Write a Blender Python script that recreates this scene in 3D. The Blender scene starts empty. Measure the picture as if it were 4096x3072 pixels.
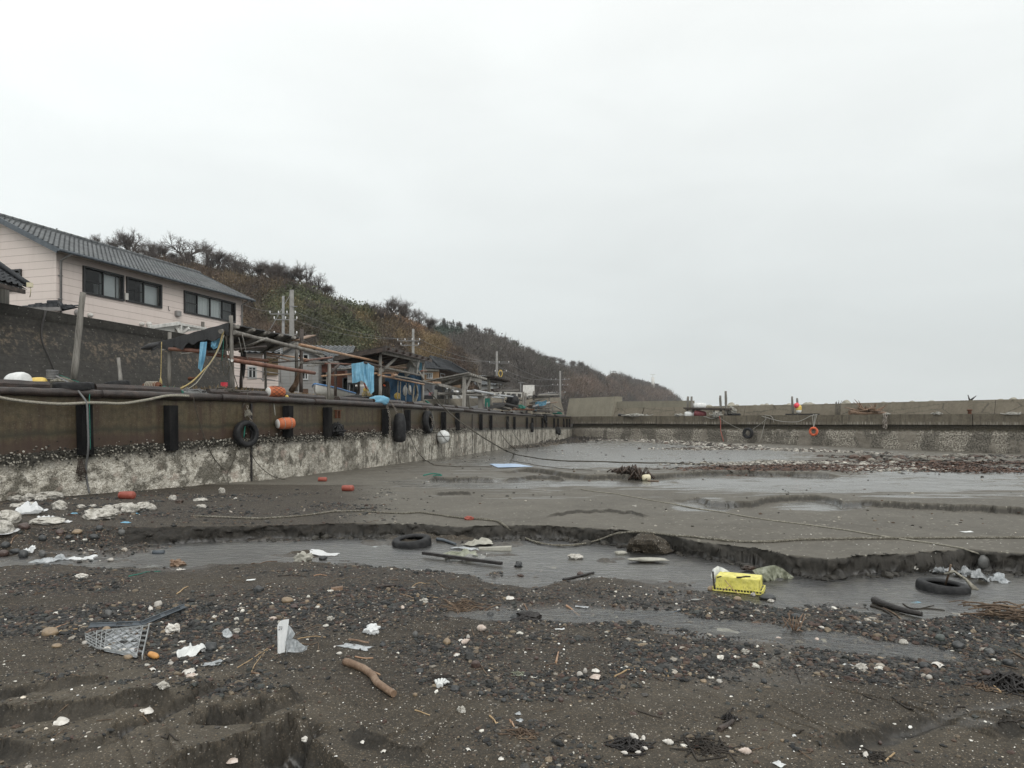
import bpy,math,random
import numpy as np
from mathutils import Vector,Matrix
R=math.radians
sc=bpy.context.scene
COL=sc.collection
F,U0,V0=2805.,2048.,1684.
cd=bpy.data.cameras.new('camera');cam=bpy.data.objects.new('camera',cd);COL.objects.link(cam)
cam.location=(0,0,0);cam.rotation_euler=(R(90),0,0)
cd.sensor_width=36.;cd.lens=F/4096*36;cd.shift_y=(V0-1536)/4096;cd.clip_start=.05;cd.clip_end=6000
sc.camera=cam
sc.view_settings.view_transform='Standard';sc.view_settings.look='None'
sc.view_settings.exposure=0.0;sc.view_settings.gamma=1.0
sc.render.engine='CYCLES'
try:
 sc.cycles.use_denoising=True;sc.cycles.denoiser='OPENIMAGEDENOISE';sc.cycles.denoising_input_passes='RGB_ALBEDO_NORMAL';sc.cycles.denoising_prefilter='ACCURATE';sc.cycles.max_bounces=6;sc.cycles.transparent_max_bounces=12
 sc.cycles.volume_bounces=0
except Exception:pass
SUN_EL,SUN_ROT=38.,145.
w=bpy.data.worlds.new('World');sc.world=w;w.use_nodes=True
nt=w.node_tree;nt.nodes.clear()
def wn(t,**k):
 n=nt.nodes.new(t)
 for a,b in k.items():setattr(n,a,b)
 return n
def wl(a,b):nt.links.new(a,b)
sky=wn('ShaderNodeTexSky',sky_type='NISHITA',sun_disc=False,sun_elevation=R(SUN_EL),sun_rotation=R(SUN_ROT))
sky.air_density=1.;sky.dust_density=4.
bg1=wn('ShaderNodeBackground');bg1.inputs['Strength'].default_value=.10;wl(sky.outputs[0],bg1.inputs[0])
tc=wn('ShaderNodeTexCoord');sp=wn('ShaderNodeSeparateXYZ');wl(tc.outputs['Generated'],sp.inputs[0])
mpn=wn('ShaderNodeMapping');mpn.inputs['Scale'].default_value=(1.6,1.6,5.5);wl(tc.outputs['Generated'],mpn.inputs[0])
cn=wn('ShaderNodeTexNoise');cn.inputs['Scale'].default_value=1.9;cn.inputs['Detail'].default_value=6;cn.inputs['Roughness'].default_value=.5
cn.inputs['Distortion'].default_value=.35;wl(mpn.outputs[0],cn.inputs['Vector'])
zr=wn('ShaderNodeValToRGB');e=zr.color_ramp.elements
e[0].position=0.;e[0].color=(.72,.765,.765,1);e[1].position=.95;e[1].color=(1.25,1.26,1.23,1)
for p_,c_ in ((.10,(.72,.765,.765)),(.24,(.815,.855,.85)),(.42,(.93,.965,.955)),(.62,(1.03,1.05,1.03))):
 q=e.new(p_);q.color=(*c_,1)
wl(sp.outputs['Z'],zr.inputs[0])
mx=wn('ShaderNodeMath',operation='MULTIPLY_ADD');wl(sp.outputs['X'],mx.inputs[0]);mx.inputs[1].default_value=-.13;mx.inputs[2].default_value=1.0
cm=wn('ShaderNodeMath',operation='MULTIPLY_ADD');wl(cn.outputs['Fac'],cm.inputs[0]);cm.inputs[1].default_value=.20;cm.inputs[2].default_value=.93
my=wn('ShaderNodeMath',operation='MULTIPLY_ADD');wl(sp.outputs['Y'],my.inputs[0]);my.inputs[1].default_value=-.26;my.inputs[2].default_value=1.26
m2=wn('ShaderNodeMath',operation='MULTIPLY');wl(mx.outputs[0],m2.inputs[0]);wl(my.outputs[0],m2.inputs[1])
mm=wn('ShaderNodeMath',operation='MULTIPLY');wl(m2.outputs[0],mm.inputs[0]);wl(cm.outputs[0],mm.inputs[1])
vm=wn('ShaderNodeVectorMath',operation='SCALE');wl(zr.outputs[0],vm.inputs[0]);wl(mm.outputs[0],vm.inputs['Scale'])
bg2=wn('ShaderNodeBackground');bg2.inputs['Strength'].default_value=1.0;wl(vm.outputs[0],bg2.inputs[0])
ms=wn('ShaderNodeMixShader');ms.inputs[0].default_value=.95;wl(bg1.outputs[0],ms.inputs[1]);wl(bg2.outputs[0],ms.inputs[2])
wo=wn('ShaderNodeOutputWorld');wl(ms.outputs[0],wo.inputs[0])
sd=bpy.data.lights.new('sun','SUN');sun=bpy.data.objects.new('sun',sd);COL.objects.link(sun)
sd.energy=1.2;sd.angle=R(45);sd.color=(1.,.97,.93)
sun.rotation_euler=(R(90-SUN_EL),0,R(35));sun.location=(10,-20,60)
def P(u,v,d):return Vector(((u-U0)/F*d,d,-(v-V0)/F*d))
ZO={1:(0,800,2.0109),2:(900,1100,2.4578),3:(1600,1250,2.4578),4:(2200,1450,2.212),5:(3096,1450,2.212),6:(0,1450,2.0109),'a':(0,2000,2.212),'b':(900,1950,1.8433),'c':(1700,1800,1.8433),'d':(2700,1900,1.5845),'e':(0,2400,1.58),'f':(1300,2400,1.58),'g':(2700,2500,1.5845),'D':(0,0,.54004),'h':(600,1250,4.424),'i':(1050,1280,5.185),'j':(1350,1350,4.9156),'k':(1750,1450,3.6867)}
def UV(z,x,y):
 a,b,s=ZO[z];return a+x/s,b+y/s
def PZ(z,x,y,d):return P(*UV(z,x,y),d)
_T=np.random.RandomState(7).rand(256,256).astype(np.float64)
def vnoise(x,y):
 xi=np.floor(x).astype(int);yi=np.floor(y).astype(int);fx=x-xi;fy=y-yi
 fx=fx*fx*(3-2*fx);fy=fy*fy*(3-2*fy)
 a=_T[xi&255,yi&255];b=_T[(xi+1)&255,yi&255];c=_T[xi&255,(yi+1)&255];d=_T[(xi+1)&255,(yi+1)&255]
 return (a*(1-fx)+b*fx)*(1-fy)+(c*(1-fx)+d*fx)*fy
def fbm(x,y,o=4,g=.5,seed=0):
 x=np.asarray(x,float)+seed*17.3;y=np.asarray(y,float)+seed*9.1
 s=0;a=1;t=0
 for k in range(o):
  s=s+a*(vnoise(x,y)-.5);t+=a;a*=g;x=x*2.03+3.7;y=y*2.03+1.3
 return s/t*2
def sst(x,a,b):
 t=np.clip((np.asarray(x,float)-a)/(b-a),0,1);return t*t*(3-2*t)
def tag(o,label=None,cat=None,group=None,kind=None):
 for k,v in (('label',label),('category',cat),('group',group),('kind',kind)):
  if v:o[k]=v
 return o
def thing(name,label,cat,loc,group=None):
 o=bpy.data.objects.new(name,None);COL.objects.link(o);o.location=loc;o.empty_display_size=.2
 return tag(o,label,cat,group)
def wloc(o):
 l=Vector(o.location)
 while o.parent is not None:
  o=o.parent;l=l+Vector(o.location)
 return l
def link_mesh(name,me,mat,parent=None,loc=None,keep=False):
 o=bpy.data.objects.new(name,me);COL.objects.link(o)
 if mat is not None:me.materials.append(mat)
 if parent is not None:
  base=wloc(parent);o.parent=parent
  if not keep:me.transform(Matrix.Translation(-base))
 elif not keep:
  n=len(me.vertices);co=np.empty(n*3);me.vertices.foreach_get('co',co);co=co.reshape(-1,3)
  l=Vector(loc) if loc is not None else Vector(((co[:,0].min()+co[:,0].max())/2,(co[:,1].min()+co[:,1].max())/2,co[:,2].min()))
  me.transform(Matrix.Translation(-l));o.location=l
 return o
def np_mesh(name,v,quads=None,tris=None,smooth=True,attrs=None):
 me=bpy.data.meshes.new(name);v=np.asarray(v,np.float32).reshape(-1,3)
 nq=0 if quads is None else len(quads);ntr=0 if tris is None else len(tris)
 me.vertices.add(len(v));me.vertices.foreach_set('co',v.ravel())
 idx=np.concatenate([np.asarray(quads,np.int32).ravel() if nq else np.zeros(0,np.int32),np.asarray(tris,np.int32).ravel() if ntr else np.zeros(0,np.int32)])
 me.loops.add(len(idx));me.loops.foreach_set('vertex_index',idx)
 me.polygons.add(nq+ntr)
 st=np.concatenate([np.arange(nq)*4,nq*4+np.arange(ntr)*3]).astype(np.int32);me.polygons.foreach_set('loop_start',st)
 me.polygons.foreach_set('use_smooth',np.full(nq+ntr,smooth,bool))
 me.update(calc_edges=True);me.validate()
 for k,a in (attrs or {}).items():
  a=np.asarray(a,np.float32)
  if a.ndim==1:
   at=me.attributes.new(k,'FLOAT','POINT');at.data.foreach_set('value',a)
  else:
   at=me.attributes.new(k,'FLOAT_VECTOR','POINT');at.data.foreach_set('vector',a.ravel())
 return me
def grid_quads(m,n,off=0):
 i=np.arange(m-1)[:,None]*n+np.arange(n-1)[None,:]
 return (np.stack([i,i+1,i+n+1,i+n],-1).reshape(-1,4)+off)
class MB:
 def __init__(s):s.v=[];s.f=[];s.sm=[]
 def add(s,vs,fs,smooth=False):
  o=len(s.v);s.v+=[tuple(p) for p in vs];s.f+=[[i+o for i in f] for f in fs];s.sm+=[smooth]*len(fs);return s
 def box(s,c,size,ax=None):
  X,Y,Z=ax or (Vector((1,0,0)),Vector((0,1,0)),Vector((0,0,1)));c=Vector(c)
  if X.cross(Y).dot(Z)<0:Y=-Y
  a,b,d=(q/2 for q in size)
  vs=[c+X*(i*a)+Y*(j*b)+Z*(k*d) for k in (-1,1) for j in (-1,1) for i in (-1,1)]
  return s.add(vs,[(0,2,3,1),(4,5,7,6),(0,1,5,4),(2,6,7,3),(0,4,6,2),(1,3,7,5)])
 def beam(s,p,q,w,h,up=(0,0,1)):
  p=Vector(p);q=Vector(q);X=(q-p);L=X.length;X.normalize();Y=Vector(up).cross(X)
  if Y.length<.05:Y=Vector((1,0,0)).cross(X)
  Y.normalize();Z=X.cross(Y);return s.box((p+q)/2,(L,w,h),(X,Y,Z))
 def tube(s,pts,r,n=7,cap=True,smooth=True,twist=0.):
  pts=[Vector(p) for p in pts];m=len(pts);rs=r if hasattr(r,'__len__') else [r]*m
  vs=[];up=None
  for i,p in enumerate(pts):
   t=pts[min(i+1,m-1)]-pts[max(i-1,0)]
   if t.length<1e-9:t=Vector((0,0,1))
   t.normalize()
   if up is None:up=Vector((0,0,1)) if abs(t.z)<.9 else Vector((1,0,0))
   a=t.cross(up)
   if a.length<1e-6:a=t.cross(Vector((1,.3,0)))
   a.normalize();b=t.cross(a);up=-b if b.dot(up)<0 else b
   for k in range(n):
    th=2*math.pi*k/n+twist*i;vs.append(p+(a*math.cos(th)+b*math.sin(th))*rs[i])
  fs=[(i*n+k,i*n+(k+1)%n,(i+1)*n+(k+1)%n,(i+1)*n+k) for i in range(m-1) for k in range(n)]
  s.add(vs,fs,smooth)
  if cap:
   o=len(s.v)-m*n;s.f+=[[o+k for k in range(n)][::-1],[o+(m-1)*n+k for k in range(n)]];s.sm+=[False]*2
  return s
 def bar(s,p,q,r0,r1=None,n=8,wob=0.,seg=1,seed=0,twist=0.):
  p=Vector(p);q=Vector(q);r1=r0 if r1 is None else r1;rg=random.Random(seed+int(abs(p.x)*997+abs(q.y)*313))
  if wob and seg==1:seg=max(3,min(9,int((q-p).length/.35)))
  pts=[p.lerp(q,i/seg)+(Vector((rg.uniform(-1,1),rg.uniform(-1,1),rg.uniform(-1,1)))*wob if 0<i<seg else Vector()) for i in range(seg+1)]
  return s.tube(pts,[(r0+(r1-r0)*i/seg)*(1+(rg.uniform(-.09,.09) if wob else 0)) for i in range(seg+1)],n,twist=twist)
 def lathe(s,prof,M=None,n=24,close=False,smooth=True,arc=None):
  M=M or Matrix();m=len(prof)
  vs=[M@Vector((r*math.cos(2*math.pi*k/n),r*math.sin(2*math.pi*k/n),z)) for r,z in prof for k in range(n)]
  fs=[(i*n+k,i*n+(k+1)%n,((i+1)%m)*n+(k+1)%n,((i+1)%m)*n+k) for i in range(m if close else m-1) for k in range(n)]
  return s.add(vs,fs,smooth)
 def sheet(s,A,smooth=True):
  m,n=A.shape[:2];return s.add([tuple(p) for p in A.reshape(-1,3)],grid_quads(m,n).tolist(),smooth)
 def quad(s,*p):return s.add(p,[tuple(range(len(p)))])
 def build(s,name,mat,parent=None,loc=None,label=None):
  me=bpy.data.meshes.new(name);me.from_pydata(s.v,[],s.f)
  me.polygons.foreach_set('use_smooth',s.sm);me.update()
  o=link_mesh(name,me,mat,parent,loc)
  if label:o['label']=label
  return o
def copy_tree(o,parent=None):
 c=o.copy();COL.objects.link(c);c.parent=parent
 for ch in list(o.children):copy_tree(ch,c)
 return c
class NT:
 def __init__(s,name):
  s.m=bpy.data.materials.new(name);s.m.use_nodes=True;s.t=s.m.node_tree;s.t.nodes.clear()
  s.out=s.t.nodes.new('ShaderNodeOutputMaterial')
 def n(s,t,**k):
  x=s.t.nodes.new(t)
  for a,b in k.items():setattr(x,a,b)
  return x
 def set(s,sock,v):
  if isinstance(v,bpy.types.NodeSocket):s.t.links.new(v,sock)
  elif v is not None:
   if hasattr(v,'__len__') and sock.type=='RGBA' and len(v)==3:v=(*v,1)
   sock.default_value=v
 def co(s,kind='Object'):return s.n('ShaderNodeTexCoord').outputs[kind]
 def pos(s):return s.n('ShaderNodeNewGeometry').outputs['Position']
 def attr(s,a,k='Fac'):return s.n('ShaderNodeAttribute',attribute_name=a).outputs[k]
 def map(s,v,scale=(1,1,1),rot=(0,0,0),loc=(0,0,0)):
  x=s.n('ShaderNodeMapping');s.set(x.inputs[0],v);x.inputs['Scale'].default_value=scale;x.inputs['Rotation'].default_value=rot
  x.inputs['Location'].default_value=loc;return x.outputs[0]
 def noise(s,v,scale,detail=3.,rough=.55,dist=0.,out='Fac'):
  x=s.n('ShaderNodeTexNoise');s.set(x.inputs['Vector'],v);x.inputs['Scale'].default_value=scale;x.inputs['Detail'].default_value=detail
  x.inputs['Roughness'].default_value=rough;x.inputs['Distortion'].default_value=dist;return x.outputs[out]
 def vor(s,v,scale,out='Distance',feature='F1',rand=1.):
  x=s.n('ShaderNodeTexVoronoi',feature=feature);s.set(x.inputs['Vector'],v);x.inputs['Scale'].default_value=scale
  x.inputs['Randomness'].default_value=rand;return x.outputs[out]
 def ramp(s,f,*st,interp='LINEAR'):
  x=s.n('ShaderNodeValToRGB');s.set(x.inputs[0],f);e=x.color_ramp.elements;x.color_ramp.interpolation=interp
  for i,(p,c) in enumerate(st):
   q=e[i] if i<2 else e.new(p);q.position=p;q.color=(*c,1) if hasattr(c,'__len__') else (c,c,c,1)
  return x.outputs[0]
 def mix(s,f,a,b,mode='MIX'):
  x=s.n('ShaderNodeMix',data_type='RGBA',blend_type=mode);s.set(x.inputs[0],f);s.set(x.inputs[6],a);s.set(x.inputs[7],b);return x.outputs[2]
 def math(s,op,a,b=None,c=None,clamp=False):
  x=s.n('ShaderNodeMath',operation=op,use_clamp=clamp);s.set(x.inputs[0],a);s.set(x.inputs[1],b)
  if c is not None:s.set(x.inputs[2],c)
  return x.outputs[0]
 def sep(s,v):return s.n('ShaderNodeSeparateXYZ'),v
 def xyz(s,v):
  x=s.n('ShaderNodeSeparateXYZ');s.set(x.inputs[0],v);return x.outputs
 def comb(s,x_,y_,z_):
  x=s.n('ShaderNodeCombineXYZ')
  for i,q in enumerate((x_,y_,z_)):s.set(x.inputs[i],q)
  return x.outputs[0]
 def bump(s,h,strength=.5,dist=.02,normal=None):
  x=s.n('ShaderNodeBump');x.inputs['Strength'].default_value=strength;x.inputs['Distance'].default_value=dist;s.set(x.inputs['Height'],h)
  if normal is not None:s.set(x.inputs['Normal'],normal)
  return x.outputs[0]
 def bsdf(s,col,rough=.7,normal=None,spec=.5,metal=0.,**k):
  x=s.n('ShaderNodeBsdfPrincipled');s.set(x.inputs['Base Color'],col);s.set(x.inputs['Roughness'],rough);s.set(x.inputs['Metallic'],metal)
  s.set(x.inputs['Specular IOR Level'],spec)
  if normal is not None:s.set(x.inputs['Normal'],normal)
  for a,b in k.items():s.set(x.inputs[a.replace('_',' ')],b)
  return x.outputs[0]
 def done(s,sh):s.t.links.new(sh,s.out.inputs['Surface']);return s.m
def simple(name,c0,c1,c2=None,scale=6.,stretch=(1,1,1),rough=.7,bump=.3,bdist=.01,spec=.4,fine=60.,metal=0.,grime=0.,trans=0.):
 """two or three tones mottled at two scales, with a fine bump"""
 t=NT(name);v=t.map(t.co(),stretch);a=t.noise(v,scale,5,.6);b=t.noise(v,fine,3,.6)
 f=t.math('ADD',t.math('MULTIPLY',a,.7),t.math('MULTIPLY',b,.3))
 st=[(.36,c0),(.62,c1)]
 if c2 is not None:st=[(.34,c0),(.66,c2),(.5,c1)]
 col=t.ramp(f,*st)
 if grime:
  g=t.ramp(t.noise(t.co(),scale*.6,6,.7),(.48,0.),(.68,1.));col=t.mix(t.math('MULTIPLY',g,grime),col,tuple(q*.35 for q in c0))
 k={}
 sh=t.bsdf(col,rough,t.bump(t.math('ADD',t.math('MULTIPLY',a,2.),b),bump,bdist),spec,metal)
 if trans:
  tr=t.n('ShaderNodeBsdfTranslucent');t.set(tr.inputs[0],col);m_=t.n('ShaderNodeMixShader');m_.inputs[0].default_value=trans
  t.t.links.new(sh,m_.inputs[1]);t.t.links.new(tr.outputs[0],m_.inputs[2]);sh=m_.outputs[0]
 return t.done(sh)
M={}
WS=(1,1,.12)
M['grey_wood']=simple('grey_wood',(.065,.06,.052),(.165,.155,.139),(.25,.238,.215),9,(1,1,.10),.85,.6,.01,.2,70)
M['pale_wood']=simple('pale_wood',(.12,.113,.10),(.23,.218,.198),(.32,.308,.284),9,(1,1,.10),.85,.5,.01,.2,70)
M['dark_wood']=simple('dark_wood',(.018,.014,.012),(.05,.038,.032),(.085,.06,.048),5,(1,1,1),.55,.8,.015,.4,45)
M['kerb_wood']=simple('kerb_wood',(.011,.0085,.0075),(.028,.020,.017),(.058,.036,.028),4,(1,1,1),.45,.8,.015,.5,45)
M['rust_pole']=simple('rust_pole',(.075,.032,.022),(.15,.068,.046),(.22,.11,.07),7,(1,1,.3),.5,.3,.006,.4)
M['bamboo']=simple('bamboo',(.16,.09,.05),(.30,.18,.11),(.40,.28,.19),7,(1,1,1),.5,.2,.005,.4)
M['steel_pipe']=simple('steel_pipe',(.30,.31,.32),(.42,.43,.44),None,8,(1,1,1),.45,.1,.004,.5,grime=.3)
M['black_tarp']=simple('black_tarp',(.014,.014,.015),(.03,.03,.031),None,4,(1,1,1),.5,.5,.02,.4)
M['roof_board']=simple('roof_board',(.018,.016,.014),(.045,.04,.035),(.09,.082,.072),6,(1,1,1),.8,.5,.01,.3)
M['blue_tarp']=simple('blue_tarp',(.13,.33,.48),(.19,.42,.58),(.28,.50,.64),5,(1,1,1),.55,.35,.01,.3,grime=.15,trans=.2)
M['dark_blue_tarp']=simple('dark_blue_tarp',(.022,.060,.115),(.04,.105,.19),None,3,(1,1,1),.55,.5,.02,.3,grime=.3)
M['grey_cloth']=simple('grey_cloth',(.22,.22,.21),(.34,.34,.325),None,4,(1,1,1),.8,.4,.01,.2,grime=.3,trans=.15)
M['rubber']=simple('rubber',(.008,.008,.009),(.016,.016,.017),(.032,.032,.032),8,(1,1,1),.6,.3,.004,.22)
M['fender_rubber']=simple('fender_rubber',(.006,.006,.0065),(.012,.012,.0125),(.022,.021,.02),4,(1,1,.3),.85,.5,.01,.05)
M['orange']=simple('orange',(.36,.10,.04),(.50,.15,.065),None,5,(1,1,1),.6,.3,.006,.3,grime=.4)
M['life_orange']=simple('life_orange',(.50,.09,.035),(.62,.13,.05),None,5,(1,1,1),.5,.3,.006,.4,grime=.35)
M['red_can']=simple('red_can',(.20,.045,.03),(.31,.08,.055),None,5,(1,1,1),.45,.2,.005,.4,grime=.35)
M['red_float']=simple('red_float',(.55,.03,.05),(.65,.06,.09),None,5,(1,1,1),.4,.1,.003,.5)
M['white_plastic']=simple('white_plastic',(.80,.815,.82),(.90,.91,.91),None,7,(1,1,1),.5,.3,.006,.4,grime=.10,trans=.4)
M['white_float']=simple('white_float',(.50,.51,.50),(.68,.69,.68),None,6,(1,1,1),.6,.3,.006,.3,grime=.2)
M['foam']=simple('foam',(.22,.21,.18),(.42,.41,.36),None,6,(1,1,1),.8,.5,.008,.2,grime=.4)
M['yellow_float']=simple('yellow_float',(.50,.34,.06),(.62,.45,.12),None,6,(1,1,1),.5,.2,.005,.4,grime=.3)
M['yellow_plastic']=simple('yellow_plastic',(.56,.51,.10),(.70,.64,.18),None,24,(1,1,1),.5,.2,.004,.4,grime=.5)
M['cream_float']=simple('cream_float',(.50,.45,.30),(.62,.57,.42),None,6,(1,1,1),.5,.2,.005,.4,grime=.15)
M['maroon']=simple('maroon',(.10,.02,.025),(.17,.035,.04),None,6,(1,1,1),.5,.2,.005,.4)
M['dark_plastic']=simple('dark_plastic',(.045,.055,.065),(.085,.10,.115),None,8,(1,1,1),.5,.2,.004,.4,grime=.3)
M['grey_plastic']=simple('grey_plastic',(.20,.21,.21),(.32,.33,.33),None,8,(1,1,1),.55,.2,.004,.4,grime=.45)
M['pale_panel']=simple('pale_panel',(.20,.21,.22),(.44,.46,.48),None,22,(1,1,1),.6,.3,.004,.3,grime=.75)
M['film']=simple('film',(.25,.27,.28),(.44,.465,.48),(.62,.64,.655),16,(1,1,1),.35,.5,.008,.5,trans=.3)
M['olive_film']=simple('olive_film',(.12,.125,.085),(.26,.27,.20),(.40,.41,.34),9,(1,1,1),.35,.5,.008,.5,trans=.25)
M['rope']=simple('rope',(.12,.11,.09),(.25,.235,.195),(.36,.34,.29),40,(1,1,1),.9,.8,.006,.1)
M['old_rope']=simple('old_rope',(.035,.032,.027),(.075,.068,.056),(.13,.12,.10),40,(1,1,1),.9,.8,.006,.1)
M['crusted_rope']=simple('crusted_rope',(.05,.044,.035),(.14,.13,.105),(.33,.31,.27),45,(1,1,1),.9,1.,.01,.1)
M['green_rope']=simple('green_rope',(.02,.12,.09),(.04,.21,.16),None,30,(1,1,1),.8,.5,.006,.2)
M['pale_rope']=simple('pale_rope',(.20,.195,.175),(.32,.31,.28),None,30,(1,1,1),.9,.6,.006,.1)
M['yellow_rope']=simple('yellow_rope',(.26,.20,.09),(.42,.34,.17),None,30,(1,1,1),.9,.6,.006,.1)
M['chain']=simple('chain',(.09,.07,.055),(.22,.19,.16),(.36,.34,.31),12,(1,1,1),.55,.4,.004,.5,metal=.4)
M['rust']=simple('rust',(.06,.025,.015),(.13,.055,.03),None,9,(1,1,1),.8,.6,.008,.2)
M['white_paint']=simple('white_paint',(.44,.43,.40),(.62,.61,.585),None,5,(1,1,.4),.7,.2,.005,.3,grime=.25)
M['pole_concrete']=simple('pole_concrete',(.15,.145,.135),(.22,.215,.205),None,4,(1,1,1),.85,.2,.004,.2)
M['pole_metal']=simple('pole_metal',(.13,.13,.13),(.21,.21,.21),None,4,(1,1,1),.6,.2,.004,.4)
M['insulator']=simple('insulator',(.55,.55,.55),(.72,.72,.72),None,4,(1,1,1),.3,.1,.004,.5)
M['wire']=simple('wire',(.10,.10,.10),(.16,.16,.16),None,4,(1,1,1),.6,.1,.004,.3)
M['tetrapod']=simple('tetrapod',(.20,.19,.155),(.29,.275,.23),(.36,.345,.295),1.6,(1,1,1),.9,.5,.02,.2,14)
M['log']=simple('log',(.085,.05,.032),(.17,.11,.072),(.27,.195,.14),8,(1,1,1),.55,.4,.006,.3)
M['charred']=simple('charred',(.008,.007,.007),(.024,.02,.018),None,12,(1,1,1),.5,.8,.01,.4)
M['twig']=simple('twig',(.045,.031,.022),(.10,.068,.046),(.21,.155,.105),10,(1,1,1),.7,.3,.004,.3)
M['dark_twig']=simple('dark_twig',(.014,.012,.010),(.04,.033,.027),None,10,(1,1,1),.7,.3,.004,.3)
M['straw']=simple('straw',(.25,.17,.09),(.40,.29,.17),None,10,(1,1,1),.7,.3,.004,.3)
M['shell']=simple('shell',(.42,.39,.35),(.62,.60,.56),None,30,(1,1,1),.6,.5,.004,.3)
M['pink_shell']=simple('pink_shell',(.38,.30,.25),(.55,.48,.43),None,30,(1,1,1),.6,.5,.004,.3)
M['crusted_rock']=simple('crusted_rock',(.14,.13,.11),(.42,.40,.36),(.58,.56,.52),14,(1,1,1),.9,1.,.012,.2,55)
M['seaweed']=simple('seaweed',(.016,.011,.008),(.04,.026,.018),(.08,.045,.03),9,(1,1,1),.5,.8,.01,.5)
M['red_weed']=simple('red_weed',(.055,.025,.016),(.11,.05,.03),(.17,.085,.052),5,(1,1,1),.75,.8,.01,.3)
M['text_ink']=simple('text_ink',(.02,.02,.022),(.03,.03,.03),None,9,(1,1,1),.6,.1,.002,.3)
M['caramel']=simple('caramel',(.38,.17,.04),(.52,.27,.09),None,18,(1,1,1),.4,.2,.003,.4)
for i,(nm,c) in enumerate({'stone_dark':(.030,.032,.033),'stone_grey':(.075,.075,.072),'stone_red':(.062,.040,.034),'stone_tan':(.21,.155,.10),'stone_green':(.05,.058,.052),'stone_pale':(.33,.31,.28)}.items()):
 M[nm]=simple(nm,tuple(q*.75 for q in c),c,tuple(min(1,q*1.4) for q in c),18,(1,1,1),.42,.35,.004,.5)
def attr_mat(name,rough=.6,spec=.4,mul=(1,1,1),trans=0.,bump=0.,bscale=40.):
 t=NT(name);c=t.attr('tint','Color');n=t.noise(t.pos(),bscale,3,.6)
 col=t.mix(1.,c,t.ramp(n,(.3,.65),(.7,1.35)),'MULTIPLY')
 sh=t.bsdf(col,rough,t.bump(n,bump,.004) if bump else None,spec)
 if trans:
  tr=t.n('ShaderNodeBsdfTranslucent');t.set(tr.inputs[0],col);m_=t.n('ShaderNodeMixShader');m_.inputs[0].default_value=trans
  t.t.links.new(sh,m_.inputs[1]);t.t.links.new(tr.outputs[0],m_.inputs[2]);sh=m_.outputs[0]
 return t.done(sh)
M['pebbles']=attr_mat('pebbles',.5,.22,bump=.3,bscale=90)
M['leaves']=attr_mat('leaves',.65,.3,trans=.15,bscale=3.)
M['bark']=simple('bark',(.035,.03,.028),(.07,.06,.055),None,3,(1,1,.3),.9,.4,.02,.2)
M['twigs']=simple('twigs',(.075,.064,.06),(.125,.107,.098),None,3,(1,1,1),.9,.2,.01,.2)
WATER=-1.72
def curve(pts,z,zo='D'):
 q=[]
 for x,y in pts:
  u,v=UV(zo,x,y);q.append(((u-U0)/F,-z*F/(v-V0)))
 q.sort();return np.array([p[0] for p in q]),np.array([p[1] for p in q])
BANK=curve([(-500,1150),(0,1150),(300,1143),(450,1137),(620,1133),(760,1129),(900,1130),(1000,1136),(1140,1130),(1230,1135),(1330,1143),(1420,1151),(1500,1166),(1600,1179),(1700,1195),(1790,1206),(1850,1200),(2000,1193),(2100,1190),(2212,1195),(2700,1200)],-1.515)
SHORE=curve([(-500,1236),(0,1238),(80,1236),(250,1236),(450,1226),(640,1217),(850,1231),(950,1238),(1050,1256),(1180,1266),(1300,1246),(1430,1258),(1500,1262),(1560,1280),(1640,1296),(1700,1303),(1850,1322),(2000,1330),(2120,1322),(2212,1318),(2700,1310)],WATER)
PUD=curve([(1290,1328),(1420,1336),(1560,1352),(1700,1368),(1850,1388),(1960,1400),(2060,1415)],-1.69)
RILL=curve([(1820,1606),(1870,1600),(1950,1576),(2040,1553),(2110,1536),(2212,1516)],-1.64)
LEDGES=[('c',[(430,160),(480,150),(620,165),(750,150),(860,165),(1010,185),(1150,200),(1250,205),(1450,205),(1600,215),(1750,200),(1900,190),(2050,180),(2212,176),(2700,180),(2940,197),(3100,200)],.10,5.,.05,-1.62),('d',[(-130,165),(0,150),(120,155),(250,180),(480,186),(600,160),(800,148),(950,155),(1020,175),(1060,200),(1200,185),(1400,195),(1700,200),(1900,215),(2212,235),(2600,240)],.075,3.,.04,-1.55),('c',[(850,490),(1000,465),(1170,435),(1350,445),(1530,450),(1560,462),(1680,470)],.045,.8,.0,-1.5),('c',[(560,240),(700,225),(770,210),(900,205),(1010,215),(1050,240)],.11,.9,.0,-1.6),('c',[(-10,235),(80,222),(160,232),(330,222),(540,235)],.10,1.2,.03,-1.6),('b',[(1540,60),(1620,50),(1780,38),(1830,48)],.07,.8,.0,-1.55),]
SCARPS=[('e',[(-260,600),(0,590),(100,575),(350,545),(480,530),(620,500),(740,475)],.045,.35,-1.62),('e',[(-260,750),(0,735),(120,725),(330,702),(480,692),(545,672),(720,632),(830,602),(930,617),(1050,590),(1150,600),(1300,560),(1480,495)],.075,.40,-1.60),('e',[(-260,915),(0,905),(380,900),(560,870),(740,845)],.045,.3,-1.61),('e',[(1180,757),(1380,735),(1480,715),(1560,670),(1650,640),(1700,655),(1845,600),(1838,545)],.085,.40,-1.59),('e',[(860,1060),(1060,1010),(1260,957),(1450,902),(1560,882),(1660,885),(1760,825),(1850,760),(1960,850),(1990,740),(1900,690),(1720,690)],.17,.55,-1.56),('e',[(2180,860),(2320,905),(2480,945),(2600,990),(2750,1010)],.04,.4,-1.62),('g',[(950,735),(1180,660),(1400,615),(1580,575),(1660,545)],.035,.4,-1.63),('g',[(2000,660),(2100,610),(2212,570),(2420,560)],.05,.4,-1.6),]
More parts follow.
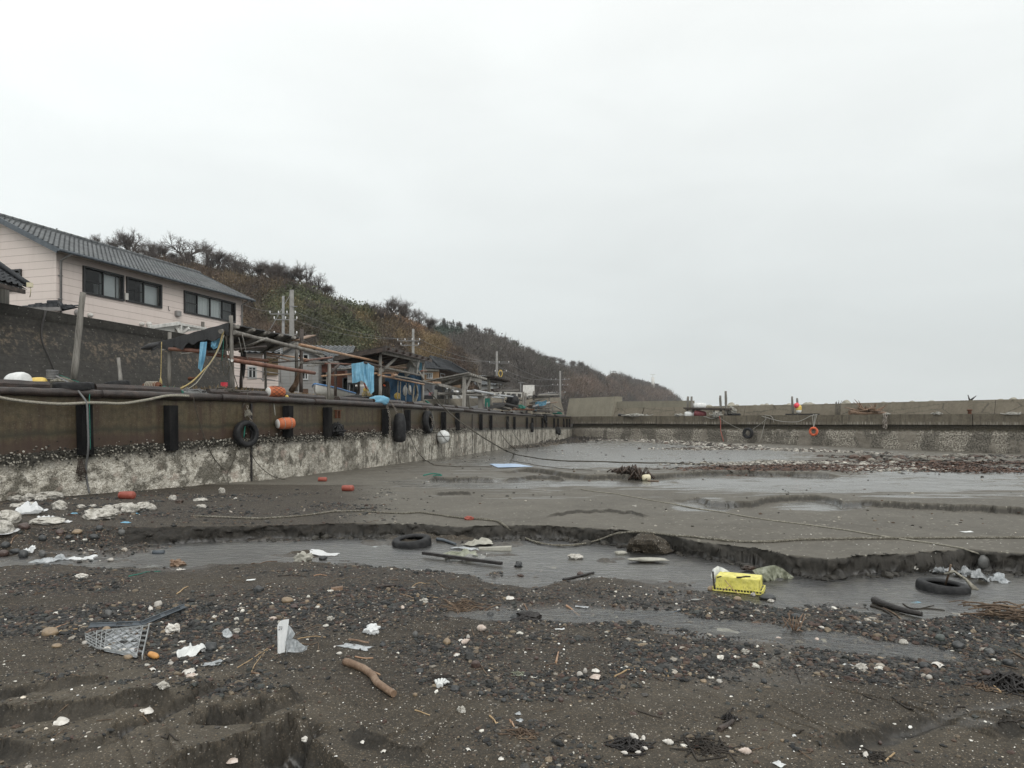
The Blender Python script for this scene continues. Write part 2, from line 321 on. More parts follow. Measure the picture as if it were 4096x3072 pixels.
def _scarp(zo,pts,z):
 q=[]
 for x,y in pts:u,v=UV(zo,x,y);d=-z*F/(v-V0);q.append(((u-U0)/F*d,d))
 q=np.array(q);s=np.concatenate([[0],np.cumsum(np.linalg.norm(np.diff(q,axis=0),axis=1))]);t=np.linspace(0,s[-1],max(8,int(s[-1]/.035)));L=np.stack([np.interp(t,s,q[:,0]),np.interp(t,s,q[:,1])],1)
 L=L+np.stack([.035*fbm(t*4,t*0+1,3,.6,3),.05*fbm(t*5,t*0+5,4,.6,4)],1);T=np.gradient(L,axis=0);T/=np.linalg.norm(T,axis=1,keepdims=True)
 return L,np.stack([-T[:,1],T[:,0]],1),t/t[-1]
CRACKS=[('e',[(640,905),(745,850),(800,765),(960,730),(1120,668),(1280,592),(1420,512),(1500,468)],.11,.05,-1.63),('e',[(1180,760),(1400,742),(1500,728),(1600,690),(1860,640)],.08,.035,-1.62),('e',[(1700,1075),(1850,965),(1975,870),(2010,760)],.10,.06,-1.63),('e',[(-100,600),(200,580),(420,552)],.035,.03,-1.62),('g',[(1180,665),(1330,650),(1480,630),(1680,560)],.02,.05,-1.64)]
CRK=[(_scarp(zo,p,z),h,w_) for zo,p,h,w_,z in CRACKS]
SCA=[(_scarp(zo,p,z),h,L) for zo,p,h,L,z in SCARPS]
LED=[(curve(p,z,zo),h,L,dip) for zo,p,h,L,dip,z in LEDGES]
_yz=np.array([[0,-1.50],[8,-1.51],[10,-1.52],[13,-1.55],[16,-1.59],[22,-1.62],[28,-1.66],[38,-1.86],[50,-2.1],[75,-2.36],[100,-2.38],[140,-2.5]])
def parts_of_ground(X,Y):
 X=np.asarray(X,float);Y=np.asarray(Y,float);a=X/np.maximum(Y,.3)
 zp=np.interp(Y,_yz[:,0],_yz[:,1])-.62*sst(a,.25,.74)*sst(Y,28,62)
 zp=zp+.030*fbm(X*.45,Y*.45,4,seed=1)+.010*fbm(X*2.3,Y*2.3,3,seed=2)
 zp=zp+.16*np.exp(-((X+7.4)/2.2)**2-((Y-11.2)/2.6)**2)
 zf=-1.655+.045*fbm(X*.7,Y*.7,3,seed=3)+.016*fbm(X*3,Y*3,3,seed=4)+.006*fbm(X*11,Y*11,2,seed=5)
 zf=zf+.10*np.exp(-((a+.67)/.10)**2-((Y-7.4)/.7)**2)
 zf=zf+.05*np.exp(-((a+.30)/.22)**2-((Y-4.1)/.55)**2)
 yp=np.interp(a,*PUD);zf=zf-(.080+.05*fbm(X*2.3,Y*3,3,seed=16))*np.exp(-((Y-yp-.10*fbm(a*9,a*0+2,3))/.23)**2)*sst(a,-.17,-.02)*(1-sst(a,.58,.68))
 yr=np.interp(a,*RILL);zf=zf-.03*np.exp(-((Y-yr)/.07)**2)*sst(a,.50,.58)
 ys=np.interp(a,*SHORE)+.22*fbm(a*11,Y*.2,4,seed=6)
 bed=-1.772+.17*fbm(X*1.6,Y*2.6,4,seed=7)+.03*fbm(X*6,Y*6,2,seed=8)-.05*sst(a,.18,.3)
 ts=sst(ys-Y,-.35,.40);zl=bed*(1-ts)+zf*ts
 yb=np.interp(a,*BANK)+.10*fbm(a*16,a*3,3,.55,seed=9)+.012*fbm(a*90,a*9,2,seed=10)
 wid=np.interp(a,[-.9,-.62,-.52,-.35],[1.0,.85,.35,.10])
 s=Y-yb;face=.045*fbm(X*6,(zp*0+s)*40+X,3,seed=12)
 tb=sst(s+face*sst(-s,0,.05),-wid,.012)
 foot=.07*np.exp(-((s+wid+.06)/.16)**2)*(.5+fbm(X*2.2,Y*.3,3,seed=13))
 z=zl*(1-tb)+zp*tb+foot*(1-tb)
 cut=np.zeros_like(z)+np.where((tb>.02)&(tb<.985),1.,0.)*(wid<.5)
 for (ca,cy),h,L,dip in LED:
  e0,e1=ca[0],ca[-1];m=(a>e0-.02)&(a<e1+.02)
  if not m.any():continue
  am,Ym,Xm=a[m],Y[m],X[m];span=e1-e0
  yl=np.interp(am,ca,cy);far=yl.mean()>8
  yl=yl+(.45 if far else .035)*fbm(am*(30 if far else 40),am*2,4,.55,seed=20+int(h*100))+(.0 if far else .012*fbm(Xm*30,Ym*3,2,seed=31))
  tp=sst(am,e0,e0+.15*span)*(1-sst(am,e1-min(.12*span,.03 if far else .012),e1))
  if not far:tp=tp*(.75+.5*fbm(am*25,am*3,2,seed=int(h*1000)))
  ss=Ym-yl;wdt=.10 if far else .035
  z[m]+=tp*(h*np.exp(-np.maximum(ss,0)/L)*sst(ss,-wdt,0)-dip*np.exp(-(np.minimum(ss,0)/(1.2 if far else .12))**2)*(ss<0))
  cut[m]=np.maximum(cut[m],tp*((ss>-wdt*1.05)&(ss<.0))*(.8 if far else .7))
 near=(Y<6.5).ravel()
 if near.any():
  zf_,cf_=z.ravel().copy(),cut.ravel().copy();Xr,Yr=X.ravel(),Y.ravel()
  for (Ln,Nn,tt),h,Lf in SCA:
   lo_,hi_=Ln.min(0)-Lf*2.5,Ln.max(0)+Lf*2.5;idx=np.nonzero(near&(Xr>lo_[0])&(Xr<hi_[0])&(Yr>lo_[1])&(Yr<hi_[1]))[0]
   for c0 in range(0,len(idx),40000):
    I=idx[c0:c0+40000];dx=Xr[I,None]-Ln[None,:,0];dy=Yr[I,None]-Ln[None,:,1];d2=dx*dx+dy*dy;k=d2.argmin(1);r_=np.arange(len(I));dist=np.sqrt(d2[r_,k]);sgn=dx[r_,k]*Nn[k,0]+dy[r_,k]*Nn[k,1]
    sd_=np.where(sgn>0,dist,-dist)+.030*fbm(Xr[I]*6,Yr[I]*6,2,.5,7);tp=sst(tt[k],0,.14)*(1-sst(tt[k],.88,1.))*(.7+.6*fbm(tt[k]*9,tt[k]*0+h*50,2));tp=np.clip(tp,0,1.3)
    zf_[I]+=tp*h*1.35*(np.exp(-np.maximum(sd_,0)/Lf)*sst(sd_+.014*fbm(Xr[I]*19,Yr[I]*19,2,.5,8),-.062,.006)-.22*np.exp(-(np.minimum(sd_,0)/.07)**2)*(sd_<0)*1.0)
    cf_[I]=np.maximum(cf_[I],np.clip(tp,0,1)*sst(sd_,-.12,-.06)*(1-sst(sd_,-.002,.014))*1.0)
  for (Ln,Nn,tt),h,w_ in CRK:
   lo_,hi_=Ln.min(0)-.3,Ln.max(0)+.3;idx=np.nonzero(near&(Xr>lo_[0])&(Xr<hi_[0])&(Yr>lo_[1])&(Yr<hi_[1]))[0]
   for c0 in range(0,len(idx),40000):
    I=idx[c0:c0+40000];d2=(Xr[I,None]-Ln[None,:,0])**2+(Yr[I,None]-Ln[None,:,1])**2;k=d2.argmin(1);dist=np.sqrt(d2[np.arange(len(I)),k])+.012*fbm(Xr[I]*9,Yr[I]*9,2);tp=sst(tt[k],0,.2)*(1-sst(tt[k],.75,1.))*(.6+.8*fbm(tt[k]*7,tt[k]*0+3,2)+.3);g_=np.exp(-(dist/w_)**2)
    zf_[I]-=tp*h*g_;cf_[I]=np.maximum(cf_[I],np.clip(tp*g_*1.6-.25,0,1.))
  z,cut=zf_.reshape(z.shape),cf_.reshape(z.shape)
 return z,cut,tb
def hz(x,y):return float(parts_of_ground(np.array([x]),np.array([y]))[0][0])
_ts=np.concatenate([np.geomspace(2.2,14,2600),np.geomspace(14.01,130,1400)])
def G(zo,x,y=None):
 """where the sight line through a photograph point meets the ground"""
 u,v=UV(zo,x,y);dx,dz=(u-U0)/F,-(v-V0)/F
 h=parts_of_ground(dx*_ts,_ts)[0];h=np.where(_ts<11,np.maximum(h,WATER),h);k=np.argmax(dz*_ts<h)
 if k==0:k=len(_ts)-1
 t=_ts[k];return Vector((dx*t,t,h[k]))
def drop(p,dz=0.):return Vector((p[0],p[1],hz(p[0],p[1])+dz))
ac=np.concatenate([np.linspace(-2.4,-.80,40,endpoint=False),np.linspace(-.80,.80,1240),np.linspace(.80,2.4,41)[1:]])
_,ybs=BANK;yb0=np.interp(ac,*BANK)
rows=[]
for t in np.linspace(0,1,50,endpoint=False):rows.append(1.3*(2.9/1.3)**t+0*yb0)
for t in np.linspace(0,1,680):rows.append(2.9*(np.maximum(yb0-.42,3.2)/2.9)**t)
for t in np.linspace(0,1,60)[1:]:rows.append(yb0-.42+.56*t)
for t in np.linspace(0,1,340)[1:]:rows.append((yb0+.14)*(30/(yb0+.14))**t)
for t in np.linspace(0,1,70)[1:]:rows.append(30*(130/30)**t+0*yb0)
YY=np.stack(rows);XX=ac[None,:]*YY
ZZ,CUT,TB=parts_of_ground(XX,YY)
UU=U0+F*XX/YY;VV=V0-F*ZZ/YY;UD,VD=UU*.54004,VV*.54004
def blobs(ud,vd,L):
 o=np.zeros_like(ud)
 for cx,cy,rx,ry,s in L:o=np.maximum(o,s*np.exp(-(((ud-cx)/rx)**2+((vd-cy)/ry)**2)**1.5))
 return o
WETB=[(1300,984,420,26,1.5),(1100,972,300,16,1.4),(1000,992,110,9,.6),(1850,1046,460,17,1.5),(2120,1024,260,14,1.4),(1520,1092,70,16,1.3),(1780,1093,110,10,1.2),(1350,1044,130,8,1.4),(1060,1046,200,10,1.2),(1650,1030,300,6,.6),(2050,1072,230,5,.6),(1620,1370,260,24,.75),(1230,955,120,8,.8),(1450,965,200,8,.7),(760,1010,300,12,.35),(1900,1500,300,30,.3),(900,1045,90,10,.6),(2100,1560,90,20,.6)]
GRAVB=[(330,1345,420,55,1.),(130,1262,190,36,1.),(620,1305,170,50,1.),(930,1290,520,42,.95),(1500,1318,460,46,.95),(1980,1365,330,60,1.),(1950,1440,340,38,.85),(1480,1420,190,52,.95),(1050,1400,230,42,.7),(1150,1490,260,34,.6),(720,1340,160,32,.7),(430,1420,150,22,.6),(480,1490,120,16,.6),(250,1590,220,14,.3),(350,1100,420,38,.6),(160,1160,230,40,1.),(760,1100,170,22,.5),(450,1175,300,12,.8),(1100,1570,130,26,.6),(1350,1600,90,30,.5),(1500,1610,120,30,.5),(2080,1450,150,40,.9),(800,1480,500,30,.3),(1000,1600,400,40,.3),(850,1238,500,20,.8),(1950,1330,300,20,.8),(1750,1600,90,30,.5)]
streak=fbm(XX*.9,YY*5,4,seed=41);mott=fbm(XX*1.3,YY*1.3,4,seed=42)
wet=sst(blobs(UD,VD,WETB)*(1.0+1.2*streak+.5*fbm(XX*2.2,YY*4,3,seed=45)),.34,.62)
wet=np.maximum(wet,np.clip(sst(ZZ,WATER+.055,WATER+.01)*(YY<14)*1.0,0,1)*.8)
_yr=np.interp(XX/YY,*RILL);wet=np.maximum(wet,.6*np.exp(-((YY-_yr)/.06)**2)*sst(XX/YY,.52,.56)*(1-sst(XX/YY,.70,.76))*(YY<6))
DRY=np.clip(blobs(UD,VD,[(300,1560,430,130,1.),(620,1540,160,60,.8),(1650,1600,620,62,.75),(1450,1500,330,50,.55),(1180,1530,260,40,.5),(900,1545,160,40,.35),(1660,1420,60,50,.6)])*(.8+.5*mott)-.05,0,1)*(YY<7)
wet=np.maximum(wet,.6*sst(streak+.4*fbm(XX*2.2,YY*5,3,seed=49),.16,.42)*(YY>14)*sst(UD,700,1100))
grav=np.clip(blobs(UD,VD,GRAVB)*1.2+.5*fbm(XX*1.7,YY*1.7,4,seed=43)-.08,0,1)*(VD>1040)
mud=TB*sst(UD+60*mott,700,860)*sst(VD,880,900);mud=np.where(YY>17.5,TB*1.,mud)
_n1=fbm(XX*4.5,ZZ*7,3,.5,seed=46);_n2=fbm(XX*13,ZZ*17,2,.5,seed=47);_k=CUT*np.where(YY>12,.5,np.where(YY<6,.3,1.2));v3=np.stack([XX+_k*.025*fbm(XX*12,ZZ*25,3,seed=48),YY+_k*(.075*_n1+.03*_n2),ZZ+_k*.02*_n2],-1)
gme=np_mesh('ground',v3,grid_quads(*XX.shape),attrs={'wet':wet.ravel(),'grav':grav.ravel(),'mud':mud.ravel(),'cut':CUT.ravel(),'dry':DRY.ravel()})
def ground_material():
 t=NT('ground');p=t.pos()
 n1=t.noise(p,1.1,5,.6);n2=t.noise(p,9,4,.65);n3=t.noise(p,60,3,.7)
 g1=t.vor(p,165,'Color');gx=t.xyz(g1)
 grain=t.ramp(gx[0],(0.,(.011,.010,.0085)),(.40,(.026,.0225,.018)),(.72,(.050,.041,.030)),(.88,(.105,.078,.050)),(.955,(.17,.145,.115)),(.985,(.60,.56,.50)),interp='CONSTANT')
 sand=t.mix(.30,grain,t.ramp(n2,(.3,(.028,.0225,.0162)),(.7,(.074,.060,.043))))
 sand=t.mix(t.ramp(n1,(.40,0.),(.62,.55)),sand,t.mix(.45,grain,(.082,.070,.054)))
 g2=t.vor(p,62,'Color');g2x=t.xyz(g2)
 grav=t.ramp(g2x[1],(0.,(.016,.0165,.017)),(.45,(.034,.033,.031)),(.68,(.060,.050,.042)),(.82,(.075,.040,.030)),(.90,(.12,.09,.06)),(.965,(.20,.18,.15)),(.99,(.45,.42,.38)),interp='CONSTANT')
 col=t.mix(t.math('MULTIPLY',t.attr('grav'),.8),sand,grav)
 col=t.mix(t.math('MULTIPLY',t.attr('dry'),.9),col,t.mix(.60,grain,t.ramp(n2,(.3,(.092,.078,.058)),(.7,(.150,.129,.099)))))
 mudc=t.ramp(t.math('ADD',t.math('MULTIPLY',n1,.5),t.math('MULTIPLY',n2,.5)),(.35,(.070,.063,.051)),(.65,(.117,.107,.088)))
 mudc=t.mix(t.math('GREATER_THAN',t.xyz(t.vor(p,40,'Color'))[2],.985),mudc,(.24,.225,.19))
 col=t.mix(t.attr('mud'),col,mudc)
 ct=t.attr('cut');col=t.mix(t.math('MULTIPLY',ct,.85),col,t.ramp(n2,(.3,(.010,.0095,.0085)),(.75,(.032,.029,.025))))  # near-black wet mud on cut faces and cracks, with crevice shade painted in
 wt=t.attr('wet');col=t.mix(t.math('MULTIPLY',wt,.55),col,t.mix(1.,col,(.45,.46,.47),'MULTIPLY'))
 rough=t.math('SUBTRACT',t.math('MULTIPLY_ADD',t.math('SUBTRACT',1.,t.attr('mud')),.10,.66),t.math('MULTIPLY',wt,.42))
 h=t.math('ADD',t.math('MULTIPLY',n2,.8),t.math('ADD',t.math('MULTIPLY',n3,.7),t.math('MULTIPLY',t.vor(p,62),t.math('MULTIPLY',t.attr('grav'),.9))))
 nb=t.n('ShaderNodeBump');nb.inputs['Distance'].default_value=.016;t.set(nb.inputs['Height'],h)
 t.set(nb.inputs['Strength'],t.math('MULTIPLY_ADD',t.math('SUBTRACT',1.,wt),.50,.012))
 return t.done(t.bsdf(col,rough,nb.outputs[0],t.math('MULTIPLY_ADD',wt,.6,.22)))
M['ground']=ground_material()
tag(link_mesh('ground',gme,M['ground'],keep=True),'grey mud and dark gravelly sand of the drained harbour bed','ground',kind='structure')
def water_material(name,tint,rough=.33,wave=5.,strength=.26,dist=.04):
 t=NT(name);p=t.pos();n=t.math('ADD',t.noise(t.map(p,(1,2.2,1)),wave,4,.6,.6),t.math('MULTIPLY',t.noise(p,wave*4,2,.5),.35))
 nb=t.bump(n,strength,dist);fr=t.n('ShaderNodeFresnel');fr.inputs['IOR'].default_value=1.33;t.set(fr.inputs['Normal'],nb)
 tr=t.n('ShaderNodeBsdfTransparent');t.set(tr.inputs[0],tint);gl=t.n('ShaderNodeBsdfGlossy');gl.inputs['Roughness'].default_value=rough
 t.set(gl.inputs['Normal'],nb);m=t.n('ShaderNodeMixShader');t.set(m.inputs[0],fr.outputs[0]);t.t.links.new(tr.outputs[0],m.inputs[1]);t.t.links.new(gl.outputs[0],m.inputs[2])
 return t.done(m.outputs[0])
M['stream']=water_material('stream',(.75,.73,.66))
M['pool']=water_material('pool',(.35,.31,.25),.06,3.,.10,.01)
def water_strip(name,a0,a1,lo,hi,z,mat,label,n=160):
 aa=np.linspace(a0,a1,n);tt=np.linspace(0,1,8)[:,None];Yq=lo(aa)[None]*(1-tt)+hi(aa)[None]*tt
 me=np_mesh(name,np.stack([aa[None]*Yq,Yq,np.full_like(Yq,z)],-1),grid_quads(8,n))
 return tag(link_mesh(name,me,M[mat],keep=True),label,'water',kind='structure')
water_strip('stream_water',-1.2,1.2,lambda a:np.interp(a,*SHORE)-.5,lambda a:np.interp(a,*BANK)+.05,WATER,'stream','shallow clear stream running along the foot of the mud bank')
water_strip('puddle_water',-.2,.70,lambda a:np.interp(a,*PUD)-.5,lambda a:np.interp(a,*PUD)+.5,-1.700,'stream','shallow puddle water among the gravel in front of the stream')
import bmesh
def ico(sub):
 bm=bmesh.new();bmesh.ops.create_icosphere(bm,subdivisions=sub,radius=1.);bm.verts.ensure_lookup_table()
 v=np.array([q.co[:] for q in bm.verts]);f=np.array([[q.index for q in g.verts] for g in bm.faces]);bm.free();return v,f
ICO={1:ico(1),2:ico(2),3:ico(3)}
PAL=np.array([(.018,.0185,.0185),(.030,.030,.0285),(.048,.045,.041),(.036,.039,.036),(.058,.038,.031),(.078,.054,.040),(.11,.088,.063),(.17,.135,.095),(.27,.245,.21),(.52,.50,.45)])
PW=np.array([.27,.22,.15,.09,.09,.055,.06,.035,.02,.010]);PW/=PW.sum()
def pebble_mesh(name,px,py,r,rng,sub=1,sink=.42,flat=(.35,.8),tint=None,pz=None,jit=.22):
 n=len(px);bv,bf=ICO[sub];sc_=r[:,None]*np.stack([rng.uniform(.8,1.35,n),rng.uniform(.6,1.,n),rng.uniform(*flat,n)],1)
 V=bv[None]*sc_[:,None,:];V=V*(1+jit*(rng.rand(n,len(bv),1)-.5)*2)
 yaw=rng.uniform(0,6.283,n);tl=rng.normal(0,.28,n);c,s=np.cos(yaw),np.sin(yaw);ct,st=np.cos(tl),np.sin(tl)
 x,y,zz=V[...,0],V[...,1],V[...,2];y,zz=y*ct[:,None]-zz*st[:,None],y*st[:,None]+zz*ct[:,None]
 X=x*c[:,None]-y*s[:,None]+px[:,None];Y=x*s[:,None]+y*c[:,None]+py[:,None]
 zg=parts_of_ground(px,py)[0] if pz is None else pz
 Z=zz+(zg+sc_[:,2]*(1-2*sink))[:,None]
 f=(bf[None]+(np.arange(n)*len(bv))[:,None,None]).reshape(-1,3)
 if tint is None:tint=PAL[rng.choice(len(PAL),n,p=PW)]
 tint=tint*rng.uniform(.75,1.25,(n,1));tn=np.repeat(tint,len(bv),0)
 return np_mesh(name,np.stack([X,Y,Z],-1),tris=f,smooth=False,attrs={'tint':tn})
rng=np.random.RandomState(3)
N=520000;Yc=np.sqrt(rng.uniform(2.7**2,16.5**2,N));Xc=rng.uniform(-.86,.86,N)*Yc
Yc=np.concatenate([Yc,np.sqrt(rng.uniform(2.7**2,6.3**2,260000))]);Xc=np.concatenate([Xc,rng.uniform(-.86,.86,260000)*Yc[N:]]);N=len(Yc)
zc,cc,tc_=parts_of_ground(Xc,Yc);uc,vc=(U0+F*Xc/Yc)*.54004,(V0-F*zc/Yc)*.54004
den=blobs(uc,vc,GRAVB)*1.1+.75*fbm(Xc*1.7,Yc*1.7,4,seed=43)+.5*fbm(Xc*5,Yc*5,3,seed=44)-.18
den=np.clip(den,.03,1)*np.where((tc_>.5)&(uc>860),.02,1.)*np.where((zc<WATER-.06),.7,1.)*np.where(cc>.3,.15,1)
den=np.where(vc<1050,den*.4,den)
ok=rng.rand(N)<den*np.where(Yc>7,.36,.80)
Xc,Yc,den,vc,uc=Xc[ok],Yc[ok],den[ok],vc[ok],uc[ok]
rp=np.clip(rng.lognormal(math.log(.0056),.62,len(Xc)),.003,.026)*(.75+.5*np.clip(den,0,1))
rp*=np.where(Yc>7.5,1.45,1.)
big=np.clip(rng.rand(len(Xc))<.012*den,0,1);rp=np.where(big,rp*2.0,rp)
small=rp<.018
print('pebbles',small.sum(),(~small).sum())
tag(link_mesh('gravel',pebble_mesh('gravel',Xc[small],Yc[small],rp[small],rng,1),M['pebbles'],keep=True),'small dark and brown pebbles strewn over the foreshore','gravel',kind='stuff')
tag(link_mesh('coarse_gravel',pebble_mesh('coarse_gravel',Xc[~small],Yc[~small],np.minimum(rp[~small],.045),rng,2,jit=.24),M['pebbles'],keep=True),'fist sized wet stones and coarse gravel of the foreshore','gravel',kind='stuff')
n_=3200;ys_=np.sqrt(rng.uniform(2.8**2,9.5**2,n_));xs_=rng.uniform(-.84,.84,n_)*ys_
k_=rng.rand(n_)<np.clip(.35+.9*fbm(xs_*1.3,ys_*1.3,3,seed=50),.04,1);xs_,ys_=xs_[k_],ys_[k_]
tint=np.array([(.62,.60,.55),(.50,.45,.38),(.68,.67,.64)])[rng.randint(0,3,len(xs_))]
tag(link_mesh('shell_litter',pebble_mesh('shell_litter',xs_,ys_,np.clip(rng.lognormal(math.log(.0055),.45,len(xs_)),.0028,.017),rng,1,.2,(.3,.6),tint),M['pebbles'],keep=True),'white shell fragments scattered over the sand','shell litter',kind='stuff')
n_=3600;ys_=np.sqrt(rng.uniform(3.0**2,11.5**2,n_));xs_=rng.uniform(-.84,.84,n_)*ys_
zt_,_,tt_=parts_of_ground(xs_,ys_);k_=(rng.rand(n_)<np.clip(.15+1.1*fbm(xs_*1.1,ys_*1.1,3,seed=51),.02,1))&(zt_>WATER-.01)&((tt_<.2)|(xs_<-2));xs_,ys_=xs_[k_],ys_[k_]
lt=MB();rg=random.Random(5)
for x,y in zip(xs_,ys_):
 L=rg.uniform(.02,.11);th=rg.uniform(0,6.28);r=rg.uniform(.0012,.0035);q=[(x+math.cos(th)*L*s,y+math.sin(th)*L*s) for s in (-.5,0,.5)]
 q[1]=(q[1][0]+rg.uniform(-.1,.1)*L,q[1][1]+rg.uniform(-.1,.1)*L);z=parts_of_ground(np.array([p[0] for p in q]),np.array([p[1] for p in q]))[0]
 lt.tube([(p[0],p[1],zz+r+rg.uniform(0,.006)) for p,zz in zip(q,z)],r,4,False)
o=lt.build('twig_litter',M['twig']);tag(o,'short brown twigs and straw strewn over the gravel','twig litter',kind='stuff')
aa_=np.random.RandomState(14).uniform(-.42,.74,420);yb_=np.interp(aa_,*BANK)-.10-.16*np.random.RandomState(15).rand(420)**1.5;rr_=np.clip(np.random.RandomState(16).lognormal(math.log(.022),.6,420),.008,.085)
tag(link_mesh('mud_clods',pebble_mesh('mud_clods',aa_*yb_,yb_,rr_,np.random.RandomState(17),2,.3,(.5,.9),np.array([(.024,.022,.019),(.035,.032,.027)])[np.random.RandomState(18).randint(0,2,420)],pz=np.full(420,WATER-.01),jit=.2),M['pebbles'],keep=True),'dark clods of mud fallen along the foot of the bank','mud clods',kind='stuff')
QT=.62
Q=np.array([(-20,-2.2),(-15,5.7),(-10,13.7),(-6.8,18.9),(-4.4,27.2),(-2.75,37.8),(-1.25,51),(2.4,75.6),(8.2,97),(9.3,100.5)])
BR=np.array([(8.2,97.),(43.8,60.),(75.,27.5)])
BRX=np.array([(-8.9,114.8),(8.2,97.),(43.8,60.),(75.,27.5)])
def on_line(L,u):
 """point of polyline L that lies in photograph column u, with its direction"""
 a=(u-U0)/F;best=None
 for p,q in zip(L[:-1],L[1:]):
  if q[1]<3:continue
  d=q-p;den=d[0]-a*d[1]
  if abs(den)<1e-9:continue
  t=(a*p[1]-p[0])/den
  if -1e-6<=t<=1+1e-6 and p[1]+t*d[1]>2:best=(p+t*d,d/np.linalg.norm(d));break
 if best is None:p,q=L[-2],L[-1];best=(q,(q-p)/np.linalg.norm(q-p))
 return best
def QP(u,off=0.,z=0.):
 p,t=on_line(Q,u);n=np.array([t[1],-t[0]]);q=p+n*off;return Vector((q[0],q[1],z)),Vector((t[0],t[1],0)),Vector((n[0],n[1],0))
def QV(u,v,off=0.):
 p,t,n=QP(u,off);return Vector((p.x,p.y,-(v-V0)/F*p.y))
def BP(u,off=0.,z=0.):
 p,t=on_line(BRX,u);n=np.array([t[1],-t[0]]);q=p+n*off;return Vector((q[0],q[1],z)),Vector((t[0],t[1],0)),Vector((n[0],n[1],0))
def BV(u,v,off=0.):
 p,t,n=BP(u,off);return Vector((p.x,p.y,-(v-V0)/F*p.y))
def offset(L,d):
 """polyline moved sideways by d (to the right of its direction)"""
 out=[]
 for i,p in enumerate(L):
  t=L[min(i+1,len(L)-1)]-L[max(i-1,0)];t=t/np.linalg.norm(t);out.append(p+np.array([t[1],-t[0]])*d)
 return np.array(out)
def resample(L,step):
 seg=np.linalg.norm(np.diff(L,axis=0),axis=1);s=np.concatenate([[0],np.cumsum(seg)]);t=np.linspace(0,s[-1],max(2,int(s[-1]/step)+1))
 return np.stack([np.interp(t,s,L[:,0]),np.interp(t,s,L[:,1])],1),t
t=NT('sea');M['sea']=t.done(t.bsdf((.05,.065,.07),.12,t.bump(t.noise(t.pos(),.6,5,.6),.3,.2),.5))
me=np_mesh('sea',[(-4000,-2500,-4.2),(4000,-2500,-4.2),(4000,5000,-4.2),(-4000,5000,-4.2)],[(0,1,2,3)])
tag(link_mesh('sea',me,M['sea'],keep=True),'open grey sea beyond the breakwater','sea',kind='structure')
M['apron']=simple('apron',(.13,.12,.10),(.20,.185,.16),(.26,.245,.215),1.2,(1,1,1),.9,.4,.02,.2,12)
i0,i1=offset(Q,-.55),offset(Q,-5.)
A=np.stack([np.c_[i0,np.full(len(Q),QT-.1)],np.c_[i1,np.full(len(Q),.56)],np.c_[offset(Q,-9),np.full(len(Q),.62)],np.c_[offset(Q,-40),np.full(len(Q),.9)],np.c_[offset(Q,-90),np.full(len(Q),1.2)]])
tag(link_mesh('quay_yard',np_mesh('quay_yard',A,grid_quads(5,len(Q))),M['apron'],keep=True),'concrete and gravel yard behind the quay edge','ground',kind='structure')
H1=[(-1500,520,130,-1300,30),(-700,700,140,-700,42),(0,905,150,0,55),(300,965,140,250,60),(560,1019,130,500,62),(746,1039,120,700,62),(945,1098,115,950,60),(1148,1120,110,1150,58),(1296,1188,108,1300,60),(1407,1228,112,1450,66),(1537,1262,120,1580,75),(1611,1281,125,1670,85),(1740,1336,140,1790,104),(1850,1420,165,1870,135),(1930,1560,190,1920,160)]
H2=[(1250,1240,250,1250,150),(1500,1292,260,1500,150),(1778,1310,280,1800,152),(1944,1336,290,1980,160),(2037,1382,300,2090,175),(2120,1420,320,2150,195),(2204,1456,340,2240,220),(2313,1474,385,2340,265),(2350,1484,420,2390,320),(2381,1500,440,2415,345),(2410,1513,465,2440,370),(2434,1500,485,2462,390),(2453,1490,500,2484,405),(2472,1498,512,2500,420),(2491,1513,525,2520,435),(2516,1523,545,2545,455),(2584,1537,600,2615,525),(2652,1559,645,2675,600),(2688,1590,675,2697,645),(2704,1612,685,2705,670),(2706,1655,690,2708,680)]
def hill_fn(Hs,amp):
 Hs=np.array(Hs,float);k=np.arange(len(Hs));top=np.stack([(Hs[:,0]-U0)/F*Hs[:,2],Hs[:,2],-(Hs[:,1]-V0)/F*Hs[:,2]],1)
 bot=np.stack([(Hs[:,3]-U0)/F*Hs[:,4],Hs[:,4],np.full(len(Hs),.8)],1)
 def f(s,w):
  T=np.stack([np.interp(s,k,top[:,i]) for i in range(3)],-1);B=np.stack([np.interp(s,k,bot[:,i]) for i in range(3)],-1)
  ww=np.clip(w,0,1)[...,None];p=B*(1-ww)+T*ww
  p[...,2]=B[...,2]+(T[...,2]-B[...,2])*np.clip(w,0,1)**.92
  back=np.maximum(w-1,0);d=T-B;d[...,2]=0;p+=d*(back*1.0)[...,None];p[...,2]-=back*back*(T[...,2])*1.2
  nz=fbm(p[...,0]*.06*(1 if amp<3 else .35),p[...,1]*.06*(1 if amp<3 else .35)+p[...,2]*.05,5,.55,seed=int(amp*10));env=np.sin(np.pi*np.clip(w,0,1))**.6
  p[...,2]+=amp*nz*env;p[...,0]+=amp*.8*env*fbm(s*2.1,w*4,4,seed=61)
  return p
 return f,len(Hs)
hf1,nh1=hill_fn(H1,1.8);hf2,nh2=hill_fn(H2,5.)
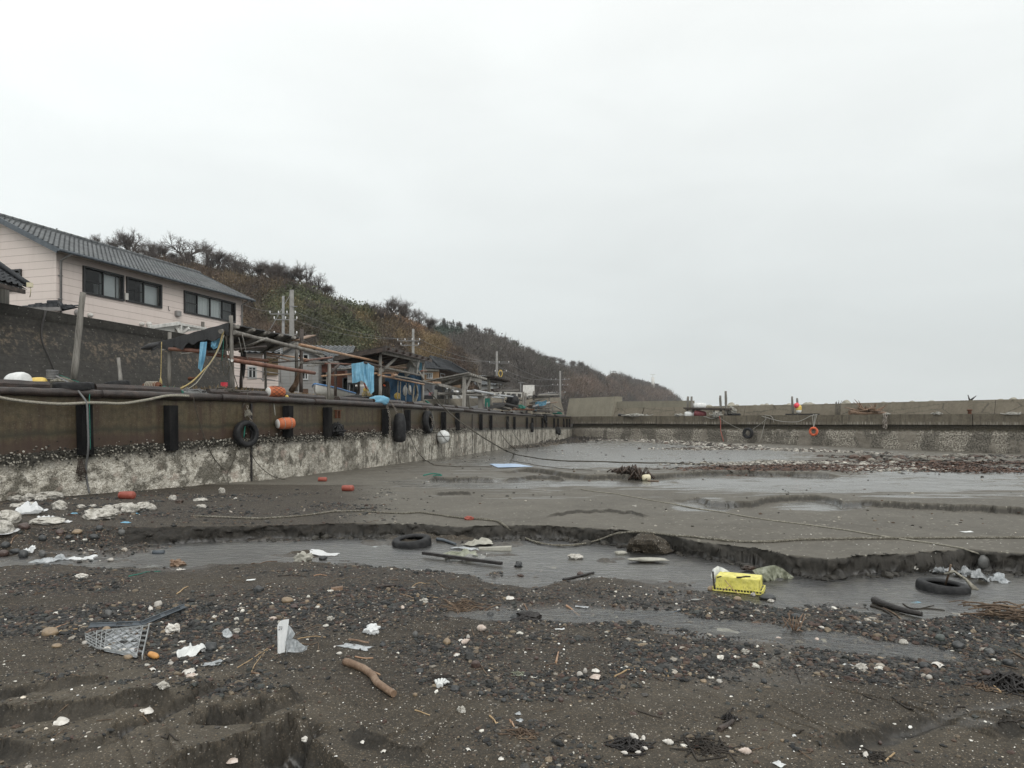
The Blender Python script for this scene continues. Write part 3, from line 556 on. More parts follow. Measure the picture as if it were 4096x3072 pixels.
def hill_col(X,Y,Z,far):
 """ground cover tone by place: brown scrub, green bamboo, tan grass, bare earth"""
 u,v=U0+F*X/Y,V0-F*Z/Y;n=fbm(X*.10,Y*.06+Z*.12,4,seed=70);n2=fbm(X*.35,Z*.35+Y*.2,3,seed=71)
 brown=np.array((.070,.052,.039));green=np.array((.072,.080,.042));tan=np.array((.185,.135,.070));earth=np.array((.24,.145,.085));dark=np.array((.042,.046,.031));grey=np.array((.068,.058,.051))
 c=np.broadcast_to(brown if not far else grey,X.shape+(3,)).copy()
 def put(mask,col):
  m=np.clip(mask,0,1)[...,None];c[:]=c*(1-m)+col*m
 if not far:
  put(sst(blobs(u,v,[(1330,1350,190,110,1),(1180,1240,150,70,.9),(1430,1260,90,60,.9),(1230,1330,120,120,.9),(1010,1080,120,50,.6),(840,1200,200,60,.5)])+.55*n,.30,.62),green)
  put(sst(blobs(u,v,[(1240,1330,70,60,1.)])+.4*n2,.45,.8)*.8,dark)
  put(sst(blobs(u,v,[(1700,1400,110,70,1),(1600,1360,60,40,.7),(1440,1290,50,40,.6)])+.5*n,.42,.7)*.9,tan)
  put(sst(blobs(u,v,[(1640,1300,60,28,1.2),(1670,1330,50,30,.8)])+.4*n2,.5,.8),earth)
  put(sst(n2,.10,.45)*.55,tan*.7);put(sst(-n,.15,.4)*.5,np.array((.095,.058,.042)))
 else:
  put(sst(n,.15,.45)*.6,np.array((.045,.052,.030)))
  put(sst(blobs(u,v,[(1790,1340,70,40,1)])+.3*n,.35,.6),np.array((.022,.034,.024)))
  put(sst(blobs(u,v,[(2330,1560,120,60,.9),(2450,1570,130,50,.9),(2600,1590,100,40,1.),(2420,1500,40,15,.7)])+.7*n,.55,.85)*.8,np.array((.135,.095,.072)))
  put(sst(blobs(u,v,[(2470,1500,50,20,1.)])+.3*n,.5,.8)*.8,np.array((.13,.11,.098)))
 return c*(.8+.4*(n2[...,None]+.5))
def hill_mesh(name,f,n,label,far,mu=260,mw=60):
 S,W=np.meshgrid(np.linspace(0,n-1,mu),np.linspace(0,1.9,mw),indexing='ij');p=f(S,W)
 c=hill_col(p[...,0],p[...,1],p[...,2],far)
 tag(link_mesh(name,np_mesh(name,p,grid_quads(mu,mw),attrs={'tint':c.reshape(-1,3)}),M['hill'],keep=True),label,'hill',kind='structure')
M['hill']=attr_mat('hill',.95,.1,bump=.8,bscale=1.6)
hill_mesh('hill',hf1,nh1,'steep scrub covered hill behind the harbour houses',False)
hill_mesh('headland_hill',hf2,nh2,'long wooded ridge running out to a rocky headland',True)
def scrub(name,f,n,count,size,far,seed,label,twig=.5,per=80):
 rng=np.random.RandomState(seed);S=rng.uniform(0,n-1,count);W=np.clip(rng.uniform(-.02,1.12,count),0,1.12);p=f(S,W);keep_=~(far&(abs(U0+F*p[:,0]/p[:,1]-2455)<42)&(W>.80));S,W,p=S[keep_],W[keep_],p[keep_];count=len(S)
 col=hill_col(p[:,0],p[:,1],p[:,2],far);green=col[:,1]>col[:,0]
 sz=rng.uniform(*size,count)*(p[:,1]/(300. if far else 100.))**.5*np.where(W>.86,.55,1.)
 k=per;n_=count*k;d=rng.normal(0,1,(count,k,3));d/=np.linalg.norm(d,axis=2,keepdims=True);rad=rng.rand(count,k,1)**.45
 ctr=p[:,None,:]+d*rad*np.array([1.,1.,.85])*sz[:,None,None];ctr[...,2]+=.25*sz[:,None]
 isl=(rng.rand(count,k)<np.where(green,.95,1-twig)[:,None])
 L=np.where(isl,.10,.40)[...,None]*sz[:,None,None]*rng.uniform(.6,1.4,(count,k,1));Wd=np.where(isl,.065,.016)[...,None]*sz[:,None,None]*rng.uniform(.7,1.3,(count,k,1))
 ax=np.where(isl[...,None],rng.normal(0,1,(count,k,3)),d*.7+np.array([0,0,.9])+rng.normal(0,.25,(count,k,3)));ax/=np.linalg.norm(ax,axis=2,keepdims=True)
 sd=np.cross(ax,rng.normal(0,1,(count,k,3)));sd/=np.linalg.norm(sd,axis=2,keepdims=True)+1e-9
 q=np.stack([ctr-ax*L,ctr+sd*Wd,ctr+ax*L,ctr-sd*Wd],2).reshape(-1,3)
 tn=col[:,None,:]*rng.uniform(.72,1.35,(count,k,1))*rng.uniform(.7,1.35,(count,1,1));tn=np.repeat(tn.reshape(-1,3),4,0)
 me=np_mesh(name,q,np.arange(n_*4).reshape(-1,4),smooth=False,attrs={'tint':tn})
 tag(link_mesh(name,me,M['leaves'],keep=True),label,'scrub',kind='stuff')
scrub('hillside_scrub',hf1,nh1,6200,(.8,1.9),False,1,'dense brown and green scrub covering the near slope',.55)
scrub('headland_scrub',hf2,nh2,7000,(2.2,4.6),True,2,'leafless brown woodland covering the far ridge',.72,64)
def tree_mesh(seed,spread=1.):
 """a leafless tree one metre tall: tapered trunk, limbs, fans of twigs"""
 rg=random.Random(seed);tr,tw=MB(),MB()
 def grow(p,d,L,r,lv):
  pts=[p];q=p.copy();dd=d.copy();m=4
  for i in range(m):
   dd=(dd+Vector((rg.uniform(-1,1),rg.uniform(-1,1),rg.uniform(-.5,.8)))*.16).normalized();q=q+dd*L/m;pts.append(q.copy())
  (tr if lv<2 else tw).tube(pts,[r*(1-.35*i/m) for i in range(m+1)],5 if lv<2 else 3,False)
  if lv>=5:return
  for k in range({0:4,1:3,2:4,3:3,4:3}[lv]):
   i=rg.randint(2 if lv==0 else 1,m);b=pts[i];ang=rg.uniform(0,6.283);tilt=rg.uniform(.35,.95)*spread
   ax=dd.orthogonal().normalized();ax.rotate(Matrix.Rotation(ang,3,dd));nd=(dd*math.cos(tilt)+ax*math.sin(tilt)+Vector((0,0,.12))).normalized()
   grow(b,nd,L*rg.uniform(.62,.86),r*.56,lv+1)
 for k in range(rg.choice([2,3,3,4])):
  a=rg.uniform(0,6.28);grow(Vector((math.cos(a)*.03,math.sin(a)*.03,-.05)),Vector((math.cos(a)*.5*spread,math.sin(a)*.5*spread,1)).normalized(),.27,.026,0)
 return tr,tw
def set_local(o):
 o.location=(0,0,0)
TREES=[]
for k in range(5):
 tr,tw=tree_mesh(40+k,1.15 if k%2 else .95);r_=bpy.data.objects.new('bare_tree',None)
 a=tr.build('trunk',M['bark'],None,(0,0,0));b=tw.build('crown',M['twigs'],None,(0,0,0));TREES.append((a.data,b.data))
 bpy.data.objects.remove(a);bpy.data.objects.remove(b);bpy.data.objects.remove(r_)
def put_tree(loc,h,k,rz,label,group,wide=1.):
 t=thing('bare_tree',label,'tree',loc,group);t.rotation_euler=(0,0,rz);t.scale=(h*wide,h*wide,h)
 for nm,me in zip(('trunk','crown'),TREES[k%5]):
  c=bpy.data.objects.new(nm,me);COL.objects.link(c);c.parent=t
 return t
def ridge_at(f,n,u,w=1.0):
 S=np.linspace(0,n-1,900);p=f(S,np.full(900,w));uu=U0+F*p[:,0]/p[:,1];i=np.argmin(abs(uu-u));return Vector(p[i])
rg=random.Random(11)
for i in range(24):
 ud=215+i*21+rg.uniform(-8,8);p=ridge_at(hf1,nh1,ud/.54004,rg.uniform(.93,1.0));put_tree(p+Vector((0,0,.2)),rg.uniform(24,36)*1.85*p.y/F*1.25,i+2,rg.uniform(0,6.28),'bare branched tree in the row along the near hilltop','bare trees along the near skyline',rg.uniform(.95,1.5))
NT1=[(285,42,1.3,'wide low bare tree above the pink house roof, left of the tallest one'),(325,30,1.2,'small spreading bare tree between the two big ones over the pink house'),(405,56,1.25,'largest bare tree on the skyline above the pink house'),(442,50,.9,'slim bare tree close on the right of the largest one'),(470,40,1.2,None),(497,34,1.2,None),(520,38,1.1,None),(545,32,1.2,None),(568,36,1.1,None),(592,38,1.2,None),(612,30,1.1,None),(640,38,1.1,'dark bare tree at the left end of the clump over the lone concrete pole'),(658,46,1.0,'tallest bare tree of the dark clump over the lone concrete pole'),(680,40,1.1,'leaning bare tree at the right end of the clump over the lone concrete pole'),(700,26,1.2,None),(848,36,1.2,'wind swept bare tree at the left edge of the sandy bluff'),(868,42,1.1,'tallest bare tree on the sandy bluff'),(888,38,1.0,'dense bare tree in the middle of the sandy bluff group'),(908,36,1.1,'dark bare tree on the right slope of the sandy bluff'),(925,30,1.1,None)]
for i,(ud,hd,wd,lb) in enumerate(NT1):
 p=ridge_at(hf1,nh1,ud/.54004,.97);h=hd*1.85*p.y/F
 put_tree(p+Vector((0,0,.35)),h*1.65,i,rg.uniform(0,6.28),lb or 'bare branched tree in the row along the near hilltop','bare trees along the near skyline',wd)
for i in range(70):
 ud=rg.uniform(955,1445);p=ridge_at(hf2,nh2,ud/.54004,rg.uniform(.97,1.02))+Vector((0,0,1.6));hd=rg.uniform(9,17)*(.55 if ud>1260 else 1)
 if 1300<ud<1355:continue
 put_tree(p-Vector((0,0,.3)),hd*1.85*p.y/F*1.2,i,rg.uniform(0,6.28),'small bare tree on the crest of the far ridge','bare trees along the far ridge',1.3)
p=ridge_at(hf2,nh2,1327/.54004,1.);put_tree(p,7*1.85*p.y/F*1.2,2,1.,'lone tiny tree on top of the rocky knoll',None,1.3)
for i in range(26):
 S=rg.uniform(2,13);W=rg.uniform(.35,.9);p=Vector(hf1(np.array([S]),np.array([W]))[0])
 put_tree(p-Vector((0,0,.2)),rg.uniform(2.6,4.2),i,rg.uniform(0,6.28),'leafless bush tree on the scrubby slope behind the houses','bare trees on the near slope',1.1)
def conifer(seed):
 rg=random.Random(seed);tr,cr=MB(),MB();tr.bar((0,0,-.05),(0,0,.95),.022,.004,6)
 for i in range(240):
  z=.12+.86*rg.random()**.9;r=(.26*(1-z)+.02)*rg.uniform(.5,1.05);a=rg.uniform(0,6.28);p=Vector((math.cos(a)*r,math.sin(a)*r,z-.05*r));s=.06*(1.25-z)
  d=Vector((math.cos(a),math.sin(a),-.25));t_=Vector((-math.sin(a),math.cos(a),0));cr.add([p-d*s*1.6,p+t_*s*.8,p+d*s*1.3,p-t_*s*.8+Vector((0,0,.02))],[(0,1,2,3)])
 return tr,cr
M['conifer']=simple('conifer',(.010,.018,.012),(.022,.034,.020),None,4,(1,1,1),.8,.3,.02,.2)
CON=[]
for k in range(3):
 tr,cr=conifer(k);a=tr.build('trunk',M['bark'],None,(0,0,0));b=cr.build('crown',M['conifer'],None,(0,0,0));CON.append((a.data,b.data));bpy.data.objects.remove(a);bpy.data.objects.remove(b)
def put_con(loc,h,k,label,group):
 t=thing('cedar_tree',label,'tree',loc,group);t.rotation_euler=(0,0,k*1.7);t.scale=(h,h,h)
 for nm,me in zip(('trunk','crown'),CON[k%3]):
  c=bpy.data.objects.new(nm,me);COL.objects.link(c);c.parent=t
H3=[(0,905,235),(120,905,235),(300,952,230),(420,990,225),(520,1010,220)]
for i in range(22):
 u=60+i*19+rg.uniform(-6,6);v=np.interp(u,[q[0] for q in H3],[q[1] for q in H3]);d=np.interp(u,[q[0] for q in H3],[q[2] for q in H3]);p=P(u,v+28,d)
 put_con(p-Vector((0,0,4)),rg.uniform(6.2,8.2),i,'dark cedar in the misty row on the hilltop behind the pink roof','cedars on the misty hilltop')
for i in range(9):
 u=1758+i*11+rg.uniform(-4,4);p=ridge_at(hf2,nh2,u,1.)
 put_con(p-Vector((0,0,1.5)),rg.uniform(3.5,5.5),i,'dark cedar at the near end of the far ridge','cedars on the far ridge')
for i,u in enumerate((1880,1892,1905)):
 p=ridge_at(hf2,nh2,u,1.);put_con(p-Vector((0,0,1.)),4.5,i,'dark cedar in the small clump breaking the far skyline','cedar clump on the far skyline')
Bk=[(-900,560),(-300,790),(0,925),(120,930),(300,975),(420,1010),(600,1060),(900,1200)]
A=np.stack([[P(u,v+30-12*k*(k>2),235+k*8-(3-k)*28*(k<3))-Vector((0,0,(3-k)*9*(k<3))) for u,v in Bk] for k in range(5)])
c_=np.full((A.shape[0]*A.shape[1],3),(.030,.034,.026));tag(link_mesh('hilltop',np_mesh('hilltop',A,grid_quads(5,len(Bk)),attrs={'tint':c_}),M['hill'],keep=True),'misty hilltop far behind the pink house','hill',kind='structure')
def quay_material():
 t=NT('quay_concrete');a=t.attr('st','Vector');s,tt,z=t.xyz(a)
 v=t.comb(s,z,0.);n1=t.noise(t.comb(t.math('MULTIPLY',s,1.),t.math('MULTIPLY',z,.35),0.),1.6,5,.6);n2=t.noise(v,7,5,.65);n3=t.noise(v,40,3,.7)
 run=t.noise(t.comb(t.math('MULTIPLY',s,3.2),t.math('MULTIPLY',z,.28),0.),1.4,4,.6)
 col=t.ramp(t.math('ADD',t.math('MULTIPLY',n2,.6),t.math('MULTIPLY',n3,.4)),(.36,(.032,.025,.012)),(.64,(.100,.078,.042)))
 col=t.mix(t.ramp(run,(.46,0.),(.62,.8)),col,(.036,.018,.010))
 col=t.mix(t.math('MULTIPLY',t.ramp(run,(.30,1.),(.40,0.)),.6),col,(.020,.017,.012))
 col=t.mix(t.math('GREATER_THAN',t.xyz(t.vor(v,60,'Color'))[0],.965),col,(.085,.072,.048))
 w1=t.math('ADD',tt,t.math('MULTIPLY',t.math('SUBTRACT',n1,.5),.25))
 col=t.mix(t.math('MULTIPLY',t.ramp(w1,(.22,0.),(.30,1.),(.40,0.)),.75),col,(.020,.020,.011))
 col=t.mix(t.math('MULTIPLY',t.ramp(w1,(.16,1.),(.27,0.)),.7),col,(.040,.022,.016))
 edge=t.math('ADD',tt,t.math('MULTIPLY',t.math('SUBTRACT',n2,.5),.14))
 vd=t.vor(v,17);vc=t.xyz(t.vor(v,17,'Color'));oy=t.ramp(vd,(.08,(.36,.34,.29)),(.30,(.13,.12,.095)),(.5,(.024,.022,.018)))
 oy=t.mix(t.math('GREATER_THAN',vc[0],.45),oy,(.030,.028,.022))
 fine=t.ramp(t.math('ADD',t.math('MULTIPLY',n3,.55),t.math('MULTIPLY',n2,.45)),(.40,(.12,.108,.085)),(.50,(.36,.335,.285)),(.60,(.64,.615,.55)))
 cells=t.noise(t.comb(s,t.math('MULTIPLY',z,.8),3.),1.9,5,.7);patch=t.ramp(cells,(.50,0.),(.58,1.))
 fine=t.mix(t.math('MULTIPLY',patch,.85),fine,t.ramp(n3,(.35,(.018,.016,.012)),(.7,(.15,.135,.105))))
 stripe=t.ramp(t.noise(t.comb(t.math('MULTIPLY',s,1.),t.math('MULTIPLY',z,.10),8.),1.0,3,.6),(.50,0.),(.55,1.));farm=t.ramp(t.math('MULTIPLY',s,.01),(.24,0.),(.30,1.))
 fine=t.mix(t.math('MULTIPLY',t.math('MULTIPLY',stripe,farm),.62),fine,(.075,.066,.050))
 fine=t.mix(t.math('MULTIPLY',t.ramp(t.noise(v,2.6,3,.5),(.60,0.),(.68,1.)),.35),fine,(.42,.33,.28))
 crust=t.mix(t.ramp(edge,(-.42+.5,1.),(-.26+.5,0.)) if False else t.ramp(t.math('ADD',edge,.5),(.18,0.),(.36,1.)),fine,oy)
 low=t.ramp(t.math('ADD',edge,.5),(.485,1.),(.515,0.))
 col=t.mix(low,col,crust)
 h=t.math('ADD',t.math('MULTIPLY',n3,.5),t.math('MULTIPLY',t.math('SUBTRACT',1.,vd),t.math('MULTIPLY',low,1.2)))
 rough=t.math('MULTIPLY_ADD',low,.35,.5)
 return t.done(t.bsdf(col,rough,t.bump(h,.7,.02),.4))
M['quay_concrete']=quay_material()
Lq,sq=resample(Q,.11);keep=np.ones(len(sq),bool);keep[1:]=[(y<40 or i%3==0) for i,(x,y) in enumerate(Lq[1:])]
keep&=Lq[:,1]>3;keep[-1]=True;Lq,sq=Lq[keep],sq[keep]
zz=np.linspace(QT-.02,-3.1,62);tl=np.gradient(Lq,axis=0);tl/=np.linalg.norm(tl,axis=1,keepdims=True);nl=np.stack([tl[:,1],-tl[:,0]],1)
shell_z=np.interp(Lq[:,1],[0,13.7,15.8,18.9,27,40,60,97],[-.72,-.66,-.54,-.43,-.38,-.40,-.52,-.78])
Sg,Zg=np.meshgrid(sq,zz);bulge=.035*fbm(Sg*9,Zg*9,3,seed=80)*sst(Zg-shell_z[None],.05,-.08)+.012*fbm(Sg*2.2,Zg*2.2,3,seed=81)+.05*sst(Zg-shell_z[None],.0,-.25)
V=np.stack([Lq[None,:,0]+nl[None,:,0]*bulge,Lq[None,:,1]+nl[None,:,1]*bulge,Zg],-1)
st=np.stack([Sg,(Zg-shell_z[None])/(QT-shell_z[None]),Zg],-1)
quay=thing('quay_wall','long rust stained quay wall crusted with white shells, old timber kerb along its top','quay',(-6.8,18.9,-1.7))
link_mesh('wall_face',np_mesh('wall_face',V,grid_quads(*Sg.shape),attrs={'st':st.reshape(-1,3)}),M['quay_concrete'],quay)
rng=np.random.RandomState(9);m_=12000;ii=rng.randint(0,len(sq),m_);ii=ii[Lq[ii,1]<42];m_=len(ii);tz=shell_z[ii]+rng.normal(-.11,.085,m_)*(1+.4*(rng.rand(m_)>.7))
px=Lq[ii,0]+nl[ii,0]*.03+tl[ii,0]*rng.uniform(-.1,.1,m_);py=Lq[ii,1]+nl[ii,1]*.03+tl[ii,1]*rng.uniform(-.1,.1,m_)
tint=np.array([(.40,.38,.33),(.16,.145,.12),(.018,.017,.014),(.035,.03,.024),(.26,.245,.21),(.022,.02,.017)])[rng.randint(0,6,m_)]
o=link_mesh('oyster_crust',pebble_mesh('oyster_crust',px,py,rng.uniform(.010,.028,m_),rng,1,.5,(.5,1.),tint,pz=tz,jit=.35),M['pebbles'],quay);o['kind']='stuff'
c_=MB()
for i in range(len(Lq)-1):pass
cap=np.stack([np.c_[Lq+nl*.02,np.full(len(Lq),QT-.02)],np.c_[Lq-nl*.75,np.full(len(Lq),QT-.03)]])
link_mesh('deck_edge',np_mesh('deck_edge',cap,grid_quads(2,len(Lq))),M['apron'],quay)
rgq=random.Random(4)
def quay_log(u0,u1,off,z,r,mat='kerb_wood',name='rubbing_log',w=None):
 m=MB();n=max(3,int(abs(u1-u0)/40));pts=[QP(u0+(u1-u0)*i/n,off)[0]+Vector((0,0,z+rgq.uniform(-.008,.008))) for i in range(n+1)]
 m.tube(pts,[r*rgq.uniform(.9,1.08) for _ in pts],9);return m.build(name,M[mat],quay)
us=[-2300,-900,-250,400,880,1250,1680,1850,2020,2140,2220,2284]
for a,b in zip(us[:-1],us[1:]):quay_log(a,b-2,.05,QT-.03,.088)
def kerb(u0,u1):
 m=MB();n=4;P0=[]
 for i in range(n+1):
  p,t_,nn=QP(u0+(u1-u0)*i/n,-.22);P0.append((p,t_,nn))
 sect=[(-.11,0),(.11,0),(.12,.10),(.06,.17),(-.07,.17),(-.12,.10)];vs=[]
 for i,(p,t_,nn) in enumerate(P0):
  for a,b in sect:vs.append(p+nn*a*rgq.uniform(.93,1.05)+Vector((0,0,QT+.03+b*rgq.uniform(.93,1.05))))
 k=len(sect);fs=[(i*k+j,i*k+(j+1)%k,(i+1)*k+(j+1)%k,(i+1)*k+j) for i in range(n) for j in range(k)]+[tuple(range(k))[::-1],tuple(range(n*k,n*k+k))]
 m.add(vs,fs);return m.build('timber_kerb',M['kerb_wood'],quay)
def cz(z,x):return UV(z,x,0)[0]
for z,a,b in [(6,-700,-120),(6,-60,425),(6,800,1480),(6,1715,2180),(2,635,1020),(2,1160,1480),(2,1500,1800),(2,1885,2065),(3,400,560),(3,590,700),(3,740,880),(3,905,1000),(3,1030,1100),(3,1125,1200),(3,1225,1300),(3,1330,1400),(3,1425,1500),(3,1540,1640)]:
 kerb(cz(z,a),cz(z,b))
FEND=[(6,660,325,742),(6,1355,345,708),(2,588,1285,1592),(2,978,1300,1590),(2,1550,1315,1562),(2,1770,1325,1530),(2,2128,1345,1522),(3,405,980,1160),(3,545,985,1160),(3,778,1000,1155),(3,878,1010,1155),(3,1044,1020,1146),(3,1112,1025,1150),(3,1238,1030,1142),(3,1292,1035,1132),(3,1392,1035,1132),(3,1430,1040,1130),(3,1507,1040,1132),(3,1546,1042,1130),(3,1602,1042,1128),(3,1633,1044,1126),(3,1658,1044,1124)]
for z,x,y0,y1 in FEND:
 u,v0=UV(z,x,y0);_,v1=UV(z,x,y1);p,t_,n=QP(u,.10);zt,zb=-(v0-V0)/F*p.y,-(v1-V0)/F*p.y
 m=MB();wd=.30;lean=t_*(rgq.uniform(-.03,.03));tp=[(-.15,0),(-.11,.17),(.11,.17),(.15,0)]
 vs=[p-n*.06+t_*a+n*b+Vector((0,0,zt)) for a,b in tp]+[p-n*.06+t_*a+n*b+lean+Vector((0,0,zb)) for a,b in tp]
 m.add(vs,[(0,1,2,3),(7,6,5,4),(0,4,5,1),(1,5,6,2),(2,6,7,3),(3,7,4,0)]);m.build('fender',M['fender_rubber'],quay)
for z,x,y0,y1 in ((6,2010,330,980),(3,1333,1010,1300),(3,890,1160,1370),(3,702,1000,1370)):
 u,v0=UV(z,x,y0);_,v1=UV(z,x,y1);p,t_,n=QP(u,.052);w_=.05 if z==6 else .04
 m=MB();m.beam(Vector((p.x,p.y,-(v0-V0)/F*p.y)),Vector((p.x,p.y,-(v1-V0)/F*p.y-.1)),w_,.05,(t_.x,t_.y,0));m.build('expansion_joint',M['charred'],quay)
p,t_,n=QP(1345,.06);z0=QV(1345,1642).z;m=MB();m.box(Vector((p.x,p.y,z0)),(.30,.10,.03),(t_,n,Vector((0,0,1))))
for k in (-.11,.09):m.box(Vector((p.x,p.y,z0-.13))+t_*k,(.035,.08,.24),(t_,n,Vector((0,0,1))))
m.build('rusty_bracket',M['rust'],quay)
def concrete_mat(name,base,dark,light,streak=.6,rough=.9,crack=False,scale=1.,eff=False):
 t=NT(name);p=t.pos();x,y,z=t.xyz(p);s=t.math('SUBTRACT',t.math('MULTIPLY',x,.7),t.math('MULTIPLY',y,.7));v=t.comb(s,t.math('MULTIPLY',t.math('ADD',x,y),.1),z)
 a=t.noise(v,.7*scale,5,.6);b=t.noise(v,5*scale,5,.65);c=t.noise(v,30*scale,3,.7)
 col=t.ramp(t.math('ADD',t.math('MULTIPLY',a,.45),t.math('ADD',t.math('MULTIPLY',b,.35),t.math('MULTIPLY',c,.2))),(.34,dark),(.5,base),(.68,light))
 run=t.noise(t.comb(t.math('MULTIPLY',s,1.6),0.,t.math('MULTIPLY',z,.22)),1.5*scale,5,.65)
 col=t.mix(t.math('MULTIPLY',t.ramp(run,(.50,0.),(.66,1.)),streak),col,tuple(q*.45 for q in base))
 if eff:
  ev=t.noise(t.comb(t.math('MULTIPLY',s,5.5),0.,t.math('MULTIPLY',z,.5)),1.2,3,.6);big=t.noise(t.comb(s,3.,0.),.35,2,.5);zr=t.ramp(t.math('ADD',t.math('MULTIPLY',z,-1.),t.math('MULTIPLY',ev,.5)),(.30,0.),(.46,1.));col=t.mix(t.math('MULTIPLY',t.math('MULTIPLY',t.ramp(ev,(.46,0.),(.60,.75)),t.ramp(big,(.42,.15),(.58,1.))),zr),col,(.34,.315,.27))
 h=t.math('ADD',b,t.math('MULTIPLY',c,.6))
 if crack:
  d=t.vor(t.comb(t.math('MULTIPLY',s,.25),0.,t.math('MULTIPLY',t.math('ADD',z,t.math('MULTIPLY',b,.5)),.9)),1.,'Distance','DISTANCE_TO_EDGE');k=t.ramp(d,(.006,1.),(.022,0.));col=t.mix(t.math('MULTIPLY',k,.55),col,(.035,.031,.026))
 return t.done(t.bsdf(col,rough,t.bump(h,.5,.03),.3))
M['bw_cap']=concrete_mat('bw_cap',(.118,.101,.075),(.055,.046,.034),(.165,.146,.114),.8,eff=True)
M['bw_parapet']=concrete_mat('bw_parapet',(.150,.131,.100),(.102,.088,.067),(.19,.168,.132),.35,.95,True)
M['bw_parapet_pale']=concrete_mat('bw_parapet_pale',(.185,.170,.132),(.145,.132,.102),(.225,.208,.165),.25)
def bw_low_material():
 t=NT('bw_shell');p=t.pos();x,y,z=t.xyz(p);s=t.math('SUBTRACT',t.math('MULTIPLY',x,.7),t.math('MULTIPLY',y,.7));v=t.comb(s,0.,z)
 n3=t.noise(v,7.,4,.75);n2=t.noise(v,2.2,4,.6);big=t.noise(t.comb(s,0.,t.math('MULTIPLY',z,.5)),.33,4,.6)
 shell=t.ramp(n3,(.36,(.040,.034,.027)),(.48,(.16,.142,.115)),(.60,(.42,.39,.335)))
 bare=t.ramp(n2,(.3,(.14,.122,.098)),(.7,(.24,.215,.18)));spot=t.ramp(n3,(.3,(.018,.016,.013)),(.62,(.085,.075,.06)))
 col=t.mix(t.ramp(big,(.47,0.),(.52,1.)),shell,t.mix(.35,spot,shell));col=t.mix(t.ramp(t.noise(t.comb(s,5.,t.math('MULTIPLY',z,.4)),.42,3,.5),(.57,0.),(.60,.85)),col,bare)
 up=t.math('ADD',z,t.math('MULTIPLY',t.math('SUBTRACT',n2,.5),.7));col=t.mix(t.ramp(up,(-.0-1.05+2,0.),(1.35,1.)) if False else t.ramp(t.math('MULTIPLY_ADD',up,.5,1.),(.46,0.),(.58,1.)),col,t.ramp(n3,(.35,(.022,.019,.013)),(.7,(.082,.069,.046))))
 return t.done(t.bsdf(col,.85,t.bump(n3,.9,.06),.3))
M['bw_shell']=bw_low_material()
bw=thing('breakwater_quay','long concrete breakwater quay across the far side of the harbour, shell crusted below its cap','breakwater',(43.8,60,-3))
Lb,sb=resample(BR,.35);nb_=np.gradient(Lb,axis=0);nb_/=np.linalg.norm(nb_,axis=1,keepdims=True);tb_=nb_.copy();nb_=np.stack([nb_[:,1],-nb_[:,0]],1)
S_,Z_=np.meshgrid(sb,np.linspace(-.22,-3.6,34));bl=-.30+.22*sst(Z_,-.7,-1.3)+.10*fbm(S_*.8,Z_*1.2,4,seed=90)+.05*fbm(S_*4,Z_*4,3,seed=91)
link_mesh('lower_wall',np_mesh('lower_wall',np.stack([Lb[None,:,0]+nb_[None,:,0]*bl,Lb[None,:,1]+nb_[None,:,1]*bl,Z_],-1),grid_quads(*S_.shape)),M['bw_shell'],bw)
cuts=[2284,2320,2448,2625,2890,3082,3368,3890,4120,4400,4900]
for i,(a,b) in enumerate(zip(cuts[:-1],cuts[1:])):
 p0,t0,n0=BP(a+1.5);p1,_,_=BP(b-1.5);m=MB();zt,zb=QT+rgq.uniform(-.012,.012),-.36+rgq.uniform(-.03,.03)
 L_=(p1-p0).length;ax=((p1-p0).normalized(),n0,Vector((0,0,1)))
 mid=(p0+p1)/2;m.box(Vector((mid.x,mid.y,(zt+zb)/2))-n0*2.1,(L_,4.2,zt-zb),ax);m.build('cap_block',M['bw_cap'],bw)
def parapet(name,label,ua,ub,za,zb,back,mat,batter=.5,thick=1.2,zbase=.5):
 p0,t0,n0=BP(ua,-back);p1,_,_=BP(ub,-back);m=MB();U=Vector((0,0,1))
 vs=[p0+U*zbase,p1+U*zbase,p1-n0*batter+U*zb,p0-n0*batter+U*za,p0-n0*(thick+batter)+U*zbase,p1-n0*(thick+batter)+U*zbase,p1-n0*(thick+batter)+U*zb,p0-n0*(thick+batter)+U*za]
 m.add(vs,[(0,1,2,3),(5,4,7,6),(3,2,6,7),(4,0,3,7),(1,5,6,2),(0,4,5,1)]);return tag(m.build(name,M[mat]),label,'seawall')
pr=[2655,2900,3117,3432,3930,4700]
def parapet_top(u):return np.interp(u,[2655,2900,3117,3432,3930,4700],[1.80,1.86,1.84,1.92,2.0,2.0])
pw=thing('parapet_wall','low cracked concrete parapet along the right half of the breakwater','seawall',BP(3400,-4.5)[0]+Vector((0,0,.5)))
for a,b in zip(pr[:-1],pr[1:]):
 o=parapet('wall_panel',None,a+1,b-1,parapet_top(a),parapet_top(b),4.3,'bw_parapet')
 for k in ('label','category'):
  if k in o:del o[k]
 l=Vector(o.location);o.parent=pw;o.location=l-Vector(pw.location)
pm=thing('stepped_seawall','taller concrete seawall with a raised rear strip left of the mooring poles','seawall',BP(2500,-4.5)[0]+Vector((0,0,.5)))
def adopt(o,parent,name=None):
 l=Vector(o.location);o.parent=parent;o.location=l-Vector(parent.location)
 for k in ('label','category'):
  if k in o:del o[k]
for a,b in ((2362,2488),(2490,2662)):adopt(parapet('wall_panel',None,a+1,b-1,1.82,1.8,4.2,'bw_parapet',.55),pm)
adopt(parapet('raised_strip',None,2364,2672,2.72,2.6,4.95,'bw_parapet_pale',.15,.9),pm)
parapet('tall_seawall','tallest pale concrete seawall block at the corner where quay and breakwater meet',2190,2374,3.30,3.42,3.9,'bw_parapet_pale',.8,1.6)
rng=np.random.RandomState(12)
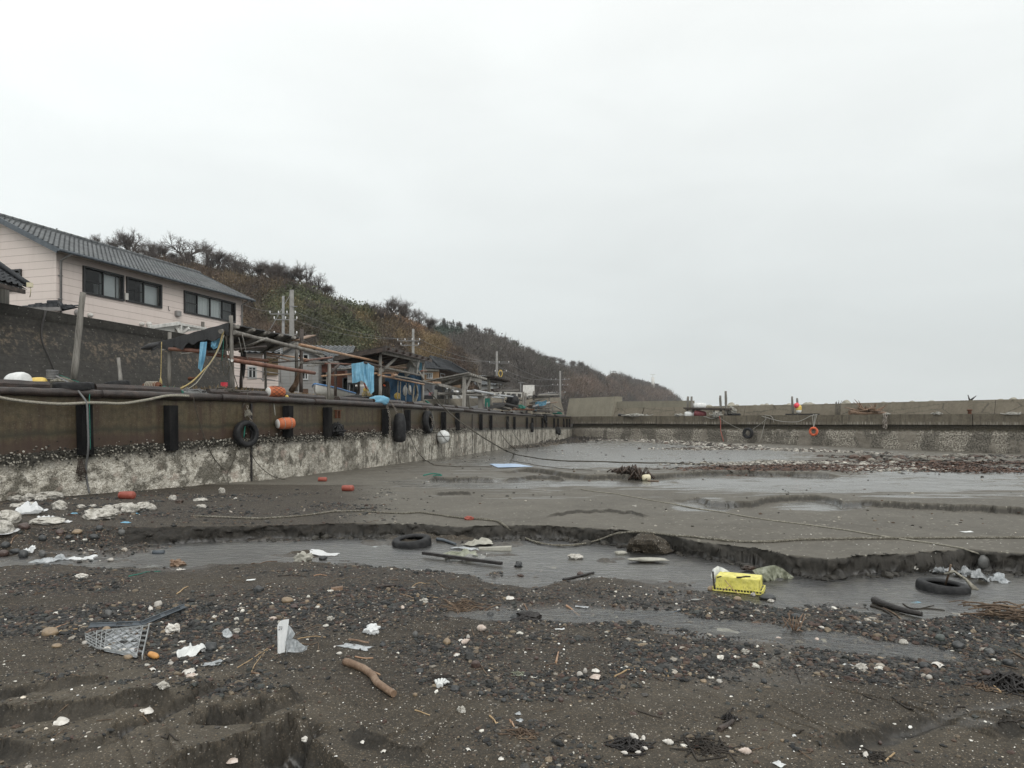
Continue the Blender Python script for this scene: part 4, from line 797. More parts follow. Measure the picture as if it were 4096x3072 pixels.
def heap(name,pts,spread,cnt,size,tints,label,cat,sub=2,mat='pebbles',lift=.3):
 """stones or shells thrown round a line of ground points"""
 pts=np.array([(p.x,p.y) for p in pts]);k=rng.rand(cnt)*(len(pts)-1);i=k.astype(int);f=(k-i)[:,None];c=pts[i]*(1-f)+pts[np.minimum(i+1,len(pts)-1)]*f
 dpt=c[:,1:2];c=c+rng.normal(0,1,(cnt,2))*np.array(spread);r=np.clip(rng.lognormal(math.log(size),.55,cnt),size*.4,size*4)
 tn=np.array(tints)[rng.randint(0,len(tints),cnt)]
 o=link_mesh(name,pebble_mesh(name,c[:,0],c[:,1],r,rng,sub,lift,(.3,.7),tn,jit=.28),M[mat],keep=True);return tag(o,label,cat,kind='stuff')
WH=[(.36,.34,.30),(.27,.25,.22),(.19,.175,.15),(.11,.10,.085),(.045,.04,.034),(.07,.045,.034)]
heap('shell_rubble',[G(4,x,y) for x,y in ((250,690),(480,690),(700,690),(1000,700),(1200,712),(1400,730),(1600,740))],(1.6,1.0),3000,.06,WH,'white shell rubble and stones along the foot of the breakwater','rubble')
heap('shell_rubble',[G(4,x,y) for x,y in ((1200,770),(1450,765),(1700,755),(1950,765),(2212,785))]+[G(5,x,y) for x,y in ((300,770),(520,790),(760,800))],(1.4,1.2),4800,.045,WH,'broad drift of white shells in front of the breakwater','rubble')
heap('shell_rubble',[G(4,x,y) for x,y in ((1560,905),(1800,900),(2000,890),(2212,890))]+[G(5,x,y) for x,y in ((200,890),(500,890),(800,905),(950,950),(1100,940))],(1.0,.6),5000,.027,WH[:5],'pale shells piled among the red brown weed on the mud','rubble')
heap('shell_rubble',[G(5,x,y) for x,y in ((760,830),(950,850),(1200,870),(1500,850),(1900,830),(2200,850))],(1.2,.8),900,.07,WH[2:],'dark stones and weed in the brown pool under the breakwater','rubble')
RW=[(.058,.031,.021),(.082,.043,.028),(.10,.056,.036),(.035,.021,.016),(.022,.017,.013)]
def weed(name,pts,spread,cnt,Ls,label,tints=RW,lift=.016):
 pts=np.array([(p.x,p.y) for p in pts]);k=rng.rand(cnt)*(len(pts)-1);i=k.astype(int);f=(k-i)[:,None];c=pts[i]*(1-f)+pts[np.minimum(i+1,len(pts)-1)]*f
 c=c+rng.normal(0,1,(cnt,2))*np.array(spread);th=rng.uniform(0,3.14,cnt)*.6;L=rng.uniform(*Ls,cnt);zg=parts_of_ground(c[:,0],c[:,1])[0]
 hh=lift+rng.rand(cnt)*lift*2.2;d=np.stack([np.cos(th),np.sin(th)],1)*L[:,None];nn=np.stack([-np.sin(th),np.cos(th)],1)*(L*rng.uniform(.08,.2,cnt))[:,None]
 q=np.stack([np.c_[c-d,zg+.005],np.c_[c+nn,zg+hh],np.c_[c+d,zg+.01],np.c_[c-nn,zg+hh*.5]],1);tn=np.repeat(np.array(tints)[rng.randint(0,len(tints),cnt)]*rng.uniform(.7,1.3,(cnt,1)),4,0)
 o=link_mesh(name,np_mesh(name,q,np.arange(cnt*4).reshape(-1,4),smooth=False,attrs={'tint':tn}),M['pebbles'],keep=True);return tag(o,label,'seaweed',kind='stuff')
weed('red_seaweed',[G(4,x,y) for x,y in ((1600,942),(1900,945),(2212,930))]+[G(5,x,y) for x,y in ((200,930),(500,905),(800,930),(1100,925),(1400,925),(1700,950),(1850,965))],(1.2,.6),9000,(.05,.20),'rust red seaweed drifted over the mud in front of the breakwater')
weed('red_seaweed',[G(5,x,y) for x,y in ((900,880),(1200,890),(1600,900),(2000,895),(2200,880))],(1.5,.8),1500,(.08,.3),'brown weed lying at the near edge of the pool')
weed('dark_seaweed',[G(4,x,y) for x,y in ((180,650),(250,665),(330,680),(120,720))],(1.2,.9),900,(.15,.5),'black weed heaped in the corner of quay and breakwater',[(.014,.011,.009),(.03,.024,.018)],.14)
weed('dark_seaweed',[G(3,x,y) for x,y in ((1150,1335),(1300,1325),(1450,1300),(1560,1290),(1650,1255))],(.5,.6),800,(.1,.3),'dark weed and debris along the foot of the far quay wall',[(.02,.017,.013),(.05,.04,.03),(.10,.085,.065)],.08)
pl=[BP(u,-.2)[0] for u in (3330,3500,3700,3900,4096,4400,4900)];zp_=-2.86
A=np.stack([[Vector((p.x,p.y,zp_))+Vector((-.1,-1,0))*k for p in pl] for k in (0,3.,7.)]);tag(link_mesh('pool_water',np_mesh('pool_water',A,grid_quads(3,len(pl))),M['pool'],keep=True),'still brown pool under the breakwater wall','water',kind='structure')
def tetrapod():
 m=MB();dirs=[Vector((0,0,1))]+[Vector((math.cos(a)*.943,math.sin(a)*.943,-.333)) for a in (0,2.094,4.189)]
 for d in dirs:
  Mx=d.to_track_quat('Z','Y').to_matrix().to_4x4();m.lathe([(.50,0),(.47,.5),(.41,1.0),(.385,1.22),(.33,1.33),(.2,1.40),(.001,1.42)],Mx,16)
 m.lathe([(.001,-.55),(.35,-.42),(.52,-.1),(.52,.1),(.35,.42),(.001,.55)],None,16);return m
tp0=None
TP=[(4,1080,372),(4,1125,374),(4,1185,374),(4,1290,368),(4,1335,350),(4,1400,368),(4,1480,371),(4,1535,366),(4,1650,360),(4,1690,366),(4,1775,370),(4,1830,358),(4,1920,360),(4,2000,352),(4,2090,360),(5,20,352),(5,130,360),(5,350,358),(5,415,328),(5,450,345),(5,615,346),(5,745,347),(5,1050,336),(5,1190,332),(5,1410,336),(5,1730,322),(5,1850,320),(5,1990,306),(5,2160,304),(5,2300,300)]
rgt=random.Random(8)
for i,(z,x,y) in enumerate(TP):
 u,v=UV(z,x,y);p,t_,n=BP(u,-(8.0+rgt.uniform(0,1.2)));zt=-(v-V0)/F*p.y;s=1.15
 o=tp0 if i==0 and tp0 else None
 if tp0 is None:o=tp0=tetrapod().build('tetrapod',M['tetrapod'],None,(0,0,0))
 else:o=tp0.copy();COL.objects.link(o)
 o.scale=(s,s,s);rot=(rgt.uniform(1.3,1.8),rgt.uniform(-.3,.3),rgt.uniform(0,6.28));o.rotation_euler=rot
 Rm=o.rotation_euler.to_matrix();top=max((Rm@Vector(q.co)).z for q in o.data.vertices)*s;o.location=(p.x,p.y,zt-top)
 tag(o,{18:'tetrapod that stands highest behind the parapet, its round leg end raised',4:'tetrapod with a raised round leg between the two pairs of mooring poles'}.get(i,'concrete tetrapod showing just above the parapet of the breakwater'),'tetrapod','tetrapods piled behind the breakwater')
UPV=Vector((0,0,1))
def siding_mat(name,base,line,pitch=.27,var=.06,rough=.7,joint=2.7,grime=.12,z0=0.):
 t=NT(name);p=t.pos();x,y,z=t.xyz(p);f=t.math('FRACT',t.math('MULTIPLY',t.math('ADD',z,z0),1/pitch));ln=t.math('LESS_THAN',f,.055)
 n=t.noise(p,.8,4,.6);n2=t.noise(t.map(p,(3,3,.35)),1.5,4,.6)
 col=t.ramp(n,(.3,tuple(q*(1-var) for q in base)),(.7,tuple(q*(1+var) for q in base)))
 col=t.mix(t.math('MULTIPLY',t.ramp(n2,(.52,0.),(.75,1.)),grime),col,(.16,.12,.09));col=t.mix(t.math('MULTIPLY',ln,.75),col,line)
 h=t.math('MULTIPLY',t.math('SUBTRACT',1.,ln),1.)
 return t.done(t.bsdf(col,rough,t.bump(h,.6,.01),.35))
M['pink_siding']=siding_mat('pink_siding',(.60,.525,.485),(.28,.23,.205),.262,.03)
M['grey_clapboard']=siding_mat('grey_clapboard',(.25,.25,.245),(.07,.068,.065),.19,.18,.85,grime=.5)
M['red_clapboard']=siding_mat('red_clapboard',(.15,.062,.042),(.05,.022,.018),.15,.2,.85,grime=.3)
M['tan_board']=siding_mat('tan_board',(.20,.125,.065),(.10,.06,.03),.4,.15,.8,grime=.4)
M['brown_board']=siding_mat('brown_board',(.085,.05,.034),(.03,.02,.015),.16,.2,.85,grime=.3)
M['plaster']=simple('plaster',(.38,.37,.34),(.48,.47,.44),None,2,(1,1,1),.9,.2,.01,.2,grime=.25)
M['tile']=simple('tile',(.045,.049,.052),(.085,.091,.095),(.13,.137,.14),2.2,(1,1,1),.55,.3,.006,.35,30)
M['dark_tile']=simple('dark_tile',(.022,.024,.027),(.045,.048,.052),None,2.2,(1,1,1),.65,.3,.006,.2,30)
M['frame_dark']=simple('frame_dark',(.010,.010,.011),(.016,.016,.017),None,4,(1,1,1),.4,.1,.003,.4)
M['frame_pale']=simple('frame_pale',(.36,.37,.37),(.46,.47,.47),None,4,(1,1,1),.5,.1,.003,.4)
M['grey_pipe']=simple('grey_pipe',(.17,.165,.16),(.25,.24,.235),None,4,(1,1,1),.6,.1,.003,.4)
M['curtain']=simple('curtain',(.80,.82,.82),(.92,.93,.93),None,6,(1,1,.05),.9,.5,.02,.1)
M['room']=simple('room',(.055,.058,.058),(.085,.09,.09),None,2,(1,1,1),.9,.1,.01,.1)
M['room_pale']=simple('room_pale',(.74,.76,.77),(.84,.86,.87),None,2,(1,1,1),.9,.1,.01,.1)
def glass_mat(name,tint=(.75,.78,.78),refl=1.45):
 t=NT(name);fr=t.n('ShaderNodeFresnel');fr.inputs['IOR'].default_value=refl;tr=t.n('ShaderNodeBsdfTransparent');t.set(tr.inputs[0],tint)
 gl=t.n('ShaderNodeBsdfGlossy');gl.inputs['Roughness'].default_value=.02;t.set(gl.inputs['Normal'],t.bump(t.noise(t.pos(),1.3,2,.5),.03,.05))
 m=t.n('ShaderNodeMixShader');t.set(m.inputs[0],fr.outputs[0]);t.t.links.new(tr.outputs[0],m.inputs[1]);t.t.links.new(gl.outputs[0],m.inputs[2]);return t.done(m.outputs[0])
M['glass']=glass_mat('glass')
M['screen_glass']=glass_mat('screen_glass',(.30,.31,.31))
class Face:
 """a vertical wall plane: origin, along direction e, outward normal n"""
 def __init__(s,o,e,n):s.o=Vector(o);s.e=Vector(e).normalized();s.n=Vector(n).normalized()
 def pt(s,x,z,off=0.):return Vector((s.o.x,s.o.y,0))+s.e*x+s.n*off+UPV*z
 def hit(s,u,v):
  d=Vector(((u-U0)/F,1,-(v-V0)/F));k=Vector((s.o.x,s.o.y,0)).dot(s.n)/d.dot(s.n);p=d*k;return (p-Vector((s.o.x,s.o.y,0))).dot(s.e),p.z
 def rect(s,z,x0,y0,x1,y1):
  a=s.hit(*UV(z,x0,y0));b=s.hit(*UV(z,x1,y1));return (min(a[0],b[0]),max(a[0],b[0]),min(a[1],b[1]),max(a[1],b[1]))
def wall_panel(m,f,x0,x1,z0,z1,holes=(),t=.14):
 """wall with real openings: solid cells of a grid cut by the holes"""
 xs=sorted({x0,x1,*[h[0] for h in holes],*[h[1] for h in holes]});zs=sorted({z0,z1,*[h[2] for h in holes],*[h[3] for h in holes]})
 xs=[x for x in xs if x0<=x<=x1];zs=[z for z in zs if z0<=z<=z1]
 for a,b in zip(xs[:-1],xs[1:]):
  col=[]
  for c,d in zip(zs[:-1],zs[1:]):
   mx_,mz=(a+b)/2,(c+d)/2
   if any(h[0]<mx_<h[1] and h[2]<mz<h[3] for h in holes):continue
   if col and abs(col[-1][1]-c)<1e-6:col[-1][1]=d
   else:col.append([c,d])
  for c,d in col:m.box(f.pt((a+b)/2,(c+d)/2,-t/2),(b-a,t,d-c),(f.e,f.n,UPV))
 return m
def window(parent,f,r,lites=2,frame='frame_dark',fw=.05,rails=(),curtains=(),glass='glass',room='room',depth=1.1,screens=()):
 x0,x1,z0,z1=r;ax=(f.e,f.n,UPV);m=MB()
 for a,b,c,d in ((x0-.03,x1+.03,z1-.01,z1+.05),(x0-.03,x1+.03,z0-.05,z0+.02),(x0-.03,x0+.04,z0+.02,z1-.01),(x1-.04,x1+.03,z0+.02,z1-.01)):m.box(f.pt((a+b)/2,(c+d)/2,.0),(b-a,.13,d-c),ax)
 for i in range(1,lites):x=x0+(x1-x0)*i/lites;m.box(f.pt(x,(z0+z1)/2,-.03),(fw,.06,z1-z0-.03),ax)
 for i in rails:m.box(f.pt(x0+(x1-x0)*(i+.5)/lites,(z0+z1)/2,-.03),((x1-x0)/lites-fw,.04,.03),ax)
 w=m.build('window',M[frame],parent)
 for i in range(lites):
  a,b=x0+(x1-x0)*i/lites,x0+(x1-x0)*(i+1)/lites;g=MB();g.quad(f.pt(a+.015,z0+.02,-.045),f.pt(b-.015,z0+.02,-.045),f.pt(b-.015,z1-.02,-.045),f.pt(a+.015,z1-.02,-.045));g.build('pane',M['screen_glass' if i in screens else glass],w)
 for i in curtains:
  a,b=x0+(x1-x0)*i/lites,x0+(x1-x0)*(i+1)/lites;k=40;A=np.array([[f.pt(a+(b-a)*j/k,zz_,-.16+.03*math.sin(j*1.25)) for j in range(k+1)] for zz_ in (z0+.01,z1-.01)]);g=MB();g.sheet(A);g.build('curtain',M['curtain'],w)
 g=MB();g.box(f.pt((x0+x1)/2,(z0+z1)/2,-depth),(x1-x0+.6,.04,z1-z0+.6),ax);g.box(f.pt((x0+x1)/2,z1+.32,-depth/2-.08),(x1-x0+.6,depth-.2,.04),ax);g.box(f.pt((x0+x1)/2,z0-.32,-depth/2-.08),(x1-x0+.6,depth-.2,.04),ax)
 for x in (x0-.32,x1+.32):g.box(f.pt(x,(z0+z1)/2,-depth/2-.08),(.04,depth-.2,z1-z0+.6),ax)
 g.build('room_recess',M[room],w);return w
def tile_roof(p,e,L,s,SL,tw=.27,th=.25,amp=.028,cut0=0.,cut1=0.):
 """curved pantiles in stepped courses; cut0/cut1 narrow the top (hips)"""
 p,e,s=Vector(p),Vector(e).normalized(),Vector(s).normalized();n=e.cross(s);n=n if n.z>0 else -n;C=max(2,int(SL/th));k=max(2,int(L/tw))*8;rows=[]
 xs=np.linspace(0,1,k+1)
 for i in range(C):
  for j,(dy,dz) in enumerate(((0,.035),(1,.006))):
   y=(i+dy)*SL/C;fr=y/SL;a,b=cut0*fr,L-cut1*fr;x=a+(b-a)*xs;ph=x/tw*2*np.pi;h=amp*(np.cos(ph)+.25*np.cos(2*ph))+dz
   rows.append(np.array(p)[None]+np.outer(x,np.array(e))+np.array(s)[None]*y+np.outer(h,np.array(n)))
 m=MB();m.sheet(np.array(rows),False);m.add([p-n*.05,p+e*L-n*.05,p+e*(L-cut1)+s*SL-n*.05,p+e*cut0+s*SL-n*.05],[(0,1,2,3)]);return m
def ridge_tiles(a,b,r=.11,n=None):
 a,b=Vector(a),Vector(b);m=MB();k=n or max(2,int((b-a).length/.3))
 for i in range(k):m.bar(a.lerp(b,i/k),a.lerp(b,(i+.97)/k),r,r*.93,8)
 m.beam(a-UPV*.1,b-UPV*.1,r*1.7,.16);return m
O=Vector((-15.6,24.,0));ea=Vector((2.7,9.4,0)).normalized();eb=Vector((-9.4,2.7,0)).normalized();HL,W2,EZ=9.85,2.62,5.98;SLP=.46;GZ=.85
fr_=Face(O,ea,-eb);gb=Face(O+eb*2*W2,-eb,-ea)
house=thing('pink_house','two storey pale pink house with grey tiled roof above the seawall','house',O+ea*HL/2+eb*W2+UPV*GZ)
W1=fr_.rect(1,668,545,985,780);W1=(W1[0],W1[1],fr_.hit(*UV(1,660,738))[1],fr_.hit(*UV(1,670,540))[1])
W2r=fr_.rect(1,1017,625,1292,850);W2r=(W2r[0],W2r[1],fr_.hit(*UV(1,1012,805))[1],fr_.hit(*UV(1,1017,625))[1])
W3=(fr_.hit(*UV(1,1480,735))[0],fr_.hit(*UV(1,1885,830))[0],fr_.hit(*UV(1,1477,898))[1],fr_.hit(*UV(1,1482,737))[1])
WD=(fr_.hit(*UV('h',1135,900))[0],fr_.hit(*UV('h',1418,900))[0],fr_.hit(*UV('h',1140,1070))[1],fr_.hit(*UV('h',1145,810))[1])
m=MB();wall_panel(m,fr_,0,HL,GZ,EZ,[W1,W2r,W3,WD]);wg=gb.rect(1,58,566,172,725)
wg=(gb.hit(*UV(1,55,640))[0],gb.hit(*UV(1,172,640))[0],gb.hit(*UV(1,165,720))[1],gb.hit(*UV(1,172,568))[1])
wall_panel(m,gb,0,2*W2-.142,GZ,EZ,[wg]);fb=Face(O+ea*HL,eb,ea);wall_panel(m,fb,.142,2*W2,GZ,EZ);bk=Face(O+eb*2*W2+ea*HL,-ea,eb);wall_panel(m,bk,.142,HL-.142,GZ,EZ)
rz=EZ+W2*SLP
for f,d in ((gb,1),(fb,1)):
 a,b,c=f.pt(0,EZ+.001),f.pt(2*W2,EZ+.001),f.pt(W2,rz+.001);t_=-f.n*.14;m.add([a,b,c,a+t_,b+t_,c+t_],[(0,1,2),(5,4,3),(0,3,4,1),(1,4,5,2),(2,5,3,0)])
m.build('wall',M['pink_siding'],house)
window(house,fr_,W1,2,rails=(0,),screens=(0,),room='room',depth=1.6);window(house,fr_,W2r,2,rails=(0,),screens=(0,),depth=1.6)
window(house,fr_,W3,4,rails=(0,3),curtains=(0,1,2,3),screens=(0,3));window(house,gb,wg,2,curtains=(1,));window(house,fr_,WD,2,frame='frame_pale',curtains=(),room='room_pale',depth=.5)
for r_,a,b,c_,d_ in ((W1,.52,1.1,0,1),(W1,.37,.49,0,.48),(W2r,.52,1.1,0,.95)):
 g=MB();x0,x1=r_[0]+(r_[1]-r_[0])*a,r_[0]+(r_[1]-r_[0])*b;z0_,z1_=r_[2]+.03+(r_[3]-r_[2]-.06)*c_,r_[2]+.03+(r_[3]-r_[2]-.06)*d_;g.box(fr_.pt((x0+x1)/2,(z0_+z1_)/2,-.22),(x1-x0,.03,z1_-z0_),(fr_.e,fr_.n,UPV));g.build('inner_wall',M['room_pale'],house)
so=.48;sl=Vector((1,SLP,0)).normalized();s_f=(eb*sl.x+UPV*sl.y);s_b=(-eb*sl.x+UPV*sl.y);SLn=(W2+so)/sl.x
roof=tile_roof(O-ea*.35-eb*so+UPV*(EZ-so*SLP+.02),ea,HL+.58,s_f,SLn,.20,.24,.022).build('roof',M['tile'],house)
tile_roof(O-ea*.35+eb*(2*W2+so)+UPV*(EZ-so*SLP+.02),ea,HL+.58,s_b,SLn,.265,.27,.03).build('roof',M['tile'],house)
ridge_tiles(O-ea*.4+eb*W2+UPV*(rz+.085),O+ea*(HL+.25)+eb*W2+UPV*(rz+.085),.09).build('ridge_tiles',M['tile'],roof)
m=MB()
for s_ in (-.33,HL+.2):
 for q in (-1,1):m=MB();m.beam(O+ea*s_+eb*(W2+q*(W2+so-.03))+UPV*(EZ-so*SLP-.03),O+ea*s_+eb*W2+UPV*(rz+.0),.05,.18);m.build('barge_board',M['dark_plastic'],house)
m=MB();gx=lambda s_:O+ea*s_-eb*(so+.06)+UPV*(EZ-so*SLP-.015)
m.tube([gx(-.38),gx(HL*.5)-UPV*.012,gx(HL+.24)],.055,8);m.build('gutter',M['dark_plastic'],house)
m=MB()
for s_ in (.12,HL-.10):
 m.tube([gx(s_)-UPV*.04,O+ea*s_-eb*.30+UPV*(EZ-.36),O+ea*s_-eb*.07+UPV*(EZ-.47),O+ea*s_-eb*.07+UPV*(GZ+.5 if s_>1 else 3.25)],.038,8)
 for z_ in (5.,4.2,3.5):m.box(O+ea*s_-eb*.05+UPV*z_,(.12,.10,.03),(ea,eb,UPV))
m.build('downpipe',M['grey_pipe'],house)
def vent(z,x,y,r,mat='grey_pipe'):
 x_,z_=fr_.hit(*UV(z,x,y));c=fr_.pt(x_,z_);Mx=Matrix.Translation(c)@fr_.n.to_track_quat('Z','Y').to_matrix().to_4x4();m=MB();m.lathe([(r,0),(r,.04),(r*.92,.10),(r*.6,.15),(.001,.165)],Mx,14);m.build('vent',M[mat],house)
vent(1,618,908,.12);vent(1,716,927,.085,'white_paint');vent(1,1132,998,.085,'white_paint');vent(1,1190,1000,.11,'white_paint')
x_,z_=fr_.hit(*UV(1,1421,914));m=MB();m.box(fr_.pt(x_,z_,.07),(.24,.14,.21),(ea,-eb,UPV));m.build('meter_box',M['grey_pipe'],house)
x_,z_=fr_.hit(*UV(1,1349,876));m=MB();c=fr_.pt(x_,z_,.04);m.tube([c+UPV*.11,c-UPV*.02,c-UPV*.07+ea*.04,c-UPV*.03+ea*.09],.012,6);m.build('hook',M['frame_dark'],house)
m=MB();x_,z_=fr_.hit(*UV(1,1005,777));m.box(fr_.pt(x_,z_,.05),(.14,.10,.26),(ea,-eb,UPV));m.build('switch_box',M['plaster'],house)
c0=gb.hit(*UV(1,470,840));e0=P(*UV(1,175,850),23.2);e1=P(*UV(1,505,868),23.3);lr=tile_roof(e0-UPV*.06,e1-e0,(e1-e0).length,(ea*.86+UPV*.30),.75,.2,.2,.02).build('porch_roof',M['dark_tile'],house)
m=ridge_tiles(PZ(1,385,822,23.9),PZ(1,478,820,23.9),.07);m.bar(PZ(1,478,825,23.8),PZ(1,505,858,23.2),.07,.06,8);m.build('ridge_tiles',M['dark_tile'],lr)
m=MB();m.beam(PZ(1,225,876,23.25),PZ(1,490,876,23.3),.05,.12);m.beam(PZ(1,490,880,23.3),PZ(1,470,840,24),.05,.10);m.build('porch_eave',M['grey_pipe'],house)
gw=thing('garden_wall','low dark concrete wall with a pipe railing, seen through the timber shelter','wall',P(1000,1560,29.5))
m=MB();a,b=PZ('h',1000,1155,30.),PZ(2,560,1045,35.5);a.z=b.z=1.55
m.beam(Vector((a.x,a.y,1.05)),Vector((b.x,b.y,1.10)),.25,.95);m.build('wall_panel',M['old_concrete'] if 'old_concrete' in M else simple('old_concrete',(.03,.028,.024),(.065,.058,.048),(.10,.09,.075),3,(1,1,.4),.9,.5,.02,.2),gw)
m=MB()
for (x0,y0,x1,y1) in ((930,905,2212,1070),(1010,1060,2212,1200)):m.bar(PZ('h',x0,y0,28.5),PZ('h',x1,y1,34),.02)
for x,y0,y1 in ((1280,830,1130),(2000,760,1220)):m.bar(PZ('h',x,y0,29+(x-930)/240),PZ('h',x,y1,29+(x-930)/240),.03)
for x,y0,y1 in ((375,570,1310),(15,720,1260)):m.bar(PZ('i',x,y0,34),PZ('i',x,y1,34),.028)
for y0,y1 in ((1070,1115),(1235,1272)):m.bar(PZ('i',-30,y0,33),PZ('i',390,y1,34.2),.02)
m.build('railing',M['grey_pipe'],gw)
m=MB();c=PZ('h',1315,1270,26.);m.box(c,(.20,.16,.13));m.lathe([(.085,-.12),(.11,.07)],Matrix.Translation(c),12);o=m.build('red_bucket',M['red_float']);tag(o,'small red container standing behind the timber posts of the shelter','container')
hut=thing('tiled_hut','dark tiled hut corner jutting in at the left edge above the seawall','hut',P(-120,1230,20.5))
e0,e1=PZ(1,-500,545,22.5),PZ(1,232,690,20.2);sdir=(Vector((-.25,1,0)).normalized()*.92+UPV*.36)
e1b=PZ(1,240,682,20.3);lr=tile_roof(Vector((-14.,20.3,3.84)),(0,-1,0),6.,Vector((-.83,0,.56)),3.2,.24,.24,.03).build('roof',M['dark_tile'],hut)
m=MB();m.bar(Vector((-13.95,20.3,3.93)),Vector((-16.7,20.3,5.78)),.075,.075,8,.01,8);m.build('ridge_tiles',M['dark_tile'],hut)
m=MB();m.beam(Vector((-14.05,20.2,3.72)),Vector((-14.05,15,3.72)),.08,.12);m.build('eave_beam',M['dark_wood'],hut)
m=MB();m.beam(PZ(1,36,690,20.6),PZ(1,36,850,20.6),.17,.17,(1,0,0));m.build('corner_post',M['grey_wood'],hut)
hf=Face(PZ(1,-420,800,20.75),(1,.07,0),(.07,-1,0));m=MB();wall_panel(m,hf,0,(PZ(1,20,800,20.75)-hf.o).length-.05,2.9,4.3,[]);m.build('wall',M['plaster'],hut)
m=MB();c=PZ(1,8,710,20.66);m.box(c,(.22,.05,.9));m.build('window',M['frame_dark'],hut);m=MB();m.box(PZ(1,2,705,20.61),(.15,.02,.78));m.build('pane',M['glass'],hut)
m=MB();m.box(PZ(1,240,684,20.05),(.13,.10,.13));m.tube([PZ(1,240,690,20.05),PZ(1,248,720,20.05),PZ(1,245,760,20.1),PZ(1,240,780,20.3)],.012,5);o=m.build('lamp_box',M['cream_float'],hut)
def seawall_material():
 t=NT('seawall');p=t.pos();x,y,z=t.xyz(p);s=t.math('ADD',y,t.math('MULTIPLY',x,-.3));v=t.comb(s,t.math('MULTIPLY',x,.2),z)
 a=t.noise(v,1.2,5,.65);b=t.noise(v,8,5,.7);c=t.noise(v,60,2,.7)
 col=t.ramp(t.math('ADD',t.math('MULTIPLY',b,.55),t.math('MULTIPLY',c,.45)),(.33,(.026,.025,.023)),(.66,(.062,.059,.054)))
 zz_=t.math('ADD',z,t.math('MULTIPLY',t.math('SUBTRACT',a,.5),1.5));band=t.ramp(t.math('MULTIPLY',zz_,.2),(.36,0.),(.46,1.),(.545,1.),(.60,0.))
 tan=t.ramp(t.math('ADD',t.math('MULTIPLY',a,.35),t.math('MULTIPLY',b,.65)),(.50,0.),(.60,1.));col=t.mix(t.math('MULTIPLY',t.math('MULTIPLY',band,tan),.7),col,t.ramp(b,(.4,(.10,.075,.052)),(.65,(.19,.15,.11))))
 col=t.mix(t.math('MULTIPLY',t.ramp(t.math('MULTIPLY',zz_,.2),(.50,0.),(.60,1.)),.8),col,t.ramp(b,(.35,(.013,.0125,.011)),(.7,(.040,.037,.032))))
 col=t.mix(t.math('GREATER_THAN',t.xyz(t.vor(v,34,'Color'))[0],.988),col,(.11,.105,.095))
 bd=t.math('LESS_THAN',t.math('FRACT',t.math('MULTIPLY',z,4.2)),.06);col=t.mix(t.math('MULTIPLY',bd,.45),col,(.02,.02,.018))
 return t.done(t.bsdf(col,.85,t.bump(t.math('ADD',b,t.math('MULTIPLY',c,.5)),.6,.02),.25))
M['seawall']=seawall_material()
sA,sB=Vector((-16.5,15.2,0)),Vector((-11.75,28.6,0));sd_=(sB-sA).normalized();sn=Vector((sd_.y,-sd_.x,0));SL_=(sB-sA).length
pf=[(.85,.3),(.62,1.0),(.36,1.9),(.18,2.7),(.12,3.02),(.14,3.10),(.14,3.36),(-.30,3.38),(-.34,.3)]
n_=90;A=np.array([[np.array(sA+sd_*(SL_*i/n_)+sn*(o_+.02*float(fbm(i*.3,z_*2.,3)))+UPV*(z_+(0 if z_<2 else (.10-.20*i/n_)))) for o_,z_ in pf] for i in range(n_+1)])
sw=thing('dark_seawall','dark stained concrete seawall leaning back below the pink house','seawall',(sA+sB)/2+UPV*.3)
m=MB();m.sheet(A,False);m.add([tuple(q) for q in A[-1]],[tuple(range(len(pf)))]);m.add([tuple(q) for q in A[0]],[tuple(range(len(pf)))[::-1]]);m.build('wall_face',M['seawall'],sw)
m=MB();pts=[]
for x,y in ((362,890),(345,950),(325,1020),(318,1110),(335,1180),(370,1260),(400,1340),(440,1440)):
 f_=Face(sA+sn*(.20+.6*(y-890)/900),sd_,sn);x_,z_=f_.hit(*UV(1,x,y));pts.append(f_.pt(x_,z_,.03+.1*(y-890)/550))
m.tube(pts,.028,6);tag(m.build('cable',M['charred']),'black cable hanging down the dark seawall','cable')
c=PZ('h',720,1170,25.6);m=MB();m.lathe([(.001,-.1),(.06,-.08),(.07,0),(.04,.05),(.02,.28),(.001,.29)],Matrix.Translation(c)@Matrix.Rotation(R(80),4,'Y'),10);tag(m.build('wall_fitting',M['rust']),'rusty iron fitting sticking out of the dark seawall end','fitting')
pg=thing('white_pergola','flaking white timber pergola in front of the pink house','pergola',PZ('h',530,390,27.6))
m=MB();m.beam(PZ('h',-20,262,25.6),PZ('h',525,188,27.5),.10,.12);m.beam(PZ('h',525,205,27.5),PZ('h',995,285,30.3),.07,.09);m.build('top_beam',M['white_paint'],pg)
m=MB();m.beam(PZ('h',530,200,27.6),PZ('h',530,470,27.6),.13,.13,(1,0,0));m.build('post',M['white_paint'],pg)
for a,b in (((440,225),(520,350)),((690,275),(545,385))):m=MB();m.beam(PZ('h',*a,27.4),PZ('h',*b,27.55),.05,.10);m.build('brace',M['white_paint'],pg)
for k in range(10):m=MB();m.beam(PZ('h',60+k*15,250+k*14,26+k*.05),PZ('h',560+k*44,222+k*8,27.7+k*.26),.03,.05);m.build('slat',M['white_paint'],pg)
m=MB();m.beam(PZ('h',935,165,30.5),PZ('h',928,480,30.5),.12,.1,(1,0,0));tag(m.build('wooden_post',M['grey_wood']),'square grey post standing just behind the white pergola','post')
